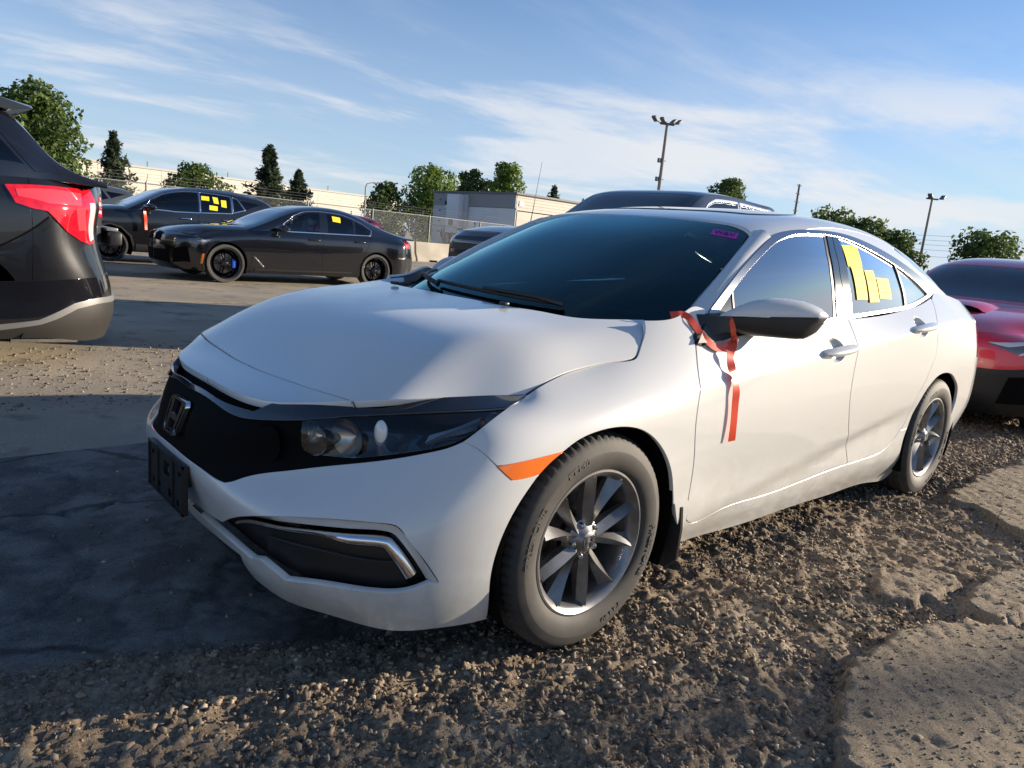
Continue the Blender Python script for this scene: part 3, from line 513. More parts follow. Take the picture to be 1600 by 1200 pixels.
def wheel(parent, loc, side, rad=.322, rim=.2135, width=.215, face=.095, style='blade10', mat=None, spin=0., kit='civic', tyre_n=216, detail=True, caliper=None):
    """wheel part centred at loc; side +1 = left. face = distance of the rim lip from the tyre centre"""
    mat = mat or m_rim
    if kit not in WHEELKIT:
        K = {}; K['tyre'] = tyre_mesh(rad, rim, width, tyre_n); K['tyre'].materials.append(m_rubber)
        WHEELKIT[kit] = K
    K = WHEELKIT[kit]
    w = obj_from(K['tyre'], 'wheel', parent, loc=loc)
    if side < 0: w.rotation_euler = (0, 0, math.pi)
    hub = obj_from(K['rim'], 'rim', w) if 'rim' in K else lathe('rim', [(rim-.045, -width*.42), (rim-.012, -width*.40), (rim-.020, -width*.2), (rim-.024, face*.35), (rim-.020, face*.80), (rim-.014, face-.010), (rim-.007, face-.004), (rim-.001, face), (rim+.005, face-.001), (rim+.007, face-.008), (rim+.004, face-.018)], mat, w, n=72)
    K['rim'] = hub.data
    if style == 'blade10':
        if 's1' not in K:
            K['s1'] = spoke_mesh(.045, rim-.016, .020, .046, 1, face-.028, face-.012); K['s2'] = spoke_mesh(.045, rim-.016, .020, .046, -1, face-.028, face-.012)
            for q in ('s1', 's2'): K[q].materials.append(mat)
        for k in range(10):
            a = spin + k * math.pi / 5 + (.055 if k % 2 else -.055)
            obj_from(K['s1' if k % 2 else 's2'], 'spoke', w, rot=(0, a, 0))
    else:
        n = style[1]; pair = style[2]
        if 's1' not in K:
            K['s1'] = spoke_mesh(.04, rim-.014, style[3], style[4], style[5], face-.03, face-.012); K['s1'].materials.append(mat)
        for k in range(n):
            for s in ((-1, 1) if pair else (0,)): obj_from(K['s1'], 'spoke', w, rot=(0, spin + k * 2 * math.pi / n + s * pair, 0))
    c = obj_from(K['cap'], 'hub_cap', w) if 'cap' in K else lathe('hub_cap', [(.0005, face-.012), (.024, face-.013), (.029, face-.016), (.033, face-.022), (.062, face-.040), (.066, face-.06)], mat, w, n=36)
    K['cap'] = c.data
    if detail:
        if 'nut' not in K:
            q = lathe('lug_nut', [(.0005, .008), (.006, .007), (.0085, .004), (.0095, -.02)], m_satin, w, n=12); K['nut'] = q.data
            bpy.data.objects.remove(q, do_unlink=True)
        for k in range(5):
            a = spin + .31 + k * 2 * math.pi / 5; obj_from(K['nut'], 'lug_nut', w, loc=(.050 * math.sin(a), face-.028, .050 * math.cos(a)))
    d = obj_from(K['disc'], 'brake_disc', w) if 'disc' in K else lathe('brake_disc', [(.0005, face-.075), (.07, face-.075), (.07, face-.095), (rim*.66, face-.095), (rim*.66, face-.125), (.0005, face-.125), ], m_disc, w, n=48)
    K['disc'] = d.data
    if caliper:
        q = obj_from(K['cal'], 'brake_caliper', w) if 'cal' in K else box('brake_caliper', (-rim*.62, face-.07, .0), (.07, .06, .15), caliper, w, bevel=.015)
        K['cal'] = q.data
    bk = obj_from(K['back'], 'wheel_barrel', w) if 'back' in K else lathe('wheel_barrel', [(rim-.02, -width*.40), (.0005, -width*.38)], m_dark, w, n=32)
    K['back'] = bk.data
    return w
def arch_liner(parent, x, z, y0, y1, rad, mat=None, name='wheel_arch_liner', a0=-25, a1=205):
    V = []; F = []; n = 28
    for k in range(n + 1):
        a = R(a0 + (a1 - a0) * k / n); c, s = math.cos(a), math.sin(a)
        V += [(x + rad*c, y1, z + rad*s), (x + rad*c*1.0, y0, z + rad*s)]
    for k in range(n): F.append((2*k, 2*k+1, 2*k+3, 2*k+2))
    F.append(tuple(2*k+1 for k in range(n + 1)))
    return mesh_obj(name, V, F, mat or m_dark, parent)

def dew_paint():
    # the same white paint with dried dew and dust that dulls the clear coat in patches
    m = m_white.copy(); m.name = 'dew_spotted_white_paint'; nt = m.node_tree; b = nt.nodes['Principled BSDF']; tc = nt.nodes.new('ShaderNodeTexCoord')
    n1 = nt.nodes.new('ShaderNodeTexNoise'); n1.inputs['Scale'].default_value = 2.6; n1.inputs['Detail'].default_value = 5; n2 = nt.nodes.new('ShaderNodeTexNoise'); n2.inputs['Scale'].default_value = 320; n2.inputs['Detail'].default_value = 2
    for n in (n1, n2): nt.links.new(tc.outputs['Object'], n.inputs['Vector'])
    mr = nt.nodes.new('ShaderNodeMapRange'); mr.inputs['From Min'].default_value = .42; mr.inputs['From Max'].default_value = .66; mr.inputs['To Min'].default_value = .02; mr.inputs['To Max'].default_value = .30; nt.links.new(n1.outputs['Fac'], mr.inputs['Value']); nt.links.new(mr.outputs[0], b.inputs['Coat Roughness'])
    m2 = nt.nodes.new('ShaderNodeMapRange'); m2.inputs['From Min'].default_value = .42; m2.inputs['From Max'].default_value = .62; m2.inputs['To Max'].default_value = .22; nt.links.new(n1.outputs['Fac'], m2.inputs['Value'])
    bp = nt.nodes.new('ShaderNodeBump'); bp.inputs['Distance'].default_value = .0012; nt.links.new(m2.outputs[0], bp.inputs['Strength']); nt.links.new(n2.outputs['Fac'], bp.inputs['Height']); nt.links.new(bp.outputs[0], b.inputs['Coat Normal']); b.inputs['Sheen Weight'].default_value = .22; b.inputs['Sheen Roughness'].default_value = .45
    return m
# ---------------------------------------------------------------- white sedan
def build_civic():
    S = civic_surfaces(); D = CIVIC
    car = empty('parked_car', (0, 0, 0), 0, None, 'white sedan in the foreground with black grille and four yellow notes', 'car', None)
    m_dew = dew_paint()
    body = S['body']; vc = body.v[5]; crow = (vc - .018, vc - .007, vc + .007, vc + .018)
    def pn(name, key, mat, **k):
        s, l = D[key]; return panel(name, S[s], l, mat, car, **k)
    def pn2(name, key, mat, **k):
        a = pn(name, key, mat, **k); b = pn(name, key, mat, mirror=True, **k); return a, b
    pn('bonnet', 'hood', m_dew, sym=1, depth=.022, gap=.0028); pn('nose_panel', 'nose', m_white, sym=1, depth=.024, gap=.0045)
    bp = pn('front_bumper', 'bumper', m_white, sym=0, depth=.018, gap=.0022, step=.022, bstep=.010)
    pn2('front_fender', 'fender', m_white, rows=crow, step=.024, gap=.0026)
    def uv_of(x, z): u = S['x2u'](x); vv = np.linspace(.4, .75, 300); p = body.pos(np.full(300, u), vv); return u, float(np.interp(z, p[:, 2], vv))
    HND = ((-1.212, .826, -1.488, .846), (-2.105, .908, -2.395, .930)); cups = []
    for xa, za, xb, zb_ in HND:
        c = (xa + (xb - xa) * .45, za + (zb_ - za) * .45 + .004); cups.append(np.array([uv_of(c[0] + .062 * math.cos(a), c[1] + .046 * math.sin(a)) for a in [2 * math.pi * k / 36 for k in range(36)]]))
    for nm, cp in (('front_door', cups[0]), ('rear_door', cups[1])):
        for mir in (False, True):
            dr_ = panel(nm, body, D[nm][1] + [cp], m_white, car, rows=crow, step=.024, mirror=mir, gap=.0028); n = len(cp); c0 = cp.mean(0); V = []; F = []
            for r_, dp in ((1.04, .004), (1., .006), (.9, .016), (.65, .022), (.3, .024), (.02, .024)):
                q = c0 + (cp - c0) * r_; V += [tuple(w * np.array([1, -1 if mir else 1, 1])) for w in body.pos(q[:, 0], q[:, 1]) - body.nrm(q[:, 0], q[:, 1]) * dp]
            for j in range(5):
                for i in range(n): f = (j*n+i, j*n+(i+1) % n, (j+1)*n+(i+1) % n, (j+1)*n+i); F.append(f[::-1] if mir else f)
            mesh_obj('handle_cup', V, F, m_white, dr_, smooth=True)
    pn2('sill', 'rocker', m_white); pn2('quarter_panel', 'quarter', m_white, rows=crow, gap=.0015)
    pn2('side_marker', 'marker', m_amber, gap=.002, depth=.01, step=.015, off=.001)
    # inner edge of the fog lamp recess: chamfer from the bumper face back to the opening
    for mir in (1, -1):
        a = dense(D['chamfer_out'][1][0], .012); b = dense(D['chamfer_in'][1][0], .012)
        def resamp(q, n=70):
            d = np.concatenate([[0], np.cumsum(np.hypot(*np.diff(q, axis=0).T))]); return np.stack([np.interp(np.linspace(0, d[-1], n), d, q[:, i]) for i in (0, 1)], 1)
        a, b = resamp(a), resamp(b)
        pa = body.pos(a[:, 0], a[:, 1]); pb = body.pos(b[:, 0], b[:, 1]) - body.nrm(b[:, 0], b[:, 1]) * .022; pc = pb - body.nrm(b[:, 0], b[:, 1]) * .01
        V = np.concatenate([pa, pb, pc]) * np.array([1, mir, 1]); n = 70
        F = [(k*n+i, k*n+i+1, (k+1)*n+i+1, (k+1)*n+i) for k in (0, 1) for i in range(n-1)]
        mesh_obj('fog_lamp_bezel', V, F if mir > 0 else [f[::-1] for f in F], m_white, bp, smooth=True).data.set_sharp_from_angle(angle=R(30))
        # chrome strip following the opening, and the black fog lamp insert
        q = b[3:66]; P1 = body.pos(q[:, 0], q[:, 1]); Nn = body.nrm(q[:, 0], q[:, 1])
        T = np.gradient(P1, axis=0); T /= np.linalg.norm(T, axis=1)[:, None]; In = np.cross(T, Nn); sgn = 1
        mid = body.pos([.62], [.22])[0]
        if np.dot(In[20], mid - P1[20]) < 0: In = -In
        wv = np.interp(np.arange(len(q)), [0, 8, 22, 30, 62], [.036, .034, .028, .013, .010])[:, None]
        ins = .010
        rings = []
        for i in range(len(q)):
            w = wv[i, 0]; base = P1[i] - Nn[i] * .030 + In[i] * ins
            sec = [(0, 0), (.15 * w, .011), (.5 * w, .015), (.85 * w, .011), (w, 0), (w, -.02), (0, -.02)]
            rings.append([tuple((base + In[i] * s + Nn[i] * h) * np.array([1, mir, 1])) for s, h in sec])
        loft('fog_lamp_chrome', rings, m_chrome, bp, angle=50)
    # recess behind the lower intake
    ib = [[(0, .09), (.45, .09), (.7, .06), (.98, .07)], [(.98, .07), (.96, .22), (.9, .30)], [(.9, .30), (.6, .27), (.35, .24), (0, .22)], [(0, .22), (0, .09)]]
    panel('lower_intake', body, [ib], m_black, car, sym=0, off=-.05, depth=0, gap=0)
    ig = [[(.42, .115), (.62, .075), (.90, .085)], [(.90, .085), (.86, .215)], [(.86, .215), (.6, .205), (.44, .19)], [(.44, .19), (.42, .115)]]
    for mir in (False, True): panel('fog_lamp_cover', body, [ig], m_black, car, off=-.038, depth=.02, mirror=mir)
    # front mask, wing, lamps
    wing = pn('grille_wing', 'wing', m_gblack, sym=0, depth=.03, gap=.001, step=.02, bstep=.01, off=.005)
    lens_loop = D['lens'][1][0]
    pn('strip_backing', 'strip_back', m_dark, sym=None, off=-.016, depth=0, gap=0); pn('strip_backing', 'strip_back', m_dark, mirror=True, off=-.016, depth=0, gap=0)
    panel('front_undertray', body, [[[(0, .0), (.36, .0)], [(.36, .0), (.37, .095)], [(.37, .095), (0, .085)], [(0, .085), (0, .0)]]], m_black, car, sym=0, off=-.012, depth=.02, gap=0)
    s, l = D['mask']
    mk = panel('grille', body, [l[0], lens_loop] if False else l, m_gblack, car, sym=0, off=-.05, depth=0, gap=0, step=.03)
    ms = D['mask_slot'][1]; panel('grille_slot', body, ms, m_dark, car, sym=0, off=-.035, depth=0, gap=0)
    # mask face around the lamps (with the lamp cut out)
    low = l[0]
    panel('grille_surround', body, [low, lens_loop], P('black_grille_plastic', (.003, .003, .0035), .6, spec=.06), car, sym=0, off=-.005, depth=.03, gap=.0005, step=.02)
    for mir in (False, True):
        sg = -1 if mir else 1
        ln = panel('headlight', body, [lens_loop], m_lens, car, off=-.001, depth=.01, gap=.001, step=.018, mirror=mir)
        def at(u, v, o): p = (body.pos([u], [v]) + body.nrm([u], [v]) * o)[0]; return Vector((p[0], p[1] * sg, p[2]))
        hb = [[(.36, .47), (.95, .48)], [(.95, .48), (1.09, .70)], [(1.09, .70), (.36, .70)], [(.36, .70), (.36, .47)]]
        panel('lamp_housing', body, [hb], P('lamp_housing_black', (.012, .012, .014), .3, coat=.5), ln, off=-.075, depth=0, gap=0, mirror=mir)
        # low beam bowl with its reflector halves, round high beam, indicator blade and corner reflector
        def bowl(name, u, v, o, rad, dep, mat, dirv=None, n=28, sq=1.):
            c = at(u, v, o); ax = Vector((1, .25 * sg, 0)).normalized() if dirv is None else dirv; e1 = Vector((0, 0, 1)); e2 = ax.cross(e1).normalized(); rings = []
            for k in range(7):
                t = k / 6; r = rad * max(.04, math.sqrt(t)); rings.append([tuple(c + ax * (dep * t - dep) + e1 * (r * math.sin(2*math.pi*i/n)) + e2 * (r * sq * math.cos(2*math.pi*i/n))) for i in range(n)])
            return loft(name, rings, mat, ln, cap=False)
        bowl('reflector_bowl', .515, .572, .0, .044, .040, m_reflector, sq=1.4)
        bowl('reflector_bowl', .405, .55, .0, .050, .045, P('smoked_reflector', (.2, .18, .15), .2, metal=1.), sq=.9)
        bowl('reflector_bowl', .605, .57, .0, .047, .034, P('warm_reflector', (.62, .52, .42), .22, metal=1.), sq=1.15)
        c = at(.682, .585, -.008); bm = bmesh.new(); bmesh.ops.create_uvsphere(bm, u_segments=20, v_segments=12, radius=.031); bmesh.ops.scale(bm, vec=(.5, .7, 1.1), verts=bm.verts); bmesh.ops.translate(bm, vec=c, verts=bm.verts); bm_obj('lamp_lens_ball', bm, m_bulb, ln, smooth=True)
        cyl = at(.565, .57, -.035); bm = bmesh.new(); add_tube(bm, [cyl, cyl + Vector((.03, .008 * sg, 0))], .016, 14); bm_obj('bulb', bm, m_black, ln)
        # light guide blade
        rings = []
        for k in range(9):
            t = k / 8; p = at(.80 + .13 * t, .495 + .12 * t, -.012); q = at(.80 + .13 * t, .545 + .115 * t, -.020); d = at(.80 + .13 * t, .50 + .12 * t, -.035)
            rings.append([tuple(p), tuple(q), tuple(d)])
        loft('daytime_light_blade', rings, P('frosted_light_guide', (.62, .68, .75), .3, coat=.6), ln)
        c = at(.945, .635, -.03); bm = bmesh.new(); bmesh.ops.create_uvsphere(bm, u_segments=12, v_segments=8, radius=.011); bmesh.ops.translate(bm, vec=c, verts=bm.verts); bm_obj('indicator_bulb', bm, m_amber, ln, smooth=True)
        bowl('reflector_bowl', .985, .635, -.016, .018, .014, P('frosted_light_guide', (.62,)*3), dirv=Vector((.55, .8 * sg, .1)).normalized(), sq=1.3)
        # divider plates that give the lamp its black partitions
        for u in (.475, .715, .775):
            p = at(u, .50, -.012); q = at(u + .035, .625, -.012); p2 = at(u, .50, -.07); q2 = at(u + .035, .625, -.07); dd = Vector((.0, .003 * sg, 0))
            loft('lamp_partition', [[tuple(p), tuple(q), tuple(q2), tuple(p2)], [tuple(p + dd), tuple(q + dd), tuple(q2 + dd), tuple(p2 + dd)]], P('lamp_housing_black', (.012,)*3), ln)
    # emblem: rounded ring with an H
    def emblem(parent, fn, s, mat, th=.008):
        bm = bmesh.new()
        def rr(w, h, r, taper, n=6):
            pts = []
            for cx, cy, a0 in ((1, 1, 0), (-1, 1, 90), (-1, -1, 180), (1, -1, 270)):
                for k in range(n + 1):
                    a = R(a0 + 90 * k / n); x = cx * (w - r) + r * math.cos(a); y = cy * (h - r) + r * math.sin(a); pts.append((x * (1 + taper * y / h), y))
            return pts
        o = rr(.060, .050, .018, .10); i = rr(.051, .042, .014, .10)
        vo = [bm.verts.new(fn(x * s, y * s, .0)) for x, y in o]; vo2 = [bm.verts.new(fn(x * s * .985, y * s * .985, th)) for x, y in o]
        vi2 = [bm.verts.new(fn(x * s * 1.015, y * s * 1.015, th)) for x, y in i]; vi = [bm.verts.new(fn(x * s, y * s, .0)) for x, y in i]; n = len(o)
        for a, b in ((vo, vo2), (vo2, vi2), (vi2, vi)):
            for k in range(n): bm.faces.new((a[k], a[(k+1) % n], b[(k+1) % n], b[k]))
        def poly(pts):
            a = [bm.verts.new(fn(x * s, y * s, 0)) for x, y in pts]; b = [bm.verts.new(fn(x * s, y * s, th)) for x, y in pts]; n = len(pts)
            bm.faces.new(b)
            for k in range(n): bm.faces.new((a[k], a[(k+1) % n], b[(k+1) % n], b[k]))
        for sg in (-1, 1): poly([(sg*.021, -.043), (sg*.036, -.043), (sg*.048, .043), (sg*.030, .043)][::sg])
        poly([(-.024, -.010), (.024, -.010), (.026, .004), (-.026, .004)])
        bmesh.ops.recalc_face_normals(bm, faces=bm.faces)
        return bm_obj('emblem', bm, mat, parent, angle=30)
    emblem(car, lambda x, y, z: Vector((.853 + z - y * .33, x, .566 + y)), 1.0, m_chrome, th=.012)
    # number plate bracket: board with openings and ribs
    bm = bmesh.new(); bx = .874
    def plate_box(y0, y1, z0, z1, x0=0., x1=.012): add_box(bm, ((bx + (x0 + x1) / 2 + .0), (y0 + y1) / 2, (z0 + z1) / 2), (x1 - x0, y1 - y0, z1 - z0))
    zb, zt = .318, .460
    holes = [(-.02, .03, .392, .432), (.02, .052, .336, .360), (.095, .118, .332, .350), (-.125, -.105, .334, .350), (-.08, -.05, .337, .357)]
    ycuts = sorted({-.155, .155} | {q for h in holes for q in h[:2]}); zcuts = sorted({zb, zt} | {q for h in holes for q in h[2:]})
    for y0, y1 in zip(ycuts, ycuts[1:]):
        for z0, z1 in zip(zcuts, zcuts[1:]):
            cy, cz = (y0 + y1) / 2, (z0 + z1) / 2
            if not any(h[0] < cy < h[1] and h[2] < cz < h[3] for h in holes): plate_box(y0, y1, z0, z1)
    bmesh.ops.remove_doubles(bm, verts=bm.verts, dist=1e-5)
    for y0, y1, z0, z1 in ((-.155, .155, zt - .006, zt), (-.155, .155, zb, zb + .006), (-.155, -.149, zb, zt), (.149, .155, zb, zt), (-.07, -.064, zb, zt), (.066, .072, zb, zt)): plate_box(y0 - .0006, y1 + .0006, z0 - .0006, z1 + .0006, .0115, .0165)
    add_box(bm, (bx - .02, .10, .40), (.05, .03, .03)); add_box(bm, (bx - .02, -.10, .40), (.05, .03, .03))
    for y in (-.12, .12): add_tube(bm, [(bx + .01, y, .43), (bx + .018, y, .43)], .007, 10)
    bm_obj('number_plate_bracket', bm, m_black, car)
    # ---- glasshouse
    G = S['side']; Rf = S['roof']
    def roof_edge(x):
        z = 1.3; 
        for _ in range(60):
            y = G.pos([-x], [z])[0][1]; z = .6 * z + .4 * Rf.pos([-x], [y])[0][2]
        return y, z
    dlo = D['chrome'][1][0][0]; xs = np.concatenate([np.linspace(-1.10, -2.9, 16), np.linspace(-3.0, -3.48, 5)])
    re = [(-x, roof_edge(x)[1]) for x in xs]
    k0 = next(i for i, q in enumerate(dlo) if q[0] > 1.10); dl2 = [tuple(q) for q in dlo[k0:]]; zc0 = float(np.interp(1.10, [q[0] for q in dlo], [q[1] for q in dlo])); dl2 = [(1.10, zc0)] + dl2
    frame_loop = [re, [re[-1], (3.45, 1.0), (3.1, 1.03), (2.9, 1.045), tuple(dlo[-1])], dl2[::-1], [(1.10, zc0), re[0]]]
    # windscreen pillar: a rounded strip from the glass edge to the window opening
    inn = np.array([(-.505, .700, .925), (-.545, .692, .950), (-.575, .688, .970), (-.629, .682, 1.008), (-.705, .673, 1.056), (-.793, .657, 1.107), (-.891, .637, 1.164), (-.993, .610, 1.214), (-1.05, .594, 1.243), (-1.115, .588, 1.272)])
    q = dense([dlo[:k0 + 1]], .02); q = q[q[:, 0] < 1.12]; outp = G.pos(q[:, 0], q[:, 1]); outp = np.concatenate([[(-.50, .800, .925), (-.54, .790, .952)], outp]); n = 40
    def res3(p, n):
        d = np.concatenate([[0], np.cumsum(np.linalg.norm(np.diff(p, axis=0), axis=1))]); return np.stack([np.interp(np.linspace(0, d[-1], n), d, p[:, i]) for i in range(3)], 1)
    A_, B_ = res3(inn, n), res3(outp, n); T_ = np.gradient((A_ + B_) / 2, axis=0); W_ = B_ - A_; Nn_ = np.cross(W_, T_); Nn_ /= np.linalg.norm(Nn_, axis=1)[:, None]; Nn_ *= np.sign(Nn_ @ np.array([.6, .7, .4]))[:, None]
    for sg in (1, -1):
        V = []; F = []; prof_ = [(0, -.02), (0, -.003), (.04, .002), (.25, .012), (.5, .016), (.75, .012), (.96, .003), (1, -.003), (1, -.02)]
        for t, hgt in prof_: V += [tuple((A_[i] + W_[i] * t + Nn_[i] * hgt) * np.array([1, sg, 1])) for i in range(n)]
        for k in range(len(prof_) - 1):
            for i in range(n - 1): f = (k*n+i, k*n+i+1, (k+1)*n+i+1, (k+1)*n+i); F.append(f if sg < 0 else f[::-1])
        mesh_obj('windscreen_pillar', V, F, m_white, car, smooth=True)
    for mir in (False, True): panel('side_frame', G, [frame_loop], m_white, car, gap=.0012, depth=.03, mirror=mir, step=.022, bstep=.012)
    # roof: front edge along the windscreen header, sides along the frame
    hd = [(1.073, 0), (1.075, .25), (1.083, .45), (1.075, .56), (1.05, .605)]
    redge = [(-x, roof_edge(x)[0] - .002) for x in np.linspace(-1.06, -2.36, 13)]
    rear_w = [(2.36, redge[-1][1]), (2.33, .4), (2.30, 0)]
    panel('roof_panel', Rf, [[hd, [hd[-1]] + redge, rear_w, [(2.30, 0), (1.073, 0)]]], m_white, car, sym=1, gap=.0012, depth=.02)
    sr = [[(1.33, 0), (1.335, .3), (1.35, .40)], [(1.35, .40), (1.40, .435), (1.70, .43), (1.78, .40)], [(1.78, .40), (1.80, .3), (1.80, 0)], [(1.80, 0), (1.33, 0)]]
    panel('sunroof', Rf, [sr], m_gblack, car, sym=1, off=.0035, depth=.006, gap=0)
    redge2 = [(-x, roof_edge(x)[0] - .004) for x in np.linspace(-2.36, -3.3, 10)]
    panel('rear_window', Rf, [[rear_w[::-1], [rear_w[0]] + redge2[:8], [redge2[7], (3.12, .4), (3.15, 0)], [(3.15, 0), (2.30, 0)]]], m_side, car, sym=1, gap=.003, depth=.01)
    panel('boot_lid', Rf, [[[(3.15, 0), (3.12, .4), redge2[7]], redge2[7:], [redge2[-1], (3.55, .60), (3.62, .3), (3.64, 0)], [(3.64, 0), (3.15, 0)]]], m_white, car, sym=1, gap=.002, depth=.02)
    panel('rear_bumper', body, [[[(4.66, .01), (5.0, .0), (5.716, .0)], [(5.716, .0), (5.716, .44)], [(5.716, .44), (5.2, .44), (4.645, .44)], [(4.645, .44), (4.66, .01)]]], m_white, car, gap=.001)
    panel('rear_bumper', body, [[[(4.66, .01), (5.0, .0), (5.716, .0)], [(5.716, .0), (5.716, .44)], [(5.716, .44), (5.2, .44), (4.645, .44)], [(4.645, .44), (4.66, .01)]]], m_white, car, gap=.001, mirror=True)
    m_red = P('red_lamp_lens', (.45, .01, .015), .1, coat=1.)
    for mir in (False, True):
        panel('tail_light', body, [[[(4.66, .445), (5.25, .445)], [(5.25, .445), (5.3, .60), (4.93, .70)], [(4.93, .70), (4.9, .60), (4.67, .58)], [(4.67, .58), (4.66, .445)]]], m_red, car, gap=.002, mirror=mir)
        panel('boot_face', body, [[[(5.26, .445), (5.716, .445)], [(5.716, .445), (5.716, .735)], [(5.716, .735), (4.95, .73)], [(4.95, .73), (5.30, .60), (5.26, .445)]]], m_white, car, gap=.001, mirror=mir)
    lines = D['lines'][1][0]; fg_r, rg_l, sp, rg_r, qg_l = [np.array(q) for q in lines]
    win = D['chrome'][1][1]
    for mir in (False, True):
        panel('window_chrome', G, D['chrome'][1], P('window_chrome_strip', (.26, .27, .29), .22, metal=1.), car, off=.005, depth=.012, gap=.0003, mirror=mir, step=.02)
        # cut the glazing outline at the pillars
        full = dense(win, .012)
        def clip(keep):   # keep: list of (polyline, side)
            q = full
            for pl, sd in keep:
                vv = np.linspace(.88, 1.36, 120); uu = np.interp(vv, pl[::-1, 1], pl[::-1, 0])
                e0 = (pl[0] - pl[1]) / (pl[0, 1] - pl[1, 1]); up_ = vv > pl[0, 1]; uu[up_] = pl[0, 0] + e0[0] * (vv[up_] - pl[0, 1])
                e1 = (pl[-1] - pl[-2]) / (pl[-1, 1] - pl[-2, 1]); dn = vv < pl[-1, 1]; uu[dn] = pl[-1, 0] + e1[0] * (vv[dn] - pl[-1, 1])
                f = lambda p: (p[:, 0] - np.interp(p[:, 1], vv, uu)) * sd
                d = f(q); out = []
                for i in range(len(q)):
                    j = (i + 1) % len(q)
                    if d[i] > 0: out.append(q[i])
                    if (d[i] > 0) != (d[j] > 0):
                        c = q[i] + (q[j] - q[i]) * d[i] / (d[i] - d[j]); out.append(c)
                        if d[i] > 0:   # leaving: follow the cut line to the re-entry point
                            k = j
                            while not (d[k] <= 0 < d[(k+1) % len(q)]): k = (k + 1) % len(q)
                            e = q[k] + (q[(k+1) % len(q)] - q[k]) * d[k] / (d[k] - d[(k+1) % len(q)])
                            zz = np.linspace(c[1], e[1], 30)[1:-1]; out += [np.array((np.interp(z, vv, uu), z)) for z in zz]
                q = np.array(out)
            return q
        fs = np.array(D['front_seal'][1][0][0])[::-1]
        panel('front_door_window', G, [clip([(fg_r, -1), (fs, 1)])], m_side, car, off=-.004, depth=.006, gap=.001, mirror=mir)
        panel('window_seal', G, [clip([(fs + (-.008, 0), 1), (fs, -1)])], m_black, car, off=.001, depth=.01, gap=0, mirror=mir)
        panel('mirror_sail_glass', G, [clip([(fs + (-.008, 0), -1)])], m_gblack, car, off=-.002, depth=.01, gap=0, mirror=mir)
        panel('window_seal', G, [clip([(fg_r, 1), (fg_r + (.022, 0), -1)])], m_black, car, off=-.002, depth=.01, gap=0, mirror=mir)
        panel('pillar_cover', G, [clip([(fg_r + (.022, 0), 1), (sp + (-.002, 0), -1)])], m_gblack, car, off=.002, depth=.012, gap=.001, mirror=mir)
        panel('pillar_cover', G, [clip([(sp + (.002, 0), 1), (rg_l, -1)])], m_gblack, car, off=.002, depth=.012, gap=.001, mirror=mir)
        panel('rear_door_window', G, [clip([(rg_l, 1), (rg_r, -1)])], m_side, car, off=-.004, depth=.006, gap=.001, mirror=mir)
        panel('window_seal', G, [clip([(rg_r, 1), (rg_r + (.022, 0), -1)])], m_black, car, off=.002, depth=.01, gap=0, mirror=mir)
        panel('quarter_window', G, [clip([(rg_r + (.022, 0), 1)])], m_side, car, off=-.004, depth=.006, gap=.001, mirror=mir)
    # paper notes on the rear window
    for i in range(4):
        q = np.array(D['note%d' % i][1][0][0]); s = [[tuple(q[k]), tuple(q[(k+1) % 4])] for k in range(4)]
        n = panel('paper_note', G, [s], m_yellow, car, off=.0005 + .0004 * i, depth=.0006, roll=.0001, gap=0, step=.05)
        n['label'] = ['square yellow note highest on the rear door window', 'narrow yellow note under the highest one', 'narrow yellow note in the middle of the rear door window', 'square yellow note nearest the rear of the rear door window'][i]
        e1 = q[1] - q[0]; e2 = q[2] - q[1]; c = q.mean(0); bmx = bmesh.new()
        for k in range(3):
            for j in range(4):
                f = c + e1 * (-.30 + .2 * j) + e2 * (-.25 + .2 * k); g_ = f + e1 * .13 + e2 * random.uniform(-.03, .03)
                a = [f, g_, g_ + e2 * .025, f + e2 * .025]; bmx.faces.new([bmx.verts.new(G.pos([p[0]], [p[1]])[0] + G.nrm([p[0]], [p[1]])[0] * (.0016 + .0004 * i)) for p in a])
        bm_obj('handwriting', bmx, m_ink, n)
    # ---- windscreen
    Wg = S['screen']; we, wt = [np.array(q) for q in D['ws_edge'][1][0]]
    side = [(.56, .895), (.64, .915)] + [tuple(p) for p in we[1:]]; top = [tuple(p) for p in wt[:-1]] + [(.0, wt[-1][1])]
    panel('windscreen', Wg, [[[(0, .885), (.3, .885), (.56, .895)], side, top, [(0, wt[-1][1]), (0, .885)]]], m_screen, car, sym=0, gap=.002, depth=.006)
    sin = [(p[0] - .045, p[1]) for p in side[2:]]; sin = [(.50, .96)] + sin[1:-1] + [(sin[-1][0] - .02, sin[-1][1] - .012)]
    tin = [(p[0], p[1] - .022) for p in top[1:]]
    panel('windscreen_border', Wg, [[[(0, .885), (.3, .885), (.56, .895)], side, top, [(0, wt[-1][1]), tin[-1]], tin[::-1] + [sin[-1]], sin[::-1], [sin[0], (.3, .965), (0, .972)], [(0, .972), (0, .885)]]], m_gblack, car, sym=0, gap=.003, depth=0, off=-.004)
    q = np.array(D['wv'][1][0][0]); s = [[tuple(q[k]), tuple(q[(k+1) % 4])] for k in range(4)]
    st = panel('windscreen_sticker', Wg, [s], m_pink, car, off=.0015, depth=.0008, roll=.0001, gap=0, step=.05); st['label'] = 'magenta sticker with hand lettering in the windscreen corner'
    ex = q[2] - q[1]; ey = q[1] - q[0]; cq = q.mean(0)
    def on_ws(x, y, z):
        p = cq + ex * x + ey * y; return Vector(Wg.pos([p[0]], [p[1]])[0] + Wg.nrm([p[0]], [p[1]])[0] * .0028)
    text_obj('lettering', 'W&V', .62, m_inkb, st, extrude=0, map_fn=lambda x, y, z: on_ws(x * .56, y * 1.35, z), bold=True)
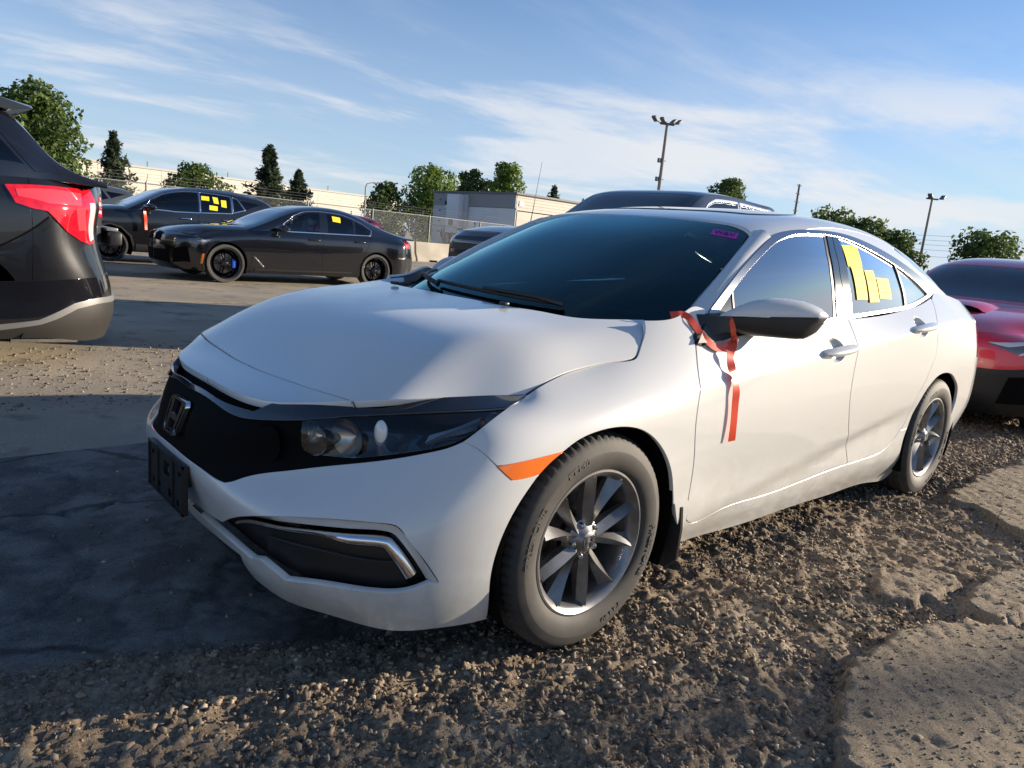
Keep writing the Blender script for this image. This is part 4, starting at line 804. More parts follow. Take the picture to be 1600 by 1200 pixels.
    # sensor housing behind the screen, cowl, wipers
    box('camera_housing', (-1.10, 0, 1.262), (.16, .24, .035), m_int, car, rot=Matrix.Rotation(R(24), 3, 'Y'), bevel=.012)
    box('rear_view_mirror', (-.98, -.02, 1.20), (.03, .24, .065), m_black, car, bevel=.014)
    H = S['hood']
    ys = np.linspace(-.74, .74, 31); V = []; F = []
    for y in ys:
        a = abs(y); xr = np.interp(a, [0, .3, .46, .57, .64, .70, .74], [-.045, -.05, -.08, -.11, -.22, -.32, -.40]); 
        zf = H.pos([-xr], [y])[0][2] - .028; xw = Wg.pos([np.clip(y, -.77, .77)], [.945])[0][0] - .06; zw = .935 if a < .6 else .935
        V += [(xr + .05, y, zf - .004), (xr - .03, y, zf - .012), ((xr + xw) / 2, y, .905), (xw, y, zw)]
    for i in range(30):
        for k in range(3): F.append((4*i+k, 4*i+k+1, 4*i+k+5, 4*i+k+4))
    mesh_obj('cowl', V, [f[::-1] for f in F], m_black, car, smooth=True)
    def wiper(y0, y1, lift):
        pts = [];
        for k in range(9):
            t = k / 8; y = y0 + (y1 - y0) * t; z = .905 + lift * t + .03; p = Wg.pos([y], [z])[0] + Wg.nrm([y], [z])[0] * .018; pts.append(tuple(p))
        w = tube('wiper_blade', pts, .007, m_black, car, 6)
        tube('wiper_arm', [pts[0], tuple(Vector(pts[1]) + Vector((.02, 0, .014))), tuple(Vector(pts[4]) + Vector((.012, 0, .012)))], [.011, .008, .006], m_black, w, 6); return w
    wiper(.42, -.22, .012); wiper(-.18, -.66, .03)
    box('washer_nozzle', (-.06, .33, .938), (.02, .035, .012), m_black, car, bevel=.004); box('washer_nozzle', (-.06, -.33, .938), (.02, .035, .012), m_black, car, bevel=.004)
    # ---- mirrors
    for sg in (1, -1):
        prof = [(.815, -.575, .950, .964, .980, .6), (.825, -.585, .935, .965, .992, .7), (.840, -.605, .908, .966, 1.011, .9), (.858, -.631, .902, .968, 1.026, 1), (.884, -.668, .904, .971, 1.036, 1), (.918, -.722, .904, .975, 1.039, 1), (.953, -.777, .905, .979, 1.034, 1), (.969, -.804, .908, .981, 1.030, .95), (.987, -.836, .928, .983, 1.021, .9), (1.003, -.865, .963, .985, 1.008, .8), (1.010, -.879, .978, .986, .998, .6)]
        up_r, lo_r = [], []
        for y, xf, zb_, zc, zt_, k in prof:
            xr = -.80 - (y - .82) * .68; d = (xf - xr)
            if d < .03: xr = xf - .03; d = .03
            def arc(z0, z1, sgn, n=9):
                out = []
                for i in range(n):
                    a = math.pi / 2 * i / (n - 1); out.append((xf - d * .62 * (1 - math.cos(a)**.8 if True else 0) * (i / (n-1))**.6, y * sg, z0 + (z1 - z0) * math.sin(a)))
                return out
            u_ = arc(zc + .0015, zt_, 1); l_ = arc(zc - .0015, zb_, -1)
            up_r.append(u_ + [(xr, y * sg, zt_ - .006), (xr, y * sg, zc + .0015)]); lo_r.append(l_ + [(xr, y * sg, zb_ + .006), (xr, y * sg, zc - .0015)])
        mr = loft('door_mirror', lo_r, m_black, car, angle=45); loft('mirror_cap', up_r, m_white, mr, angle=45)
        gl = [(-.806 - (y - .82) * .68, y * sg, z) for y, z in ((.85, .925), (.955, .925), (.985, .945), (.985, 1.005), (.95, 1.022), (.86, 1.012))]
        mesh_obj('mirror_glass', gl, [tuple(range(6)) if sg < 0 else tuple(range(6))[::-1]], m_chrome, mr)
        # arm and triangular foot on the door
        foot = [(-.448, .820, .880), (-.50, .80, .925), (-.545, .785, .968), (-.64, .785, .970), (-.72, .80, .945), (-.70, .822, .905), (-.58, .828, .888)]
        loft('mirror_foot', [[(x, (y - .02) * sg, z) for x, y, z in foot], [(x, (y + .010) * sg, z) for x, y, z in foot]], m_black, mr)
        rg = [[(-.50, .775, .966), (-.70, .775, .966), (-.70, .80, .905), (-.50, .81, .893)], [(-.545, .82, .966), (-.74, .82, .964), (-.74, .83, .915), (-.545, .83, .905)], [(-.585, .845, .964), (-.76, .845, .962), (-.76, .845, .925), (-.59, .845, .92)]]
        loft('mirror_arm', [[(x, y * sg, z) for x, y, z in r] for r in rg], m_black, mr)
    # ---- door handles with their cups
    for sg in (1, -1):
        for (xa, za, xb, zb2) in ((-1.212, .826, -1.488, .846), (-2.105, .908, -2.395, .930)):
            rings = []; n = 14
            def yb(x, z): u = S['x2u'](x); vv = np.linspace(.4, .75, 200); p = body.pos(np.full(200, u), vv); return np.interp(z, p[:, 2], p[:, 1])
            for k in range(13):
                t = k / 12; x = xa + (xb - xa) * t; z = za + (zb2 - za) * t; hgt = .020 * (math.sin(math.pi * min(max(t, .02), .98))**.22); bulge = .042 * math.sin(math.pi * min(max(t, .02), .98))**.3
                y0 = yb(x, z)
                rings.append([(x, (y0 - .012 + (bulge + .012) * max(0, math.cos(a))**.7 if math.cos(a) > 0 else y0 - .012 + (bulge * .45) ) * sg, z + hgt * math.sin(a) + .004) for a in [2 * math.pi * i / n for i in range(n)]])
            loft('door_handle', rings, m_white, car, angle=60)
    # ---- wheels, liners, flaps, floor
    for sg in (1, -1):
        w1 = wheel(car, (0, .7735 * sg, .319), sg, spin=.05, face=.0945); w2 = wheel(car, (-2.7, .7815 * sg, .319), sg, spin=.22, face=.0945)
        for w in (w1, w2):
            emblem(w, lambda x, y, z: Vector((-x, .0835 + z, y)), .36, m_satin, th=.002)
            K = WHEELKIT['civic']
            for body_t, ang in (('FT140', 66), ('FIRESTONE', 16), ('FT140', 246), ('FIRESTONE', 196)):
                def mp(x, y, z, ang=ang): a = R(ang) + x / .266; rr = .266 + y; return Vector((math.cos(a) * rr, .1082 + z, math.sin(a) * rr))
                key = 'txt%s%d' % (body_t, ang)
                if key in K: obj_from(K[key], 'sidewall_lettering', w)
                else: K[key] = text_obj('sidewall_lettering', body_t, .026, P('raised_rubber_lettering', (.055, .05, .045), .7), w, extrude=.0016, bold=True, map_fn=mp, sx=1.3).data
        arch_liner(car, 0, .325, .45 * sg, .878 * sg, .362); arch_liner(car, -2.7, .33, .45 * sg, .88 * sg, .365)
        fl = [(-.372, .60, .36), (-.40, .86, .36), (-.418, .875, .35), (-.437, .872, .27), (-.44, .868, .16), (-.40, .855, .14), (-.34, .62, .16)]
        loft('mud_flap', [[(x, y * sg, z) for x, y, z in fl], [(x - .012, y * sg, z) for x, y, z in fl]], m_black, car)
    box('underbody', (-1.45, 0, .215), (3.9, 1.5, .06), m_dark, car, bevel=.02)
    box('engine_bay', (.12, 0, .42), (.9, 1.02, .36), m_dark, car, bevel=.04); box('cabin_floor', (-1.6, 0, .30), (2.1, 1.60, .12), m_int, car, bevel=.03)
    box('boot_floor', (-3.0, 0, .62), (1.0, 1.05, .6), m_dark, car, bevel=.05); box('bulkhead', (-.36, 0, .60), (.1, 1.45, .56), m_dark, car)
    for sg in (1, -1): box('door_card', (-1.45, .80 * sg, .60), (2.0, .05, .62), m_int, car, bevel=.02)
    # ---- cabin
    V = [(-.33, -.70, .80), (-.33, .70, .80), (-.36, -.70, .905), (-.36, .70, .905), (-.62, -.72, .93), (-.62, .72, .93), (-.86, -.72, .90), (-.86, .72, .90), (-.90, -.70, .62), (-.90, .70, .62)]
    mesh_obj('dashboard', V, [(0, 2, 3, 1), (2, 4, 5, 3), (4, 6, 7, 5), (6, 8, 9, 7)], m_int, car, smooth=True)
    for sg in (1, -1):
        s = box('front_seat', (-1.45, .37 * sg, .48), (.52, .50, .16), m_seat, car, bevel=.06, seg=3)
        rt_ = Matrix.Rotation(R(-20), 3, 'Y'); b = box('seat_back', (-1.80, .37 * sg, .80), (.16, .49, .62), m_seat, s, rot=rt_, bevel=.07, seg=3)
        box('headrest', (-1.925, .37 * sg, 1.175), (.10, .26, .17), m_seat, s, rot=rt_, bevel=.045, seg=3)
    box('rear_seat', (-2.45, 0, .52), (.5, 1.25, .16), m_seat, car, bevel=.06); box('rear_seat_back', (-2.75, 0, .82), (.16, 1.25, .58), m_seat, car, rot=Matrix.Rotation(R(-22), 3, 'Y'), bevel=.06)
    c = Vector((-1.0, .37, .90)); ax = Vector((-.92, 0, .38)).normalized(); e1 = Vector((0, 1, 0)); e2 = ax.cross(e1); bm = bmesh.new()
    add_tube(bm, [c + (e1 * math.cos(a) + e2 * math.sin(a)) * .18 for a in [2 * math.pi * k / 32 for k in range(33)]], .015, 8, cap=False)
    for a in (0, math.pi, -math.pi / 2): add_tube(bm, [c, c + (e1 * math.cos(a) + e2 * math.sin(a)) * .175], .018, 6)
    bm_obj('steering_wheel', bm, m_int, car, smooth=True)
    return car, S
civic, CS = build_civic()

# ---------------------------------------------------------------- red tape tied round the mirror arm
def ribbon(name, pts, mat, w=.022, wdir=None, label=None, cat=None, group=None, parent=None):
    """flat strip through pts; each entry (x, y, z, half-width direction vector)"""
    P0 = np.array([p[:3] for p in pts], float); Wd = np.array([p[3] for p in pts], float); t = np.arange(len(pts)); x = np.linspace(0, len(pts) - 1, (len(pts) - 1) * 6 + 1)
    a = spl(t, P0, x); d = spl(t, Wd, x); d /= np.linalg.norm(d, axis=1)[:, None]; n = np.cross(np.gradient(a, axis=0), d); n /= np.linalg.norm(n, axis=1)[:, None]; e = n * .0006
    V = np.concatenate([a - d * w / 2 + e, a + d * w / 2 + e, a + d * w / 2 - e, a - d * w / 2 - e]); N = len(a); F = []
    for i in range(N - 1):
        for k in range(4): F.append((k*N+i, ((k+1) % 4)*N+i, ((k+1) % 4)*N+i+1, k*N+i+1))
    F += [(0, N, 2*N, 3*N), (N-1, 4*N-1, 3*N-1, 2*N-1)]
    o = mesh_obj(name, V, F, mat, parent, smooth=True); o.data.set_sharp_from_angle(angle=R(40))
    return tag(o, label, cat, group)
tp = empty('tape_streamer', (-.47, .93, .9), 0, None, "red tape tied round the white sedan's mirror, its long end hanging down the door", 'tape')
def strip(pts, face, w, name, mat, parent=None, org=(0, 0, 0), **k):
    """ribbon whose flat side turns towards face (one vector, or one per point)"""
    A = np.array(pts, float) - np.array(org); T = np.gradient(A, axis=0); F_ = np.broadcast_to(np.array(face, float), A.shape); d = np.cross(T, F_); d /= np.linalg.norm(d, axis=1)[:, None]
    return ribbon(name, [(*A[i], d[i]) for i in range(len(A))], mat, w, parent=parent, **k)
OG = (-.47, .93, .9); out_ = (.80, .55, .12)
strip([(-.405, .742, .958), (-.425, .757, .962), (-.443, .767, .962), (-.457, .787, .948), (-.475, .807, .917), (-.492, .828, .892), (-.538, .846, .866), (-.591, .856, .876), (-.623, .856, .892)], [(.4, .7, .6), (.4, .7, .6), (.4, .7, .5)] + [(.35, .85, .3)] * 6, .024, 'loop', m_tape, tp, OG)
strip([(-.621, .858, .893), (-.602, .858, .911), (-.598, .852, .937), (-.592, .838, .962), (-.625, .80, .972)], out_, .017, 'loop', m_tape, tp, OG)
bm = bmesh.new(); bmesh.ops.create_icosphere(bm, subdivisions=2, radius=.013); bmesh.ops.scale(bm, vec=(1, .7, 1.25), verts=bm.verts); bmesh.ops.translate(bm, vec=(-.614 + .47, .860 - .93, .893 - .9), verts=bm.verts); bm_obj('knot', bm, m_tape, tp, smooth=True)
strip([(-.606, .862, .894), (-.592, .865, .869), (-.577, .872, .847), (-.572, .880, .825), (-.574, .889, .801), (-.580, .897, .780), (-.581, .903, .764), (-.584, .910, .73), (-.587, .911, .695), (-.596, .911, .631), (-.607, .908, .561)], [(.7, -.6, .1), (.6, .5, .1), (.3, .9, .1), (.3, .9, .1), (.3, .9, .1), (-.5, .8, .2), (-.1, .95, .2), (.25, .95, .1), (.25, .95, .1), (.2, .95, .1), (.3, .9, .1)], .030, 'streamer', m_tape, tp, OG)
# ---------------------------------------------------------------- the other vehicles: one parametric body, many outlines
m_bpaint = P('black_car_paint', (.0045, .005, .008), .18, coat=1., coat_rough=.015)
m_bpaint2 = P('black_metallic_paint', (.010, .011, .014), .25, metal=.3, coat=1., coat_rough=.02)
m_gpaint = P('grey_metallic_paint', (.08, .085, .09), .3, metal=.5, coat=1.)
m_red = P('red_car_paint', (.72, .012, .035), .25, metal=0., coat=1., coat_rough=.015)
m_maroon = P('maroon_car_paint', (.10, .008, .018), .25, metal=.3, coat=1.)
m_silver = P('silver_trim', (.30, .30, .30), .35, metal=.6)
m_redlamp = P('red_lamp_lens', (.45, .01, .015), .1, coat=1.)
m_redlamp2 = P('bright_red_lamp_lens', (.60, .008, .02), .08, coat=1., var=.25, vscale=25)
m_clearlamp = P('clear_lamp_lens', (.42, .44, .46), .1, coat=1.)
m_darkglass = GLASS('dark_tinted_glass', (.035, .04, .045), 1.3)
m_midglass = GLASS('light_tinted_glass', (.42, .46, .48), 1.2)
m_screen2 = GLASS('blue_windscreen_glass', (.22, .27, .30), 1.6)
m_gapline = P('panel_gap', (.002, .002, .002), .9, spec=.1)
m_brim = P('black_alloy', (.008, .008, .009), .15, coat=1.)
m_srim = P('machined_alloy', (.35, .35, .36), .25, metal=.9)
m_blue = P('blue_caliper', (.01, .09, .55), .35, coat=.6)

def pwl(pts, x):
    p = sorted(pts); return np.interp(x, [q[0] for q in p], [q[1] for q in p])
class GCar:
    FR = [0, .08, .26, .46, .66, .86, 1.]; YF = [.93, .965, .985, .997, 1., .985]
    def __init__(s, sp):
        s.sp = sp; hw = sp['hw']; top = sp['top']; zb = sp.get('zb', .2); rf = sp.get('round', 1.)
        rows = []; y0 = top[0][2] / hw
        for f, dx in ((0, 0), (.42, -.02), (.74, -.09), (.90, -.22)):
            rows.append([(x + dx * rf, f * hw * ((s.YF + [y0])[j]), z) for j, (x, z) in enumerate(sp['front'])])
        nf = len(rows)
        for x, z, y in top: rows.append([(x, hw * s.YF[j] if j < 6 else y, zb + (z - zb) * s.FR[j]) for j in range(7)])
        ns = len(top); y1 = top[-1][2] / hw
        for f, dx in ((.90, .20), (.74, .08), (.42, .02), (0, 0)): rows.append([(x + dx * rf, f * hw * ((s.YF + [y1])[j]), z) for j, (x, z) in enumerate(sp['rear'])])
        rows = np.array(rows); full = np.concatenate([mirror_rows(rows, 2), rows[-3:-1][::-1] * np.array([1, -1, 1])])
        d = np.linalg.norm(np.diff(full, axis=0), axis=2).mean(1); u = np.concatenate([[0], np.cumsum(d)]); u -= u[2]
        cw = sp.get('crease', .0)
        s.body = Grid(full, u=u, crease=5, crease_w=lambda q: np.full_like(q, cw)); s.u_end = u[-3]; s.ux = u[2 + nf:2 + nf + ns]; s.xs = np.array([t[0] for t in top])
        s.vt = s.body.v[-1]
        g = [0, .03, .12, .36, .68, 1]; fr = [0, .35, .6, .8, .92, 1]; sc = hw * .8
        def crown(rows_, nose=0.):
            P_ = []; vv = [-q * sc for q in fr[:0:-1]] + [q * sc for q in fr]
            for x, zc, ye, ze in rows_:
                x0, xl = rows_[0][0], rows_[0][0] - .6; half = [(x - nose * (fr[i]**3) * max(0, (x - xl) / (x0 - xl)), ye * fr[i], zc + (ze - zc) * g[i]) for i in range(6)]; P_.append([(a, -b, c) for a, b, c in half[:0:-1]] + half)
            return Grid(P_, u=[-r[0] for r in rows_], v=vv, flip=-1)
        s.sc = sc
        tz = lambda x: pwl([(a, b) for a, b, c in top], x); ty = lambda x: pwl([(a, c) for a, b, c in top], x)
        s.hood = crown([(x, zc, ty(x) - .004, tz(x)) for x, zc in sp['hood']], .20 * rf); s.cab = crown(sp['cab'])
        P_ = []
        for x, zc, ye, ze in sp['cab']:
            yb, zb_ = ty(x), tz(x); P_.append([(x, yb + (ye - yb) * t + .035 * math.sin(math.pi * t) * min(1, max(0, (ze - zb_) / .3)), zb_ + (max(ze, zb_ + .02) - zb_) * t) for t in (0, .33, .66, 1)])
        s.side = Grid(P_, u=[-r[0] for r in sp['cab']], v=[0, .15, .3, .45])
        s.tz = tz
    def uv(s, grid, pts):
        """(x, z) -> surface coordinates"""
        out = []
        for x, z in pts:
            if grid is s.body:
                u = np.interp(-x, -s.xs, s.ux); v = np.interp(z, s.body.pos(np.full(7, u), s.body.v)[:, 2], s.body.v)
            else: u = -x; q = grid.pos(np.full(4, u), grid.v)[:, 2]; v = np.interp(z, q, grid.v)
            for _ in range(12):
                h = 1e-4; a = grid.pos([u], [v])[0]; b = grid.pos([u + h], [v])[0]; c = grid.pos([u], [v + h])[0]
                J = np.array([[b[0] - a[0], c[0] - a[0]], [b[2] - a[2], c[2] - a[2]]]) / h; r = np.array([x - a[0], z - a[2]])
                if abs(np.linalg.det(J)) < 1e-6: break
                d = np.clip(np.linalg.solve(J, r), -.05, .05); u += d[0]; v += d[1]
            out.append((u, v))
        return out
    def poly(s, grid, pts, smooth=False):
        q = s.uv(grid, pts)
        return [q + q[:1]] if smooth else [[q[i], q[(i+1) % len(q)]] for i in range(len(q))]
    def arch(s, xw, ra, zw):
        pts = [(xw + ra * math.cos(R(a)), zw + ra * math.sin(R(a))) for a in range(-20, 201, 10)]
        q = [p for p in s.uv(s.body, [p for p in pts if p[1] > s.sp.get('zb', .2) + .015])]
        return [(q[0][0], 0.)] + q + [(q[-1][0], 0.)]
def build_gcar(name, label, cat, loc, sp, group=None, both=True, rz=0.):
    g = GCar(sp); car = empty(name, loc, rz, None, label, cat, group); paint = sp['paint']; step = sp.get('step', .06); B = g.body; V = g.vt
    wr = sp['wr']; wb = sp['wb']; ra = sp.get('ra', wr + .045); zw = wr
    cuts = [g.uv(B, c) for c in sp['cuts']]           # door front, split, rear door end (bottom to top)
    cuts = [[(c[0][0], 0.)] + c + [(c[-1][0], V)] for c in cuts]
    u_b = g.uv(B, [(sp.get('xb', ra + .04), .4)])[0][0]; u_r = g.uv(B, [(-wb - sp.get('xr', ra + .04), .4)])[0][0]
    c0 = [(u_b, 0.), (u_b, V)]; c4 = [(u_r, 0.), (u_r, V)]
    a1 = g.arch(0, ra, zw)[::-1]; a2 = g.arch(-wb, ra, zw)[::-1]
    kw = dict(step=step, bstep=step * .5, gap=.003, depth=.03)
    def piece(nm, L, Rr, arch, **k):
        bot = [[Rr[0], arch[0]], arch, [arch[-1], L[0]]] if arch else [[Rr[0], L[0]]]
        loop = [L, [L[-1], Rr[-1]], Rr[::-1]] + bot
        for mir in ((False, True) if both else (False,)): panel(nm, B, [loop], paint, car, mirror=mir, **{**kw, **k})
    panel('front_bumper', B, [[[(0, 0), (0, V)], [(0, V), (u_b * .5, V), (u_b, V)], c0[::-1], [(u_b, 0), (u_b * .5, 0), (0, 0)]]], sp.get('bumper_paint', paint), car, sym=0, **kw)
    piece('front_fender', c0, cuts[0], a1)
    for a, b, nm in [(0, 1, 'front_door'), (1, 2, 'rear_door')][:len(cuts) - 1]: piece(nm, cuts[a], cuts[b], None)
    piece('quarter_panel', cuts[-1], c4, a2)
    ue = g.u_end
    for mir in (False, True): panel('rear_bumper', B, [[c4, [(u_r, V), (ue, V)], [(ue, V), (ue, 0)], [(ue, 0), (u_r, 0)]]], paint, car, mirror=mir, **kw)
    hx = [r[0] for r in sp['hood']]; sc = g.sc
    panel('bonnet', g.hood, [[[(-hx[0], 0), (-hx[0], sc * .98)], [(-hx[0], sc * .98), (-hx[-1], sc * .98)], [(-hx[-1], sc * .98), (-hx[-1], 0)], [(-hx[-1], 0), (-hx[0], 0)]]], paint, car, sym=1, **kw)
    # cab top with its glass cut out
    cx = [r[0] for r in sp['cab']]; cowl, hdr = sp['screen']; rg = sp.get('rear_glass')
    def quad(xa, xb, fa, fb): return [[(-xa, -sc * fa), (-xa, sc * fa)], [(-xa, sc * fa), (-xb, sc * fb)], [(-xb, sc * fb), (-xb, -sc * fb)], [(-xb, -sc * fb), (-xa, -sc * fa)]]
    outer = [[(-cx[0], -sc), (-cx[0], sc)], [(-cx[0], sc), (-cx[-1], sc)], [(-cx[-1], sc), (-cx[-1], -sc)], [(-cx[-1], -sc), (-cx[0], -sc)]]
    holes = [quad(cowl, hdr, .93, .91)] + ([quad(rg[0], rg[1], .88, .86)] if rg else [])
    panel('roof', g.cab, [outer] + holes, sp.get('roof_paint', paint), car, **{**kw, 'gap': 0., 'depth': .02})
    panel('windscreen', g.cab, [quad(cowl, hdr, .935, .915)], sp.get('screen_mat', m_screen2), car, **{**kw, 'gap': 0., 'depth': 0, 'off': -.003})
    if rg: panel('rear_window', g.cab, [quad(rg[0], rg[1], .885, .865)], m_darkglass, car, **{**kw, 'gap': 0., 'depth': 0, 'off': -.003})
    wins = [g.poly(g.side, w) for w in sp['wins']]
    lo = g.side.u[0] + .02; hi = g.side.u[-1]
    frame = [[(lo, 0), (lo, .45)], [(lo, .45), (hi, .45)], [(hi, .45), (hi, 0)], [(hi, 0), (lo, 0)]]
    trim = sp.get('trim')
    for mir in (False, True):
        panel('window_frame', g.side, [frame] + wins, sp.get('frame_paint', paint), car, mirror=mir, **{**kw, 'gap': 0., 'depth': .02})
        for i, w in enumerate(wins):
            panel('side_window', g.side, [w], sp.get('glass', m_darkglass), car, mirror=mir, **{**kw, 'gap': 0., 'depth': 0, 'off': -.004})
        if trim:
            for w in trim:
                q = dense(g.poly(g.side, w), .04); q = q if area2(q) > 0 else q[::-1]
                panel('window_trim', g.side, [inset(q, -.012), inset(q, .004)], m_satin, car, mirror=mir, **{**kw, 'gap': 0., 'depth': .004, 'off': .006})
        for (nm, surf, pts, mat, off) in sp.get('bits', []):
            panel(nm, getattr(g, surf), [g.poly(getattr(g, surf), pts)], mat, car, mirror=mir, **{**kw, 'gap': 0., 'depth': .01, 'off': off, 'step': min(step, .04), 'bstep': .02})
        sg = -1 if mir else 1
        for (nm, surf, uvp, mat, off) in sp.get('uvbits', []):
            q = [(a, b * V) for a, b in uvp]; panel(nm, B, [[[q[i], q[(i+1) % len(q)]] for i in range(len(q))]], mat, car, mirror=mir, **{**kw, 'gap': 0., 'depth': .01, 'off': off, 'step': min(step, .04), 'bstep': .02})
        mx, my, mz, ms = sp['mirror']
        pr = [(.0, -.02, .02, .45), (.03, -.055, .05, .85), (.1, -.07, .062, 1.), (.17, -.068, .06, 1.), (.215, -.05, .045, .85), (.235, -.025, .025, .5)]
        mo = loft('door_mirror', [[(mx + .09 * ms * k * math.cos(a) - .06 * w * ms / .2, (my + w * ms) * sg, mz + ((zt + zb_) / 2 + (zt - zb_) / 2 * math.sin(a)) * ms) for a in [2 * math.pi * i / 12 for i in range(12)]] for w, zb_, zt, k in pr], sp.get('mirror_mat', paint), car)
        tube('mirror_arm', [(mx - .02, (my - .12) * sg, mz - .06 * ms), (mx - .01, (my + .04) * sg, mz - .035 * ms)], .03 * ms, m_black, mo, 8)
        for hx_, hz_ in sp.get('handles', []):
            u, v = g.uv(B, [(hx_, hz_)])[0]; p = B.pos([u], [v])[0]
            box('door_handle', (p[0], (p[1] + .012) * sg, p[2]), (.21, .045, .032), sp.get('handle_mat', paint), car, bevel=.014)
        for xw in (0, -wb):
            wheel(car, (xw, (g.sp['hw'] - .025 - sp.get('ww', .24) / 2) * sg, wr), sg, rad=wr, rim=wr * sp.get('rimf', .72), width=sp.get('ww', .24), face=sp.get('ww', .24) / 2 - .012, style=sp.get('wheel', ('s', 5, .16, .03, .05, 1)), mat=sp.get('rim_mat', m_srim), kit=sp.get('kit', name), tyre_n=72, detail=False, caliper=sp.get('caliper') if xw == 0 else None, spin=.2)
            arch_liner(car, xw, zw, (g.sp['hw'] - .4) * sg, (g.sp['hw'] - .035) * sg, ra + .012)
    fx, rx = sp['front'][3][0], sp['rear'][3][0]; hw = sp['hw']; zb = sp.get('zb', .2)
    box('underbody', ((fx + rx) / 2, 0, zb + .08), (fx - rx - .5, 2 * hw - .5, .1), m_dark, car)
    zt = g.tz(-wb / 2); box('cabin_floor', (-wb / 2 - .1, 0, (zb + zt) / 2 - .15), (wb - 1.0, 2 * hw - .18, zt - zb - .45), m_int, car)
    box('engine_bay', (fx - .75, 0, zb + .28), (.9, 2 * hw - .85, .35), m_dark, car); box('boot_floor', (rx + .55, 0, zb + .33), (.7, 2 * hw - .75, .45), m_dark, car)
    sx = sp.get('seat_x', -wb * .52); sz = zt
    for sg in (1, -1):
        st = box('seat', (sx, .38 * sg, sz - .02), (.15, .46, .5), sp.get('seat_mat', m_seat), car, rot=Matrix.Rotation(R(-15), 3, 'Y'), bevel=.05); box('headrest', (sx - .09, .38 * sg, sz + .30), (.1, .25, .16), sp.get('seat_mat', m_seat), st, bevel=.04)
    box('rear_seat', (sx - .95, 0, sz - .05), (.15, 1.2, .5), sp.get('seat_mat', m_seat), car, rot=Matrix.Rotation(R(-18), 3, 'Y'), bevel=.05)
    box('dashboard', (cowl - .30, 0, g.tz(cowl) - .10), (.40, 2 * hw - .5, .16), m_int, car, bevel=.05)
    return car, g
def note_on(car, g, grid, pts, name='paper_note', mat=None, label=None):
    q = g.uv(grid, pts); s = [[q[k], q[(k+1) % len(q)]] for k in range(len(q))]
    n = panel(name, grid, [s], mat or m_yellow, car, off=.004, depth=.001, roll=.0001, gap=0, step=.06)
    if label: n['label'] = label
    return n

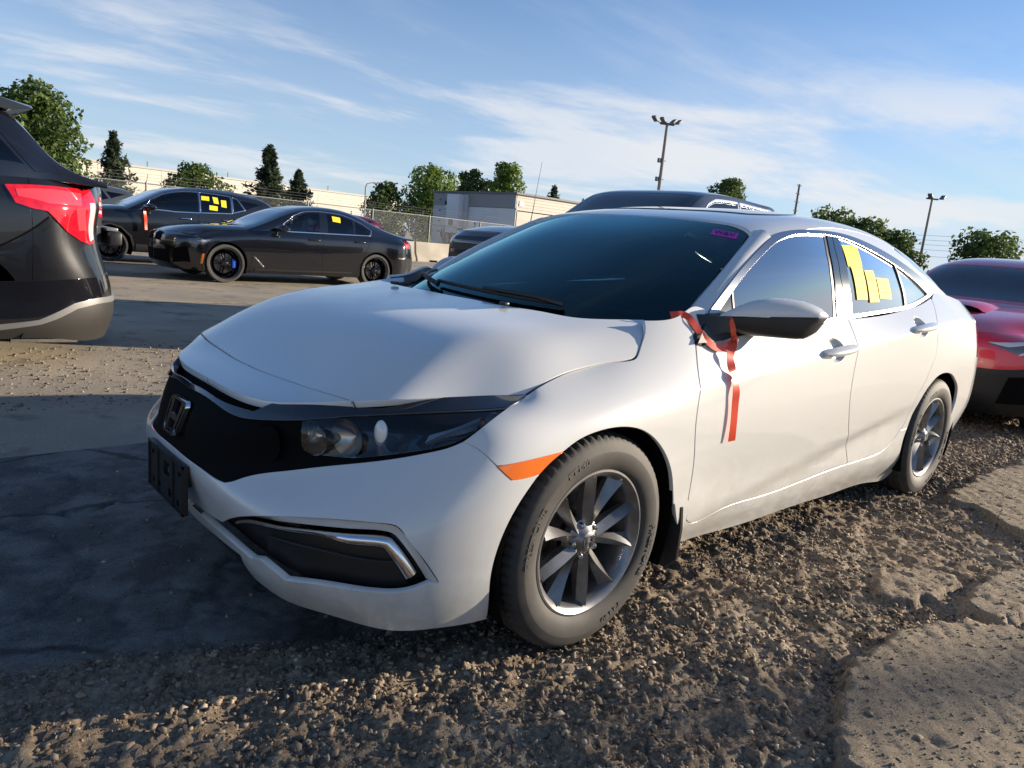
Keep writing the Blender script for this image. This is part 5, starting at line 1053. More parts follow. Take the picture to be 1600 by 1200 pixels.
# ---- black sedan across the lane
BMW = dict(hw=.934, wb=2.945, wr=.328, zb=.18, paint=m_bpaint, crease=.6, step=.05, ww=.245, rimf=.79, ra=.365, round=1.6,
    front=[(.80,.18),(.87,.26),(.895,.40),(.90,.54),(.89,.66),(.87,.74),(.80,.79)], rear=[(-4.0,.25),(-4.05,.33),(-4.07,.47),(-4.06,.62),(-4.03,.78),(-4.0,.90),(-3.95,.98)],
    top=[(.42,.795,.755),(.2,.85,.785),(0.,.88,.80),(-.45,.925,.825),(-.9,.94,.845),(-1.8,.965,.86),(-2.5,.985,.855),(-2.85,.995,.84),(-3.2,1.0,.80),(-3.6,.985,.74)],
    hood=[(.80,.795),(.6,.875),(.4,.925),(.1,.96),(-.25,.985),(-.6,1.0)],
    cab=[(-.42,.985,.81,.94),(-.7,1.085,.775,1.05),(-1.0,1.225,.725,1.185),(-1.3,1.35,.675,1.30),(-1.6,1.425,.635,1.37),(-2.0,1.46,.62,1.395),(-2.4,1.44,.615,1.365),(-2.8,1.35,.62,1.26),(-3.1,1.235,.65,1.15),(-3.4,1.12,.69,1.065),(-3.7,1.06,.69,1.01),(-3.9,1.03,.66,.985)],
    screen=(-.50, -1.28), rear_glass=(-2.62, -3.28), glass=m_midglass, screen_mat=m_screen2,
    wins=[[(-.97,.96),(-1.06,1.06),(-1.27,1.21),(-1.48,1.30),(-1.80,1.335),(-1.73,.985),(-1.2,.965)], [(-1.95,1.335),(-2.22,1.325),(-2.48,1.265),(-2.44,.995),(-1.90,.985)], [(-2.53,1.245),(-2.69,1.185),(-2.84,1.10),(-2.80,1.01),(-2.48,.998)]],
    trim=[[(-.93,.955),(-1.06,1.09),(-1.27,1.24),(-1.48,1.325),(-1.95,1.36),(-2.25,1.345),(-2.5,1.285),(-2.70,1.205),(-2.87,1.10),(-2.82,1.0),(-1.9,.976),(-1.2,.955)]],
    cuts=[[(-.42,.25),(-.44,.48),(-.46,.68),(-.58,.84)], [(-1.80,.25),(-1.77,.67),(-1.79,.9)], [(-2.50,.25),(-2.62,.5),(-2.68,.66),(-2.74,.80),(-2.80,.94)]],
    mirror=(-.90, .90, 1.0, .95), mirror_mat=m_bpaint, handles=[(-1.60,.84),(-2.55,.865)], wheel=('s', 5, .17, .014, .022, 1), rim_mat=m_brim, caliper=m_blue, seat_mat=P('light_seat_leather', (.30, .31, .32), .6),
    bits=[('headlight', 'body', [(.60,.70),(.45,.73),(.26,.715),(.36,.662),(.56,.635)], P('smoked_headlight', (.10, .11, .125), .08, coat=1.), .004), ('daytime_light', 'body', [(.50,.695),(.40,.705),(.34,.69),(.42,.665)], m_clearlamp, .007),
          ('side_marker', 'body', [(.405,.47),(.375,.48),(.40,.31),(.43,.31)], m_amber, .004), ('tail_light', 'body', [(-3.50,.86),(-3.62,.93),(-3.78,.93),(-3.78,.80),(-3.60,.82)], m_redlamp, .006),
          ('side_vent', 'body', [(-.47,.475),(-.49,.475),(-.67,.305),(-.65,.295)], m_satin, .005), ('sill_strip', 'body', [(-.50,.265),(-2.40,.285),(-2.40,.255),(-.50,.235)], m_black, .012), ('reflector', 'body', [(-3.42,.62),(-3.60,.625),(-3.60,.60),(-3.42,.60)], m_satin, .004)],
    uvbits=[('grille', 'b', [(.05,.62),(.30,.60),(.32,.90),(.10,.95)], m_dark, .006), ('lower_intake', 'b', [(.02,.15),(.55,.15),(.52,.42),(.02,.38)], m_dark, .004), ('side_intake', 'b', [(.62,.16),(.92,.18),(.88,.50),(.66,.46)], m_dark, .004)])
bmw, gb = build_gcar('parked_car', 'low black sedan with blue brake caliper across the lane', 'car', (-3.13, -11.25, 0), BMW)
note_on(bmw, gb, gb.side, [(-2.05,1.30),(-2.22,1.285),(-2.20,1.19),(-2.04,1.205)])
# ---- black crossover behind it
SUV = dict(hw=.92, wb=2.80, wr=.352, zb=.24, paint=m_bpaint2, crease=.5, step=.06, ww=.235, rimf=.76, ra=.40,
    front=[(.75,.24),(.82,.32),(.86,.48),(.86,.66),(.85,.80),(.83,.90),(.74,.97)], rear=[(-3.62,.30),(-3.70,.40),(-3.74,.58),(-3.73,.78),(-3.70,.96),(-3.67,1.08),(-3.62,1.18)],
    top=[(.50,.95,.74),(.2,1.02,.79),(-.1,1.05,.82),(-.45,1.065,.85),(-1.0,1.09,.875),(-1.7,1.12,.885),(-2.4,1.16,.875),(-2.9,1.19,.855),(-3.3,1.19,.80)],
    hood=[(.74,.975),(.5,1.06),(.2,1.10),(-.1,1.135),(-.45,1.155)],
    cab=[(-.35,1.145,.815,1.085),(-.7,1.33,.77,1.28),(-1.05,1.51,.72,1.44),(-1.4,1.605,.69,1.525),(-1.9,1.65,.675,1.575),(-2.5,1.645,.67,1.57),(-3.0,1.60,.665,1.52),(-3.3,1.51,.68,1.43),(-3.5,1.34,.71,1.28),(-3.62,1.22,.74,1.20)],
    screen=(-.42, -1.02), rear_glass=(-3.12, -3.46),
    wins=[[(-.60,1.10),(-.76,1.27),(-.98,1.40),(-1.22,1.48),(-1.51,1.53),(-1.70,1.535),(-1.68,1.145),(-1.2,1.125)], [(-1.77,1.54),(-2.38,1.52),(-2.36,1.19),(-1.74,1.155)], [(-2.45,1.50),(-2.53,1.485),(-2.66,1.28),(-2.43,1.21)], [(-2.60,1.475),(-3.10,1.43),(-2.72,1.29)]],
    trim=[[(-.56,1.10),(-.76,1.295),(-.98,1.42),(-1.22,1.50),(-1.51,1.545),(-1.73,1.55),(-1.71,1.135),(-1.2,1.11)], [(-1.755,1.55),(-2.40,1.53),(-2.39,1.18),(-1.725,1.14)], [(-2.435,1.51),(-2.54,1.495),(-2.68,1.275),(-2.42,1.195)]],
    cuts=[[(-.45,.3),(-.46,.7),(-.50,1.0)], [(-1.66,.3),(-1.64,.75),(-1.68,1.05)], [(-2.32,.42),(-2.44,.7),(-2.48,1.1)]],
    mirror=(-.66, .90, 1.16, 1.), handles=[(-1.42,.985),(-2.28,1.02)], handle_mat=m_satin, wheel=('s', 5, .18, .022, .032, 1), rim_mat=m_srim,
    bits=[('headlight', 'body', [(.68,.86),(.30,.92),(.25,.86),(.6,.78)], m_clearlamp, .005), ('tail_light', 'body', [(-3.1,1.08),(-3.42,1.12),(-3.42,.92),(-3.22,.94)], m_redlamp, .006), ('wheel_arch_trim', 'body', [(.43,.36),(.38,.56),(.2,.73),(0,.79),(-.2,.73),(-.38,.56),(-.43,.36),(-.40,.36),(-.35,.54),(-.19,.70),(0,.757),(.19,.70),(.35,.54),(.40,.36)], m_black, .006), ('sill_trim', 'body', [(-.46,.40),(-2.34,.40),(-2.34,.27),(-.46,.27)], m_black, .006)],
    uvbits=[('grille', 'b', [(.0,.45),(.55,.45),(.58,.80),(.0,.85)], m_dark, .006)])
suv, gs = build_gcar('parked_car', 'black crossover with four yellow notes and red tape on its mirror', 'car', (-2.17, -14.74, 0), SUV)
for q, lb in (([(-1.78,1.485),(-1.94,1.485),(-1.93,1.40),(-1.77,1.40)], 0), ([(-2.01,1.49),(-2.12,1.48),(-2.12,1.35),(-2.02,1.36)], 0), ([(-2.18,1.44),(-2.29,1.44),(-2.28,1.29),(-2.17,1.30)], 0), ([(-1.92,1.31),(-2.09,1.30),(-2.08,1.205),(-1.91,1.215)], 0)): note_on(suv, gs, gs.side, q)
tube('roof_rail', [(-1.35, .64, 1.575), (-1.6, .64, 1.625), (-2.3, .63, 1.64), (-2.9, .63, 1.60), (-3.05, .63, 1.56)], .014, m_satin, suv); tube('roof_rail', [(-1.35, -.64, 1.575), (-1.6, -.64, 1.625), (-2.3, -.63, 1.64), (-2.9, -.63, 1.60), (-3.05, -.63, 1.56)], .014, m_satin, suv)
ribbon('tape_streamer', [(-2.17 - .60, -14.74 + 1.0, 1.12, (.9, .3, 0)), (-2.17 - .60, -14.74 + 1.02, 1.03, (.9, .3, 0)), (-2.17 - .615, -14.74 + 1.02, .93, (.9, .1, .1)), (-2.17 - .62, -14.74 + 1.01, .81, (.9, .3, -.1)), (-2.17 - .625, -14.74 + 1.01, .70, (.9, .3, 0))], m_tape, .055, label="red tape hanging from the black crossover's door mirror", cat='tape', group='red tapes tied to car mirrors')
# ---- big black SUV at the left edge, seen from behind its rear wheel
EXP = dict(hw=1.0, wb=2.92, wr=.385, zb=.20, paint=m_bpaint2, crease=.35, step=.04, ww=.25, rimf=.70, ra=.44, round=1.15,
    front=[(.85,.24),(.92,.34),(.95,.52),(.95,.70),(.94,.84),(.92,.95),(.82,1.02)], rear=[(-3.96,.16),(-4.01,.30),(-4.01,.50),(-3.965,.68),(-3.915,.92),(-3.94,1.10),(-3.93,1.25)],
    top=[(.60,.99,.82),(.25,1.06,.86),(-.3,1.10,.89),(-.8,1.12,.92),(-2.0,1.17,.94),(-2.8,1.22,.94),(-3.2,1.25,.93),(-3.5,1.26,.90)],
    hood=[(.82,1.02),(.6,1.10),(.2,1.16),(-.3,1.19),(-.75,1.20)],
    cab=[(-.6,1.19,.88,1.13),(-1.0,1.40,.83,1.34),(-1.4,1.62,.77,1.55),(-1.9,1.75,.745,1.67),(-2.6,1.775,.74,1.70),(-3.1,1.76,.74,1.69),(-3.3,1.735,.75,1.66),(-3.42,1.64,.77,1.575),(-3.55,1.47,.81,1.42),(-3.70,1.345,.85,1.32),(-3.88,1.27,.86,1.262)],
    screen=(-.68, -1.36), rear_glass=(-3.42, -3.62),
    wins=[[(-.95,1.18),(-1.40,1.48),(-1.95,1.60),(-1.95,1.22)], [(-2.03,1.61),(-2.72,1.60),(-2.70,1.26),(-2.03,1.225)], [(-2.82,1.59),(-3.12,1.57),(-3.27,1.50),(-3.40,1.34),(-2.82,1.31)]],
    cuts=[[(-.52,.3),(-.55,.7),(-.62,1.05)], [(-2.0,.3),(-1.95,.8),(-2.0,1.1)], [(-2.50,.6),(-2.66,.85),(-2.74,1.15)]],
    mirror=(-.85, .98, 1.22, 1.1), handles=[(-1.75,1.05),(-2.55,1.09)], rim_mat=m_brim,
    bits=[('pillar_cover', 'side', [(-3.30,1.655),(-3.335,1.645),(-3.56,1.38),(-3.62,1.30),(-3.46,1.30),(-3.40,1.37),(-3.29,1.52),(-3.17,1.60)], m_gblack, .006)])
ex, ge = build_gcar('parked_car', 'big black SUV at the left edge with large red tail light', 'car', (4.07, -4.55, 0), EXP)
for mir in (False, True):
    sg = -1 if mir else 1
    UE = ge.u_end
    def raw(nm, pts, mat, off, par=ex, dep=.01): return panel(nm, ge.body, [[[pts[i], pts[(i+1) % len(pts)]] for i in range(len(pts))]], mat, par, off=off, depth=dep, gap=0, step=.03, bstep=.02, mirror=mir)
    raw('lower_cladding', [(4.912,.395),(5.194,.407),(5.70,.44),(UE,.44),(UE,.27),(5.64,.27),(5.31,.256),(5.121,.17),(4.905,.14),(4.86,.25)], m_gblack, .004)
    raw('bumper_trim', [(4.88,.132),(5.121,.17),(5.22,.215),(5.31,.256),(5.45,.27),(UE,.28),(UE,.24),(5.45,.233),(5.322,.22),(5.22,.172),(5.135,.14),(4.88,.09)], m_silver, .012)
    raw('bumper_valance', [(4.88,.088),(5.135,.138),(5.322,.218),(5.45,.231),(UE,.238),(UE,.01),(4.88,.0)], P('grey_bumper_plastic', (.026, .024, .022), .5, bump=.2), .006)
    raw('panel_seam', [(4.86,.577),(5.193,.770),(5.198,.763),(4.865,.570)], m_gapline, .002, dep=.001)
    tl = raw('tail_light', [(4.961,.931),(5.008,.827),(5.088,.805),(5.186,.795),(5.237,.758),(5.336,.689),(5.454,.637),(5.541,.616),(5.60,.63),(5.607,.695),(5.60,.80),(5.589,.901),(5.55,.972),(5.40,.960),(5.229,.948)], m_redlamp2, .012, dep=.03)
    raw('light_bar', [(5.015,.904),(5.023,.862),(5.196,.835),(5.44,.845),(5.45,.93),(5.23,.925)], P('pale_red_lens', (.75, .05, .07), .1, coat=1.), .0145, tl, .004)
    raw('light_bar', [(5.395,.83),(5.475,.835),(5.515,.693),(5.445,.692)], P('pale_red_lens', (.75, .05, .07)), .0145, tl, .004)
    raw('reversing_light', [(5.525,.87),(5.585,.873),(5.597,.645),(5.55,.632)], m_clearlamp, .0148, tl, .006)
    loft('exhaust_tip', [[(-3.55 + d, (.72 + r * math.cos(a)) * sg, .165 + r * .6 * math.sin(a)) for a in [2 * math.pi * k / 16 for k in range(16)]] for d, r in ((.25, .045), (-.15, .055), (-.15, .048), (.1, .046))], m_chrome, ex, cap=False)
V = []
for y, w in ((-.78, .6), (-.72, 1), (0, 1.05), (.72, 1), (.78, .6)): V.append([(-3.05, y, 1.735), (-3.30, y, 1.755 - .02 * (1 - w)), (-3.40 - .075 * w, y, 1.728 - .03 * (1 - w)), (-3.41 - .075 * w, y, 1.712), (-3.36, y, 1.68), (-3.1, y, 1.69)])
loft('roof_spoiler', V, m_bpaint2, ex, angle=30)
# ---- red sports sedan behind the white one
WRX = dict(hw=.905, wb=2.67, wr=.33, zb=.19, paint=m_red, crease=.45, step=.045, ww=.245, rimf=.76, ra=.385,
    front=[(.80,.19),(.86,.26),(.89,.40),(.90,.54),(.89,.66),(.87,.74),(.80,.80)], rear=[(-3.62,.25),(-3.68,.33),(-3.72,.50),(-3.71,.68),(-3.68,.85),(-3.65,.98),(-3.58,1.05)],
    top=[(.58,.76,.70),(.3,.85,.77),(0.,.905,.80),(-.4,.945,.82),(-.8,.96,.84),(-1.5,.985,.85),(-2.2,1.02,.84),(-2.7,1.05,.80),(-3.2,1.05,.74)],
    hood=[(.80,.805),(.6,.875),(.35,.925),(.05,.965),(-.3,.995),(-.55,1.01)],
    cab=[(-.45,1.0,.81,.955),(-.75,1.13,.765,1.09),(-1.0,1.26,.71,1.21),(-1.25,1.37,.665,1.315),(-1.55,1.435,.63,1.375),(-1.9,1.45,.62,1.385),(-2.3,1.41,.61,1.335),(-2.7,1.29,.63,1.215),(-3.0,1.17,.66,1.11),(-3.4,1.08,.66,1.045)],
    screen=(-.53, -1.20), rear_glass=(-2.4, -3.0), screen_mat=m_screen2,
    wins=[[(-.90,.985),(-1.2,1.20),(-1.5,1.31),(-1.62,1.315),(-1.58,1.0)], [(-1.70,1.32),(-2.1,1.30),(-2.45,1.19),(-2.38,1.04),(-1.66,1.01)]],
    cuts=[[(-.42,.3),(-.45,.7),(-.52,.9)], [(-1.62,.3),(-1.6,.7),(-1.62,.95)], [(-2.25,.45),(-2.38,.7),(-2.45,1.0)]],
    mirror=(-.82, .88, 1.02, .95), handles=[(-1.4,.85),(-2.25,.88)], rim_mat=m_brim,
    uvbits=[('lower_grille', 'b', [(0,.10),(.42,.10),(.40,.36),(0,.36)], m_dark, .006), ('grille', 'b', [(0,.62),(.28,.60),(.30,.86),(0,.90)], m_dark, .008),
            ('corner_cladding', 'b', [(.20,-.005),(1.16,-.005),(1.16,.40),(1.08,.50),(.60,.50),(.20,.44)], m_black, .010), ('fog_recess', 'b', [(.56,.14),(.98,.15),(1.0,.42),(.60,.42)], m_dark, .0125)])
wrx, gw = build_gcar('parked_car', 'bright red sedan with bonnet scoop behind the white sedan', 'car', (-5.7, .07, 0), WRX)
for mir in (False, True):
    sg = -1 if mir else 1; Bw = gw.body; Vt = gw.vt
    def uq(pts): q = [(a, b * Vt) for a, b in pts]; return [[[q[i], q[(i+1) % len(q)]] for i in range(len(q))]]
    hl = panel('headlight', Bw, uq([(.42,.80),(.62,.845),(.90,.87),(1.14,.86),(1.10,.72),(.90,.665),(.66,.66),(.56,.72)]), P('smoked_headlight', (.05, .055, .065)), wrx, off=.006, depth=.015, gap=0, step=.03, bstep=.015, mirror=mir)
    panel('daytime_light', Bw, uq([(.43,.805),(.62,.848),(.92,.872),(1.12,.862),(1.11,.835),(.90,.842),(.66,.815),(.55,.775)]), P('white_light_guide', (.62, .64, .66), .15, coat=1.), hl, off=.011, depth=.004, gap=0, step=.03, mirror=mir)
    panel('daytime_light', Bw, uq([(.62,.67),(.90,.675),(1.06,.72),(1.07,.745),(.88,.70),(.64,.695)]), P('white_light_guide', (.62,)*3), hl, off=.011, depth=.004, gap=0, step=.03, mirror=mir)
    for uu in (.74, .88):
        p = Bw.pos([uu], [.765 * Vt])[0]; nn = Bw.nrm([uu], [.765 * Vt])[0]; p = p + nn * .006; bm = bmesh.new(); bmesh.ops.create_uvsphere(bm, u_segments=14, v_segments=8, radius=.034); bmesh.ops.scale(bm, vec=(.5, .9, .9), verts=bm.verts); bmesh.ops.translate(bm, vec=(p[0], p[1] * sg, p[2]), verts=bm.verts); bm_obj('projector', bm, m_clearlamp, hl, smooth=True)
    p = Bw.pos([.80], [.25 * Vt])[0]; bm = bmesh.new(); bmesh.ops.create_uvsphere(bm, u_segments=14, v_segments=8, radius=.045); bmesh.ops.scale(bm, vec=(.4, 1.2, .75), verts=bm.verts); bmesh.ops.translate(bm, vec=(p[0] + .03, p[1] * sg, p[2]), verts=bm.verts); bm_obj('fog_lamp', bm, P('fog_lamp_glass', (.7, .7, .68), .1, coat=1.), wrx, smooth=True)
rings = []
for x, w, h in ((.36, .24, .004), (.30, .255, .045), (.2, .27, .06), (.05, .28, .055), (-.15, .27, .03), (-.3, .25, .0)):
    ring = []
    for k in range(9):
        t = -1 + k / 4; zc = gw.hood.pos([-x], [t * w * .8])[0][2]; ring.append((x, t * w, zc - .01 + (h + .01) * (1 - abs(t)**4)))
    rings.append(ring)
sc_ = loft('bonnet_scoop', rings[1:], m_red, wrx, close=False, angle=60)
mesh_obj('scoop_opening', [rings[1][k] for k in range(9)] + [(rings[1][k][0] + .012, rings[1][k][1], gw.hood.pos([-.30], [(-1 + k / 4) * .255 * .8])[0][2] + .002) for k in range(9)], [(k, k+1, k+10, k+9) for k in range(8)], m_dark, sc_)
# ---- black pickup beside the white sedan
PKS = dict(hw=1.0, wb=3.65, wr=.40, zb=.32, paint=m_bpaint, crease=.2, step=.06, ww=.27, rimf=.66, ra=.47, round=.75,
    front=[(.98,.36),(1.08,.46),(1.13,.62),(1.14,.80),(1.13,1.0),(1.11,1.13),(1.04,1.215)], rear=[(-4.75,.50),(-4.78,.58),(-4.78,.75),(-4.78,.95),(-4.78,1.15),(-4.78,1.30),(-4.76,1.38)],
    top=[(.70,1.20,.90),(.2,1.24,.91),(-.3,1.28,.92),(-.8,1.30,.93),(-1.6,1.30,.94),(-2.6,1.30,.94),(-3.1,1.33,.94),(-3.3,1.37,.94),(-4.4,1.38,.94)],
    hood=[(1.04,1.225),(.85,1.28),(.4,1.33),(0,1.375),(-.4,1.40),(-.6,1.41)],
    cab=[(-.42,1.40,.92,1.31),(-.75,1.585,.885,1.53),(-1.05,1.775,.85,1.73),(-1.25,1.885,.825,1.845),(-1.5,1.935,.81,1.895),(-2.0,1.945,.805,1.905),(-2.7,1.93,.80,1.885),(-2.95,1.90,.80,1.84),(-3.05,1.75,.80,1.70),(-3.12,1.45,.88,1.40)],
    screen=(-.50, -1.22), screen_mat=m_screen2, glass=m_midglass,
    wins=[[(-.92,1.34),(-1.1,1.54),(-1.33,1.74),(-1.50,1.80),(-1.95,1.815),(-1.95,1.34)], [(-2.06,1.815),(-2.75,1.80),(-2.86,1.74),(-2.86,1.40),(-2.06,1.36)]],
    trim=[[(-.88,1.33),(-1.1,1.56),(-1.33,1.76),(-1.50,1.825),(-1.98,1.84),(-1.98,1.325)], [(-2.03,1.84),(-2.76,1.825),(-2.90,1.75),(-2.90,1.385),(-2.03,1.345)]],
    cuts=[[(-.60,.42),(-.60,.8),(-.68,1.15)], [(-2.0,.42),(-1.98,.8),(-2.0,1.2)], [(-2.95,.5),(-2.95,.8),(-2.98,1.25)]],
    mirror=(-.95, .99, 1.38, 1.3), handles=[(-1.8,1.16),(-2.75,1.2)], rim_mat=m_brim,
    bits=[('tail_light', 'body', [(-4.45,1.34),(-4.68,1.36),(-4.70,.98),(-4.45,.98)], m_redlamp, .01), ('headlight', 'body', [(.80,1.06),(.52,1.06),(.54,.86),(.80,.86)], P('smoked_headlight', (.05,)*3), .006)],
    uvbits=[('grille', 'b', [(0,.36),(.66,.36),(.66,.90),(0,.92)], m_black, .012)])
pk, gp = build_gcar('parked_pickup', 'black pickup truck with tall whip antenna behind the white sedan', 'pickup truck', (-4.38, -3.55, 0), PKS)
for k in range(4):
    v0 = (.44 + .12 * k) * gp.vt; q = [(0, v0), (.64, v0), (.64, v0 + .035), (0, v0 + .035)]
    panel('grille_bar', gp.body, [[[q[i], q[(i+1) % 4]] for i in range(4)]], m_gblack, pk, sym=0, off=.035, depth=.02, gap=0, step=.06)
tube('whip_antenna', [(-.18, -.86, 1.27), (-.22, -.86, 1.52), (-.30, -.86, 2.12)], [.008, .0045, .0025], m_black, pk, 6)
box('bonnet_vent', (-.10, -.35, 1.375), (.30, .30, .03), m_black, pk, bevel=.012); box('bonnet_vent', (-.10, .35, 1.375), (.30, .30, .03), m_black, pk, bevel=.012)
# ---- the rest of the rows
gt, gg = build_gcar('parked_pickup', 'grey pickup whose red tail light shows beside the big black SUV', 'pickup truck', (3.42, -11.30, 0), {**PKS, 'paint': m_gpaint, 'step': .1, 'kit': 'parked_pickup', 'trim': None, 'glass': m_darkglass,
    'bits': [('tail_light', 'body', [(-4.50,1.20),(-4.70,1.21),(-4.715,.90),(-4.50,.90)], m_redlamp, .012), ('tail_light_guide', 'body', [(-4.56,1.14),(-4.68,1.14),(-4.69,1.09),(-4.62,1.09),(-4.62,1.02),(-4.69,1.02),(-4.69,.97),(-4.56,.97)], P('pale_lens', (.75, .45, .45), .15, coat=1.), .016)]})
box('rear_bumper_bar', (-4.86, 0, .62), (.18, 1.96, .2), m_black, gt, bevel=.03)
box('bumper_step', (-4.84, 0, .755), (.16, 1.7, .05), m_silver, gt, bevel=.01)
LOWK = dict(step=.12, trim=None, kit='far_car')
build_gcar('parked_car', 'dark grey car whose roof shows behind the black crossover', 'car', (-.9, -20.8, 0), {**SUV, **LOWK, 'paint': m_gpaint})
build_gcar('parked_car', 'white SUV whose high rear end shows behind the big black SUV', 'car', (2.62, -18.0, .30), {**SUV, **LOWK, 'paint': m_white, 'bits': [('tail_light', 'side', [(-3.15,1.42),(-3.30,1.42),(-3.42,1.24),(-3.2,1.24)], m_redlamp, .01)]})
build_gcar('parked_car', "maroon SUV seen past the low black sedan's boot", 'car', (-11.6, -25.6, 0), {**SUV, **LOWK, 'paint': m_maroon})
# ---------------------------------------------------------------- far buildings, fence, poles, trees
m_cream = P('cream_metal_cladding', (.72, .67, .55), .6, var=.06, vscale=.08)
m_roofedge = P('pale_roof_flashing', (.55, .53, .48), .5)
m_grey = P('grey_trailer_panel', (.44, .45, .46), .6, var=.08, vscale=.8)
m_lgrey = P('light_trailer_panel', (.64, .65, .66), .6, var=.06, vscale=.8)
m_dgrey = P('dark_grey_fascia', (.12, .12, .13), .6)
m_concrete = P('pale_concrete', (.46, .41, .33), .9, var=.18, vscale=1.2, bump=.3, bscale=40)
m_galv = P('galvanised_steel', (.26, .265, .27), .6, metal=.4)
m_bark = P('bark', (.06, .045, .032), .95, bump=1., bscale=25, bdist=.03)
m_wood = P('weathered_pole_wood', (.16, .13, .10), .9, var=.3, vscale=3)
m_conc_pole = P('pole_concrete', (.28, .25, .21), .9)
def LEAF(name, c1, c2):
    if name in MATS: return MATS[name]
    m = bpy.data.materials.new(name); m.use_nodes = True; nt = m.node_tree; b = nt.nodes['Principled BSDF']; MATS[name] = m
    tc = nt.nodes.new('ShaderNodeTexCoord'); nz = nt.nodes.new('ShaderNodeTexNoise'); nz.inputs['Scale'].default_value = .9; nz.inputs['Detail'].default_value = 5; nt.links.new(tc.outputs['Object'], nz.inputs['Vector'])
    rp = nt.nodes.new('ShaderNodeValToRGB'); rp.color_ramp.elements[0].position = .35; rp.color_ramp.elements[1].position = .65; rp.color_ramp.elements[0].color = (*c1, 1); rp.color_ramp.elements[1].color = (*c2, 1)
    nt.links.new(nz.outputs['Fac'], rp.inputs[0]); nt.links.new(rp.outputs[0], b.inputs['Base Color']); b.inputs['Roughness'].default_value = .6; b.inputs['Specular IOR Level'].default_value = .25
    tl = nt.nodes.new('ShaderNodeBsdfTranslucent'); nt.links.new(rp.outputs[0], tl.inputs[0]); mx = nt.nodes.new('ShaderNodeMixShader'); mx.inputs[0].default_value = .4
    out = nt.nodes['Material Output']; nt.links.new(b.outputs[0], mx.inputs[1]); nt.links.new(tl.outputs[0], mx.inputs[2]); nt.links.new(mx.outputs[0], out.inputs[0]); return m
lf_bright = LEAF('bright_leaves', (.10, .16, .03), (.21, .30, .06)); lf_dark = LEAF('dark_leaves', (.055, .09, .024), (.12, .175, .045)); lf_fir = LEAF('spruce_needles', (.045, .068, .038), (.09, .12, .065))
rng = np.random.default_rng(11)
def quads(name, cen, nrm, size, mat, parent, aspect=.6):
    """one mesh of small leaf-clump faces"""
    n = len(cen); a = rng.normal(size=(n, 3)); t = np.cross(nrm, a); t /= np.linalg.norm(t, axis=1)[:, None] + 1e-9; b = np.cross(nrm, t); s = size[:, None]
    P4 = np.stack([cen - t * s, cen + b * s * aspect, cen + t * s, cen - b * s * aspect], 1).reshape(-1, 3)
    F = np.arange(4 * n).reshape(-1, 4)
    me = bpy.data.meshes.new(name); me.from_pydata(P4.tolist(), [], F.tolist()); me.materials.append(mat); o = bpy.data.objects.new(name, me); link(o, parent); return o
def broad_tree(label, loc, h, w, mat, n=4200, lobes=14, base=.18, leaf=.22, seed=0):
    global rng
    rng = np.random.default_rng(seed); t = empty('tree', loc, 0, None, label, 'tree', 'trees behind the lot')
    trunk = [(0, 0, 0), (rng.normal() * .05 * w, rng.normal() * .05 * w, h * .3), (rng.normal() * .05 * w, rng.normal() * .05 * w, h * .62)]
    bm = bmesh.new(); add_tube(bm, trunk, [h * .028, h * .02, h * .008], 8)
    cs, rs = [], []
    for k in range(lobes):
        z = base + (1 - base) * (k + .5) / lobes; env = math.sin(math.pi * min(1, max(0, (z - base) / (1 - base) * .86 + .12)))**.7
        a = k * 2.4 + rng.random(); rr = w * .5 * env * (.35 + .5 * rng.random()); c = np.array([rr * math.cos(a), rr * math.sin(a), z * h]); r = w * (.17 + .13 * rng.random()) * (.65 + .5 * env)
        c[2] = min(c[2], h - r * .6); cs.append(c); rs.append(r)
        p0 = Vector(trunk[1]).lerp(Vector(trunk[2]), min(1, max(0, z - .25))); add_tube(bm, [p0, p0.lerp(Vector(c), .55) + Vector((0, 0, .02 * h)), Vector(c)], [h * .010, h * .006, h * .002], 5)
    bm_obj('trunk', bm, m_bark, t, smooth=True)
    cen, nr = [], []; tot = sum(r * r for r in rs)
    for c, r in zip(cs, rs):
        m = int(1.9 * n * r * r / tot); d = rng.normal(size=(m, 3)); d /= np.linalg.norm(d, axis=1)[:, None]
        rad = r * (.45 + .62 * rng.random(m)**.6) * (1 + .22 * np.sin(d[:, 0] * 5 + r * 9) * np.cos(d[:, 2] * 6 + c[0])); q = c + d * rad[:, None] * np.array([1, 1, .82]); cen.append(q); nr.append(d + rng.normal(size=(m, 3)) * .7)
    cen = np.concatenate(cen); nr = np.concatenate(nr); nr /= np.linalg.norm(nr, axis=1)[:, None]; size = leaf * .72 * (.4 + .9 * rng.random(len(cen)))
    quads('crown', cen, nr, size, mat, t); return t
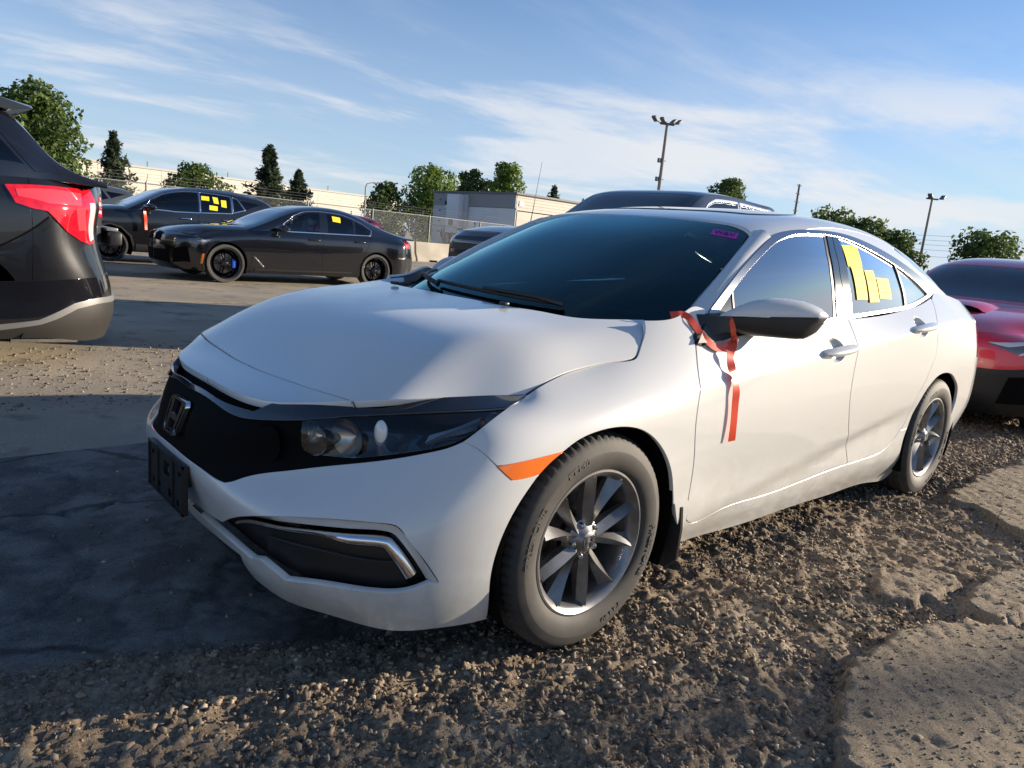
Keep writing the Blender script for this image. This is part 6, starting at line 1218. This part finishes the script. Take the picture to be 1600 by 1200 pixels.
def fir_tree(label, loc, h, w, n=2600, seed=0, mat=None, sparse=1.):
    global rng
    rng = np.random.default_rng(seed); t = empty('spruce_tree', loc, 0, None, label, 'tree', 'spruces behind the lot'); bm = bmesh.new(); add_tube(bm, [(0, 0, 0), (0, 0, h * .5), (0, 0, h)], [h * .018, h * .011, h * .002], 7)
    cen, nr, sz = [], [], []; tiers = int(19 * sparse) + 3
    for k in range(tiers):
        z = .08 + .9 * k / tiers; R0 = w * .72 * (1 - z)**1.05 * (.7 + .5 * rng.random()) + .02 * w; z += rng.normal() * .018; nb = int(7 + 4 * (1 - z))
        for j in range(nb):
            a = j * 2 * math.pi / nb + rng.random() * .7; L = R0 * (.5 + .8 * rng.random()); d = np.array([math.cos(a), math.sin(a), 0])
            m = max(4, int(n / tiers / nb * (.4 + L / R0))); tt = rng.random(m)**.7
            p = np.array([0, 0, z * h]) + d * (L * tt)[:, None]; p[:, 2] += -L * .32 * tt + L * .22 * tt**3 + rng.normal(size=m) * .028 * h; side = np.array([-d[1], d[0], 0]); p += side * (rng.normal(size=m) * .13 * L * (1.15 - tt))[:, None]
            cen.append(p); q = rng.normal(size=(m, 3)) * .6 + np.array([0, 0, 1]); nr.append(q); sz.append(np.full(m, .03 * h + .02 * w) * (.6 + .6 * rng.random(m)))
            add_tube(bm, [(0, 0, z * h), tuple(np.array([0, 0, z * h - L * .2]) + d * L * .8)], [h * .004, h * .0015], 4)
    bm_obj('trunk', bm, m_bark, t); cen = np.concatenate(cen); nr = np.concatenate(nr); nr /= np.linalg.norm(nr, axis=1)[:, None]
    quads('crown', cen, nr, np.concatenate(sz), mat or lf_fir, t, .35); return t
# warehouse: long cladding wall with joints, parapet and roof vents
wh = empty('warehouse', (-24, -90, 0), 0, None, 'long low cream warehouse beyond the fence and trees', 'building')
for k in range(14):
    x0 = 12 - k * 3.3; box('wall_panel', (x0 - 1.65 + .0, -.1 - .01 * (k % 2), 2.75), (3.27, .2, 5.5), m_cream, wh)
box('parapet', (-11, -.15, 5.62), (46.4, .5, .22), m_roofedge, wh); box('back_wall', (-11, -20, 2.7), (46, .3, 5.4), m_cream, wh); box('end_wall', (-34.05, -10, 2.7), (.3, 20, 5.4), m_cream, wh); box('roof', (-11, -10, 5.45), (45.8, 19.6, .2), m_dgrey, wh)
for x in (-.5, -10, -19, -24): tube('roof_vent', [(x, -3, 5.5), (x, -3, 6.5)], .07, m_galv, wh, 6); 
for x in (-27.5, -31): box('loading_door', (x, .02, 1.8), (2.6, .08, 3.2), m_lgrey, wh)
# site office trailer
tr = empty('office_trailer', (-24.7, -27.14, 0), 0, None, 'grey and cream site office trailer behind the barrier', 'building')
zt, zb2 = 3.68, .45
box('end_wall', (-.06, -3.72, (zt + zb2) / 2), (.12, 7.44, zt - zb2), m_grey, tr)
for k in range(6): box('siding_panel', (-1.05 - 2.0 * k, -.05, 1.62), (1.98, .10, 2.34), P('cream_siding', (.50, .46, .385), .6, var=.05, vscale=2), tr)
for k in range(5): box('fascia_board', (-6.05, -.03 - .012 * (k % 2), 2.92 + k * .165), (12.05, .1, .155), P('cream_siding', (.66,)*3), tr)
box('roof', (-6, -3.8, zt + .03), (12.3, 7.9, .1), m_dgrey, tr); box('far_wall', (-6, -7.5, 2.0), (12, .1, 3.1), m_grey, tr); box('rear_wall', (-12, -3.75, 2.0), (.1, 7.4, 3.1), m_grey, tr)
box('end_fascia', (.02, -3.72, 3.30), (.1, 7.46, .74), P('mid_grey_fascia', (.24, .245, .255), .6), tr)
box('end_panel', (.03, -2.05, 1.75), (.05, 4.0, 2.3), m_lgrey, tr); box('end_panel', (.025, -6.1, 1.9), (.05, 2.6, 2.9), m_grey, tr)
box('utility_cabinet', (.30, -4.9, 2.45), (.5, 1.15, 2.2), m_lgrey, tr, bevel=.02); box('utility_cabinet', (.12, -4.25, 2.1), (.2, .6, 2.9), m_grey, tr, bevel=.02)
for y in (-5.35, -4.5): box('air_conditioner', (.28, y, 1.2), (.5, .6, .9), m_dgrey, tr, bevel=.02)
box('vent_grille', (.57, -4.95, 1.95), (.02, .4, .35), m_dgrey, tr); box('notice', (.06, -5.9, 3.0), (.02, .75, .4), P('white_sign', (.75, .75, .75), .5), tr)
for k in range(4): box('hinge', (.06, -6.75, 1.4 + .62 * k), (.06, .2, .1), m_dgrey, tr)
box('door_handle', (.08, -3.3, 1.6), (.05, .08, 1.0), m_dgrey, tr)
for x, w_ in ((-3.6, 1.0),): box('window', (x, .01, 1.95), (w_, .06, .95), P('office_window_glass', (.25, .24, .22), .1, coat=1.), tr); box('window_frame', (x, .0, 1.95), (w_ + .16, .06, 1.1), P('white_sign', (.75,)*3), tr)
box('number_plate', (-.35, .03, 3.2), (.3, .03, .25), P('white_sign', (.75,)*3), tr)
tube('hose', [(.1, -6.4, 1.5), (.2, -6.3, 1.2), (.25, -5.9, .9), (.2, -5.75, .4), (.2, -5.7, 0)], .06, m_black, tr, 6)
for x in (-.5, -4, -8, -11.5):
    for y in (-.4, -7.0): box('support_block', (x, y, .22), (.4, .4, .44), m_concrete, tr)
# concrete barriers along the edge of the lot
def barrier(x, y, i):
    pr = [(.30, 0), (.30, .10), (.17, .32), (.10, .80), (-.10, .80), (-.17, .32), (-.30, .10), (-.30, 0)]
    o = loft('concrete_barrier', [[(xx, a, b) for a, b in pr] for xx in (-1.9, 1.9)], m_concrete); o.location = (x, y, 0); bm = bmesh.new()
    for sx in (-1.1, 1.1):
        s = box('lifting_slot', (sx, 0, .04), (.4, .61, .079), m_dark, o)
    return tag(o, ['cream concrete barrier nearest the black pickup', 'cream concrete barrier between the boot of the black sedan and the pickup', 'cream concrete barrier behind the low black sedan'][i], 'barrier', 'concrete barriers along the fence')
for i in range(3): barrier(-17.6 + 3.9 * i, -23.2, i)
yb_ = box('yellow_barrier', (-17.5, -27.2, .35), (2.6, .8, .7), P('yellow_plastic', (.62, .36, .02), .5, var=.2, vscale=2), bevel=.06); tag(yb_, 'low yellow barrier behind the chain link fence', 'barrier')
# chain link fence
def mesh_mat():
    m = bpy.data.materials.new('chain_link'); m.use_nodes = True; nt = m.node_tree; b = nt.nodes['Principled BSDF']; b.inputs['Base Color'].default_value = (.30, .30, .30, 1); b.inputs['Metallic'].default_value = .5; b.inputs['Roughness'].default_value = .5
    tc = nt.nodes.new('ShaderNodeTexCoord'); sp_ = nt.nodes.new('ShaderNodeSeparateXYZ'); nt.links.new(tc.outputs['Object'], sp_.inputs[0])
    def wave(sgn):
        a = nt.nodes.new('ShaderNodeMath'); a.operation = 'MULTIPLY_ADD'; nt.links.new(sp_.outputs[2], a.inputs[0]); a.inputs[1].default_value = sgn; nt.links.new(sp_.outputs[0], a.inputs[2])
        p = nt.nodes.new('ShaderNodeMath'); p.operation = 'PINGPONG'; nt.links.new(a.outputs[0], p.inputs[0]); p.inputs[1].default_value = .036
        l = nt.nodes.new('ShaderNodeMath'); l.operation = 'LESS_THAN'; nt.links.new(p.outputs[0], l.inputs[0]); l.inputs[1].default_value = .0024; return l.outputs[0]
    mxm = nt.nodes.new('ShaderNodeMath'); mxm.operation = 'MAXIMUM'; nt.links.new(wave(1), mxm.inputs[0]); nt.links.new(wave(-1), mxm.inputs[1])
    t = nt.nodes.new('ShaderNodeBsdfTransparent'); mx = nt.nodes.new('ShaderNodeMixShader'); nt.links.new(mxm.outputs[0], mx.inputs[0]); nt.links.new(t.outputs[0], mx.inputs[1]); nt.links.new(b.outputs[0], mx.inputs[2]); nt.links.new(mx.outputs[0], nt.nodes['Material Output'].inputs[0]); return m
m_link = mesh_mat()
def fence(x0, x1, y, label, zt=1.95):
    f = empty('chain_link_fence', (0, y, 0), 0, None, label, 'fence'); n = max(1, int(abs(x1 - x0) / 3.0)); xs = np.linspace(x0, x1, n + 1)
    for i, x in enumerate(xs):
        p = tube('post', [(x, 0, 0), (x, 0, zt + .06)], .035, m_galv, f, 8); tube('barb_arm', [(x, 0, zt), (x, .22, zt + .32)], .010, m_galv, p, 5)
        if i < n: mesh_obj('wire_mesh', [(x, 0, .05), (xs[i+1], 0, .05), (xs[i+1], 0, zt), (x, 0, zt)], [(0, 1, 2, 3)], m_link, f)
    tube('top_rail', [(x0, 0, zt), (x1, 0, zt)], .021, m_galv, f, 6); tube('lower_rail', [(x0, 0, .55), (x1, 0, .55)], .013, m_galv, f, 6)
    for k in range(3): tube('barbed_wire', [(x0, .07 + .07 * k, zt + .11 + .1 * k), (x1, .07 + .07 * k, zt + .11 + .1 * k)], .004, m_galv, f, 4)
    return f
fence(3.0, -24.0, -25.5, 'chain link fence with barbed wire running along the back of the lot')
fence(-15.0, -24.4, -31.5, 'second chain link fence section further back beside the trailer', 1.7)
# lamp posts and power line
def lamp_post(loc, h, label, heads=4, r=.14, spread=.9, mat=None, group='lamp posts'):
    p = empty('lamp_post', loc, 0, None, label, 'lamp post', group)
    tube('pole', [(0, 0, 0), (0, 0, h)], [r, r * .6], mat or m_conc_pole, p, 10); tube('cross_arm', [(-spread * .45, .3 * spread, h), (spread * .45, -.3 * spread, h)], r * .5, m_wood, p, 6)
    for k in range(heads):
        sx = -1 if k % 2 else 1; oy = .28 * (1 if k < 2 else -1); c = Vector((sx * spread * (.55 + .18 * (k // 2)), -.3 * spread * sx + oy, h + .16 + .1 * (k // 2)))
        b = box('floodlight', c, (.46, .32, .14), m_dgrey, p, rot=Matrix.Rotation(R(-35 * sx), 3, 'Y'), bevel=.03); tube('bracket', [(sx * spread * .4, -.3 * spread * sx, h), tuple(c)], .03, m_dgrey, b, 5)
    return p
l1 = lamp_post((-38.75, -28.6, 0), 9.75, 'tall lamp post with four floodlights behind the black pickup', 4, .16)
for z in (6.2, 7.4): box('camera_box', (.22, -.1, z), (.22, .18, .28), m_dgrey, l1, bevel=.02); tube('pole_bracket', [(-.2, .1, z), (.3, -.15, z)], .03, m_galv, l1, 5)
lamp_post((-59.1, -18.5, 0), 7.3, 'small distant lamp post right of the white sedan roof', 2, .12)
lamp_post((-33.5, 18.0, 0), 10.5, 'lamp post standing outside the frame on the sunny side', 4, .17)
def street_light(loc, h, label):
    p = empty('street_light', loc, 0, None, label, 'lamp post', 'lamp posts'); tube('pole', [(0, 0, 0), (0, 0, h - .3), (-.08, 0, h - .08), (-.3, 0, h), (-.55, 0, h + .05)], [.06, .045, .04, .035, .03], m_galv, p, 8); box('lamp_head', (-.72, 0, h + .04), (.36, .14, .07), m_dgrey, p, bevel=.02); return p
street_light((-22.3, -38.7, 0), 3.95, 'thin curved street light left of the trailer'); street_light((-27.0, -82.0, 0), 6.3, 'slim street light between the two spruces')
pl_ = empty('power_pole', (-106, -53.4, 0), 0, None, 'distant leaning power pole carrying wires', 'power pole'); tube('pole', [(0, 0, 0), (.9, .4, 13.8)], [.22, .15], m_wood, pl_, 8)
wz = [13.6, 12.4, 11.2, 9.9, 8.2]
for z in wz[:4]: box('insulator_arm', (.9 * z / 13.8, .4 * z / 13.8, z), (1.2, .12, .14), m_wood, pl_)
for k, z in enumerate(wz):
    for (bx_, by_, bz_, lb) in ((-100, 60, z + .5, 'to the right'), (-112, -170, z - .5, 'to the left')):
        pts = [(-106 + (bx_ + 106) * t + .9 * (1 - t), -53.4 + (by_ + 53.4) * t, z + (bz_ - z) * t - 5.2 * t * (1 - t) * .55) for t in np.linspace(0, 1, 13)]
        tube('power_wire', pts, .035, m_dgrey, pl_, 4)
# trees
broad_tree('bright green tree above the big black SUV at the left', (-.9, -43.0, 0), 7.5, 6.0, lf_bright, 5200, 18, .12, .24, 3)
broad_tree('tall tree at the far left edge rising above the black SUV roof', (6.5, -46.0, 0), 8.6, 6.0, lf_bright, 4200, 15, .12, .25, 5)
broad_tree('dark rounded tree left of the first spruce', (-6.1, -46.5, 0), 7.1, 5.6, lf_dark, 5200, 18, .10, .22, 8)
fir_tree('spruce in front of the left end of the warehouse', (-11.0, -51.0, 0), 5.6, 3.3, 2600, 4)
broad_tree('small tree in front of the warehouse wall', (-17.5, -56.0, 0), 4.7, 4.0, lf_dark, 3000, 12, .12, .2, 9)
fir_tree('taller spruce of the pair in front of the warehouse', (-23.5, -56.0, 0), 7.0, 4.2, 4200, 6); fir_tree('shorter spruce of the pair in front of the warehouse', (-26.5, -57.0, 0), 5.6, 3.8, 3600, 12)
broad_tree('big green tree left of the office trailer', (-37.5, -53.0, 0), 7.2, 5.0, lf_bright, 5200, 18, .10, .23, 14); broad_tree('low dark tree left of the big green tree', (-33.0, -53.5, 0), 5.2, 4.0, lf_dark, 3000, 12, .10, .22, 15)
broad_tree('green tree above the middle of the office trailer', (-44.5, -51.0, 0), 8.3, 4.4, lf_bright, 4600, 16, .15, .23, 17); broad_tree('darker tree rising just behind the trailer roof', (-41.5, -52.5, 0), 7.4, 3.2, lf_dark, 3000, 12, .2, .22, 19)
fir_tree('small spruce right of the trailer roof', (-54.0, -54.0, 0), 7.6, 3.6, 2200, 21); fir_tree('tiny distant spruce right of the trailer', (-63.0, -58.0, 0), 6.9, 1.8, 900, 22)
broad_tree('tree showing above the black pickup roof', (-66.0, -40.5, 0), 9.6, 4.8, lf_dark, 3400, 13, .3, .26, 24)
for i, (x, y, h, w, lb) in enumerate(((-58, -25.5, 6.2, 5.2, 'leftmost dark tree above the white sedan boot'), (-57, -22.5, 5.4, 5.0, 'second dark tree above the white sedan boot'), (-58, -20.2, 4.6, 4.2, 'low dark tree just left of the small distant lamp post'), (-60.5, -14.6, 5.1, 5.2, 'round dark tree right of the small distant lamp post'))): broad_tree(lb, (x, y, 0), h, w, lf_dark, 3200, 13, .05, .24, 30 + i)
fir_tree('sparse thin conifer above the red sedan roof', (-67, -11.6, 0), 5.4, 1.9, 700, 41, lf_dark, .7); fir_tree('sparse wider conifer at the right edge', (-62, -7.4, 0), 5.2, 2.7, 1000, 43, lf_dark, .7)
# ---------------------------------------------------------------- ground
def vnoise(x, y, seed):
    xi = np.floor(x).astype(np.int64); yi = np.floor(y).astype(np.int64); fx_ = x - xi; fy = y - yi
    def hsh(a, b): n = (a * 374761393 + b * 668265263 + seed * 1442695041) & 0xFFFFFFFF; n = ((n ^ (n >> 13)) * 1274126177) & 0xFFFFFFFF; return ((n ^ (n >> 16)) & 0xFFFF) / 65535.
    sx = fx_ * fx_ * (3 - 2 * fx_); sy = fy * fy * (3 - 2 * fy)
    return (hsh(xi, yi) * (1 - sx) + hsh(xi + 1, yi) * sx) * (1 - sy) + (hsh(xi, yi + 1) * (1 - sx) + hsh(xi + 1, yi + 1) * sx) * sy
def fbm(x, y, seed, f=1., oct_=4, g=.5):
    r = 0; a = 1; t = 0
    for k in range(oct_): r = r + a * vnoise(x * f, y * f, seed + k); t += a; a *= g; f *= 2.03
    return r / t
SLABS = [np.array([(.0,2.6),(-.08,1.75),(-.12,1.57),(-.28,1.50),(-.52,1.43),(-.74,1.44),(-.9,1.41),(-1.06,1.46),(-1.2,1.53),(-1.32,1.70),(-1.75,1.75),(-2.0,2.6)]),
         np.array([(-2.59,1.09),(-2.82,1.0),(-3.06,1.0),(-4.29,1.03),(-6.4,1.15),(-6.5,2.6),(-2.1,2.6),(-2.05,1.7),(-2.39,1.44),(-2.50,1.32),(-2.61,1.17)]),
         np.array([(-1.19,1.23),(-1.35,1.20),(-1.55,1.27),(-1.63,1.38),(-1.48,1.44),(-1.29,1.43),(-1.17,1.37),(-1.12,1.31)]),
         np.array([(-1.30,1.50),(-1.53,1.47),(-1.95,1.53),(-1.95,1.66),(-1.45,1.67),(-1.24,1.66)])]
def slab_mask(x, y):
    p = np.stack([x + .10 * (fbm(x, y, 41, 6, 3) - .5) + .06 * (fbm(x, y, 42, 24, 3) - .5), y + .10 * (fbm(x, y, 43, 6, 3) - .5) + .06 * (fbm(x, y, 44, 24, 3) - .5)], 1); m = np.zeros(len(p))
    for i, s in enumerate(SLABS):
        ins = inside(p, [s]); d = seg_dist(p, [s]); m = np.maximum(m, np.where(ins, np.clip(d / .014, 0, 1), 0) * (.6 if i == 2 else 1.))
    return m
def shade_left(x, y):   # smoother, older asphalt up to the car's shadow edge, coloured darker for shade
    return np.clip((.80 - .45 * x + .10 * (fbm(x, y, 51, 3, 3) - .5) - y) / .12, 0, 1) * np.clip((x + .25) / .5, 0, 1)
def height(x, y):
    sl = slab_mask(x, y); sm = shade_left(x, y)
    lump = .030 * (fbm(x, y, 3, 3.2, 4) - .5) + .038 * (fbm(x, y, 9, 12, 4, .6) - .45) + .028 * np.abs(fbm(x, y, 13, 34, 3, .6) - .5) * 2
    grav = lump; asp = .046 + .010 * (fbm(x, y, 21, 4, 4) - .5) + .014 * (fbm(x, y, 25, 30, 3, .65) - .5)
    old_shaded = .010 * (fbm(x, y, 31, 2.2, 4) - .5) + .005 * (fbm(x, y, 35, 17, 3) - .5) + .0030 * (fbm(x, y, 36, 60, 2) - .5) - .012 * np.clip(.035 - np.abs(fbm(x, y, 37, 1.6, 5, .55) - .5), 0, 1) / .035
    h = grav * (1 - sm) + old_shaded * sm
    return h * (1 - sl) + asp * sl, sl, sm
def ground_mat(near):
    m = bpy.data.materials.new('gravel_and_asphalt' if near else 'dusty_asphalt'); m.use_nodes = True; nt = m.node_tree; N = nt.nodes; L = nt.links; b = N['Principled BSDF']; b.inputs['Roughness'].default_value = .88; b.inputs['Specular IOR Level'].default_value = .3
    tc = N.new('ShaderNodeTexCoord')
    def nz(scale, detail=5, rough=.6):
        n = N.new('ShaderNodeTexNoise'); n.inputs['Scale'].default_value = scale; n.inputs['Detail'].default_value = detail; n.inputs['Roughness'].default_value = rough; L.new(tc.outputs['Object'], n.inputs['Vector']); return n.outputs['Fac']
    def ramp(f, stops):
        r = N.new('ShaderNodeValToRGB'); e = r.color_ramp.elements; e[0].position, e[0].color = stops[0][0], (*stops[0][1], 1); e[1].position, e[1].color = stops[-1][0], (*stops[-1][1], 1)
        for p, c in stops[1:-1]: q = e.new(p); q.color = (*c, 1)
        L.new(f, r.inputs[0]); return r.outputs[0]
    def mix(f, a, c):
        n = N.new('ShaderNodeMix'); n.data_type = 'RGBA'
        if isinstance(f, float): n.inputs[0].default_value = f
        else: L.new(f, n.inputs[0])
        L.new(a, n.inputs[6]); L.new(c, n.inputs[7]); return n.outputs[2]
    fine = nz(170, 3); mid = nz(9, 6); big = nz(.55, 5)
    aspc = ramp(nz(120, 7, .75), [(.3, (.16, .14, .11)), (.5, (.31, .27, .21)), (.72, (.50, .43, .335))]); dust = ramp(nz(60, 7, .75), [(.3, (.30, .25, .185)), (.7, (.56, .475, .355))])
    patch = N.new('ShaderNodeMapRange'); patch.inputs['From Min'].default_value = .42; patch.inputs['From Max'].default_value = .60; L.new(big, patch.inputs['Value'])
    far = mix(patch.outputs[0], aspc, dust)
    stain = N.new('ShaderNodeMapRange'); stain.inputs['From Min'].default_value = .55; stain.inputs['From Max'].default_value = .66; L.new(nz(2.3, 7, .65), stain.inputs['Value'])
    dk = ramp(fine, [(.3, (.05, .048, .045)), (.7, (.12, .11, .10))]); sf = N.new('ShaderNodeMath'); sf.operation = 'MULTIPLY'; L.new(stain.outputs[0], sf.inputs[0]); sf.inputs[1].default_value = .6
    col = mix(sf.outputs[0], far, dk)
    if near:
        at_s = N.new('ShaderNodeAttribute'); at_s.attribute_name = 'slab'; at_o = N.new('ShaderNodeAttribute'); at_o.attribute_name = 'old_shaded'
        gr = ramp(nz(75, 6, .7), [(.28, (.07, .05, .034)), (.5, (.22, .165, .112)), (.74, (.46, .37, .265))]); gr2 = ramp(nz(55, 6, .7), [(.3, (.20, .155, .11)), (.7, (.46, .38, .275))])
        pm = N.new('ShaderNodeMapRange'); pm.inputs['From Min'].default_value = .50; pm.inputs['From Max'].default_value = .64; L.new(nz(3.1, 5), pm.inputs['Value']); gr = mix(pm.outputs[0], gr, gr2)
        o1 = ramp(fine, [(.3, (.06, .057, .053)), (.7, (.15, .142, .13))]); o2 = ramp(fine, [(.3, (.13, .124, .112)), (.7, (.27, .255, .23))])  # asphalt tones kept dark so the colour also deepens the car's shade
        pm2 = N.new('ShaderNodeMapRange'); pm2.inputs['From Min'].default_value = .44; pm2.inputs['From Max'].default_value = .58; L.new(nz(4.2, 8, .68), pm2.inputs['Value']); old_shaded = mix(pm2.outputs[0], o1, o2); old_shaded = mix(sf.outputs[0], old_shaded, dk)
        ck = N.new('ShaderNodeTexVoronoi'); ck.feature = 'DISTANCE_TO_EDGE'; ck.inputs['Scale'].default_value = 1.3; wp = N.new('ShaderNodeMix'); wp.data_type = 'VECTOR'; wp.inputs[0].default_value = .22; nw = N.new('ShaderNodeTexNoise'); nw.inputs['Scale'].default_value = 2.2; nw.inputs['Detail'].default_value = 6
        L.new(tc.outputs['Object'], nw.inputs['Vector']); L.new(tc.outputs['Object'], wp.inputs[4]); L.new(nw.outputs['Color'], wp.inputs[5]); L.new(wp.outputs[1], ck.inputs['Vector'])
        cr = N.new('ShaderNodeMapRange'); cr.inputs['From Min'].default_value = .004; cr.inputs['From Max'].default_value = .016; cr.inputs['To Min'].default_value = .75; cr.inputs['To Max'].default_value = 0.; L.new(ck.outputs['Distance'], cr.inputs['Value']); dk2 = ramp(fine, [(.3, (.018, .017, .016)), (.7, (.05, .046, .042))]); old_shaded = mix(cr.outputs[0], old_shaded, dk2)
        col = mix(at_o.outputs['Fac'], gr, old_shaded); sl = ramp(nz(150, 6, .8), [(.30, (.09, .068, .047)), (.5, (.27, .215, .15)), (.72, (.50, .41, .295))]); col = mix(at_s.outputs['Fac'], col, sl)
    L.new(col, b.inputs['Base Color'])
    bp = N.new('ShaderNodeBump'); bp.inputs['Strength'].default_value = .9; bp.inputs['Distance'].default_value = .004 if near else .010; L.new(nz(260 if near else 90, 8, .75), bp.inputs['Height']); L.new(bp.outputs[0], b.inputs['Normal']); return m
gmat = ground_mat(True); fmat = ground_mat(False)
# far sheet, with an opening where the fine near mesh lies
NX0, NX1, NY0, NY1 = -6.4, 2.2, -1.6, 2.5
FX = [-2500, -300, -60, NX0, NX1, 40, 300, 2500]; FY = [-2500, -300, -60, NY0, NY1, 40, 300, 2500]
V = [(x, y, 0) for x in FX for y in FY]; F = [(i*8+j, (i+1)*8+j, (i+1)*8+j+1, i*8+j+1) for i in range(7) for j in range(7) if not (i == 3 and j == 3)]
tag(mesh_obj('ground', V, F, fmat), kind='structure')
st_ = .0125; gx_ = np.arange(NX0, NX1 + st_ * .5, st_); gy_ = np.arange(NY0, NY1 + st_ * .5, st_); gx_[-1] = NX1; gy_[-1] = NY1
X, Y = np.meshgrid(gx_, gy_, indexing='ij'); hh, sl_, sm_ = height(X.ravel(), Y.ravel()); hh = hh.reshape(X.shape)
edge = np.clip(np.minimum.reduce([X - NX0, NX1 - X, Y - NY0, NY1 - Y]) / .25, 0, 1); hh *= edge
for (wx, wy) in ((0, .77), (-2.7, .78), (0, -.77), (-2.7, -.78)):   # packed under the tyres
    d = np.hypot((X - wx) / .13, (Y - wy) / .13); hh = np.where(d < 1.6, np.minimum(hh, .002 + .02 * np.clip(d - 1, 0, 1)), hh)
n0, n1 = X.shape; idx = np.arange(n0 * n1).reshape(n0, n1); quadsF = np.stack([idx[:-1, :-1], idx[1:, :-1], idx[1:, 1:], idx[:-1, 1:]], -1).reshape(-1, 4)
me = bpy.data.meshes.new('near_ground'); me.vertices.add(n0 * n1); me.vertices.foreach_set('co', np.stack([X, Y, hh], -1).astype(np.float32).ravel())
me.loops.add(len(quadsF) * 4); me.loops.foreach_set('vertex_index', quadsF.astype(np.int32).ravel()); me.polygons.add(len(quadsF)); me.polygons.foreach_set('loop_start', np.arange(0, len(quadsF) * 4, 4, dtype=np.int32))
me.polygons.foreach_set('use_smooth', np.ones(len(quadsF), bool)); me.update(calc_edges=True); me.materials.append(gmat)
for nm, arr in (('slab', sl_), ('old_shaded', sm_)): a = me.attributes.new(nm, 'FLOAT', 'POINT'); a.data.foreach_set('value', arr.astype(np.float32))
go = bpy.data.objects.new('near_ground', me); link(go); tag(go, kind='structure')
# loose stones
def stones(name, n, box_, smin, smax, mat, seed, keep, label):
    r = np.random.default_rng(seed); x = r.uniform(box_[0], box_[1], n); y = r.uniform(box_[2], box_[3], n); z, sl, sm = height(x, y); k = keep(x, y, sl, sm, r.random(n)); x, y, z = x[k], y[k], z[k]; n = len(x)
    bm = bmesh.new(); bmesh.ops.create_icosphere(bm, subdivisions=1, radius=1); bv = np.array([v.co[:] for v in bm.verts]); bf = np.array([[v.index for v in f.verts] for f in bm.faces]); bm.free()
    m = len(bv); sc = (smin + (smax - smin) * r.random(n)**4.5); ax = r.uniform(.5, 1.4, (n, 3)) * np.array([1, 1, .8]); jit = 1 + r.uniform(-.5, .45, (n, m)); P_ = bv[None] * jit[:, :, None] * ax[:, None] * sc[:, None, None]
    a = r.uniform(0, 2 * np.pi, n); c, s = np.cos(a)[:, None], np.sin(a)[:, None]; P_ = np.stack([P_[..., 0] * c - P_[..., 1] * s, P_[..., 0] * s + P_[..., 1] * c, P_[..., 2]], -1)
    P_ += np.stack([x, y, z + sc * .1], -1)[:, None]; F_ = (bf[None] + (np.arange(n) * m)[:, None, None]).reshape(-1, 3)
    me = bpy.data.meshes.new(name); me.vertices.add(n * m); me.vertices.foreach_set('co', P_.astype(np.float32).ravel()); me.loops.add(len(F_) * 3); me.loops.foreach_set('vertex_index', F_.astype(np.int32).ravel()); me.polygons.add(len(F_)); me.polygons.foreach_set('loop_start', np.arange(0, len(F_) * 3, 3, dtype=np.int32)); me.update(calc_edges=True); me.materials.append(mat)
    o = bpy.data.objects.new(name, me); link(o); return tag(o, label, name.replace('_', ' '), kind='stuff')
def stone_mat():
    m = bpy.data.materials.new('gravel_stone'); m.use_nodes = True; nt = m.node_tree; b = nt.nodes['Principled BSDF']; b.inputs['Roughness'].default_value = .85; g_ = nt.nodes.new('ShaderNodeNewGeometry'); r = nt.nodes.new('ShaderNodeValToRGB')
    e = r.color_ramp.elements; e[0].color = (.10, .073, .05, 1); e[1].color = (.50, .41, .30, 1); q = e.new(.6); q.color = (.21, .16, .112, 1); q = e.new(.95); q.color = (.30, .235, .165, 1); nt.links.new(g_.outputs['Random Per Island'], r.inputs[0]); nt.links.new(r.outputs[0], b.inputs['Base Color']); return m
m_stone = stone_mat()
stones('gravel', 9000, (-4.2, .1, 1.0, 1.95), .0015, .0055, m_stone, 9, lambda x, y, sl, sm, r: (sl > .5) & (r > .3 * (x < -2)), 'coarse aggregate showing in the broken asphalt slabs')
vis = lambda x, y: (y < 2.2)
stones('gravel', 75000, (-2.6, 1.9, .1, 1.95), .0020, .0115, m_stone, 5, lambda x, y, sl, sm, r: (sl < .3) & (r > sm * .985) & (r > .25 * (x < -1.2)) & (fbm(x, y, 71, 3.0, 4, .6) > .40 + .2 * (r - .5)), 'loose brown gravel around the white sedan')
stones('gravel', 14000, (-6.2, -2.6, .3, 1.9), .006, .018, m_stone, 6, lambda x, y, sl, sm, r: (sl < .3), 'loose gravel behind the white sedan')
stones('gravel', 12000, (.3, 2.1, .1, 1.2), .002, .0095, m_stone, 10, lambda x, y, sl, sm, r: (sl < .3) & (r > sm), 'loose brown gravel in front of the white sedan')
stones('gravel', 9000, (-3., 2.2, -1.4, 2.2), .002, .009, m_stone, 7, lambda x, y, sl, sm, r: (r < .5), 'scattered small stones on the asphalt')
stones('gravel', 2600, (-1., 2.2, -4.4, -2.4), .004, .014, m_stone, 8, lambda x, y, sl, sm, r: (y < -2.0), 'scattered stones beside the big black SUV')
# painted lines on the lane
m_line = P('worn_yellow_paint', (.52, .40, .20), .8, var=.5, vscale=9, col2=(.24, .20, .15))
for i, (y, x0, x1, w_) in enumerate(((-7.43, 6, -9, .10), (-10.05, 6, -12, .09))):
    o = mesh_obj('painted_line', [(x0, y - w_/2, .004), (x1, y - w_/2, .004), (x1, y + w_/2, .004), (x0, y + w_/2, .004)], [(0, 1, 2, 3)], m_line); tag(o, kind='structure')
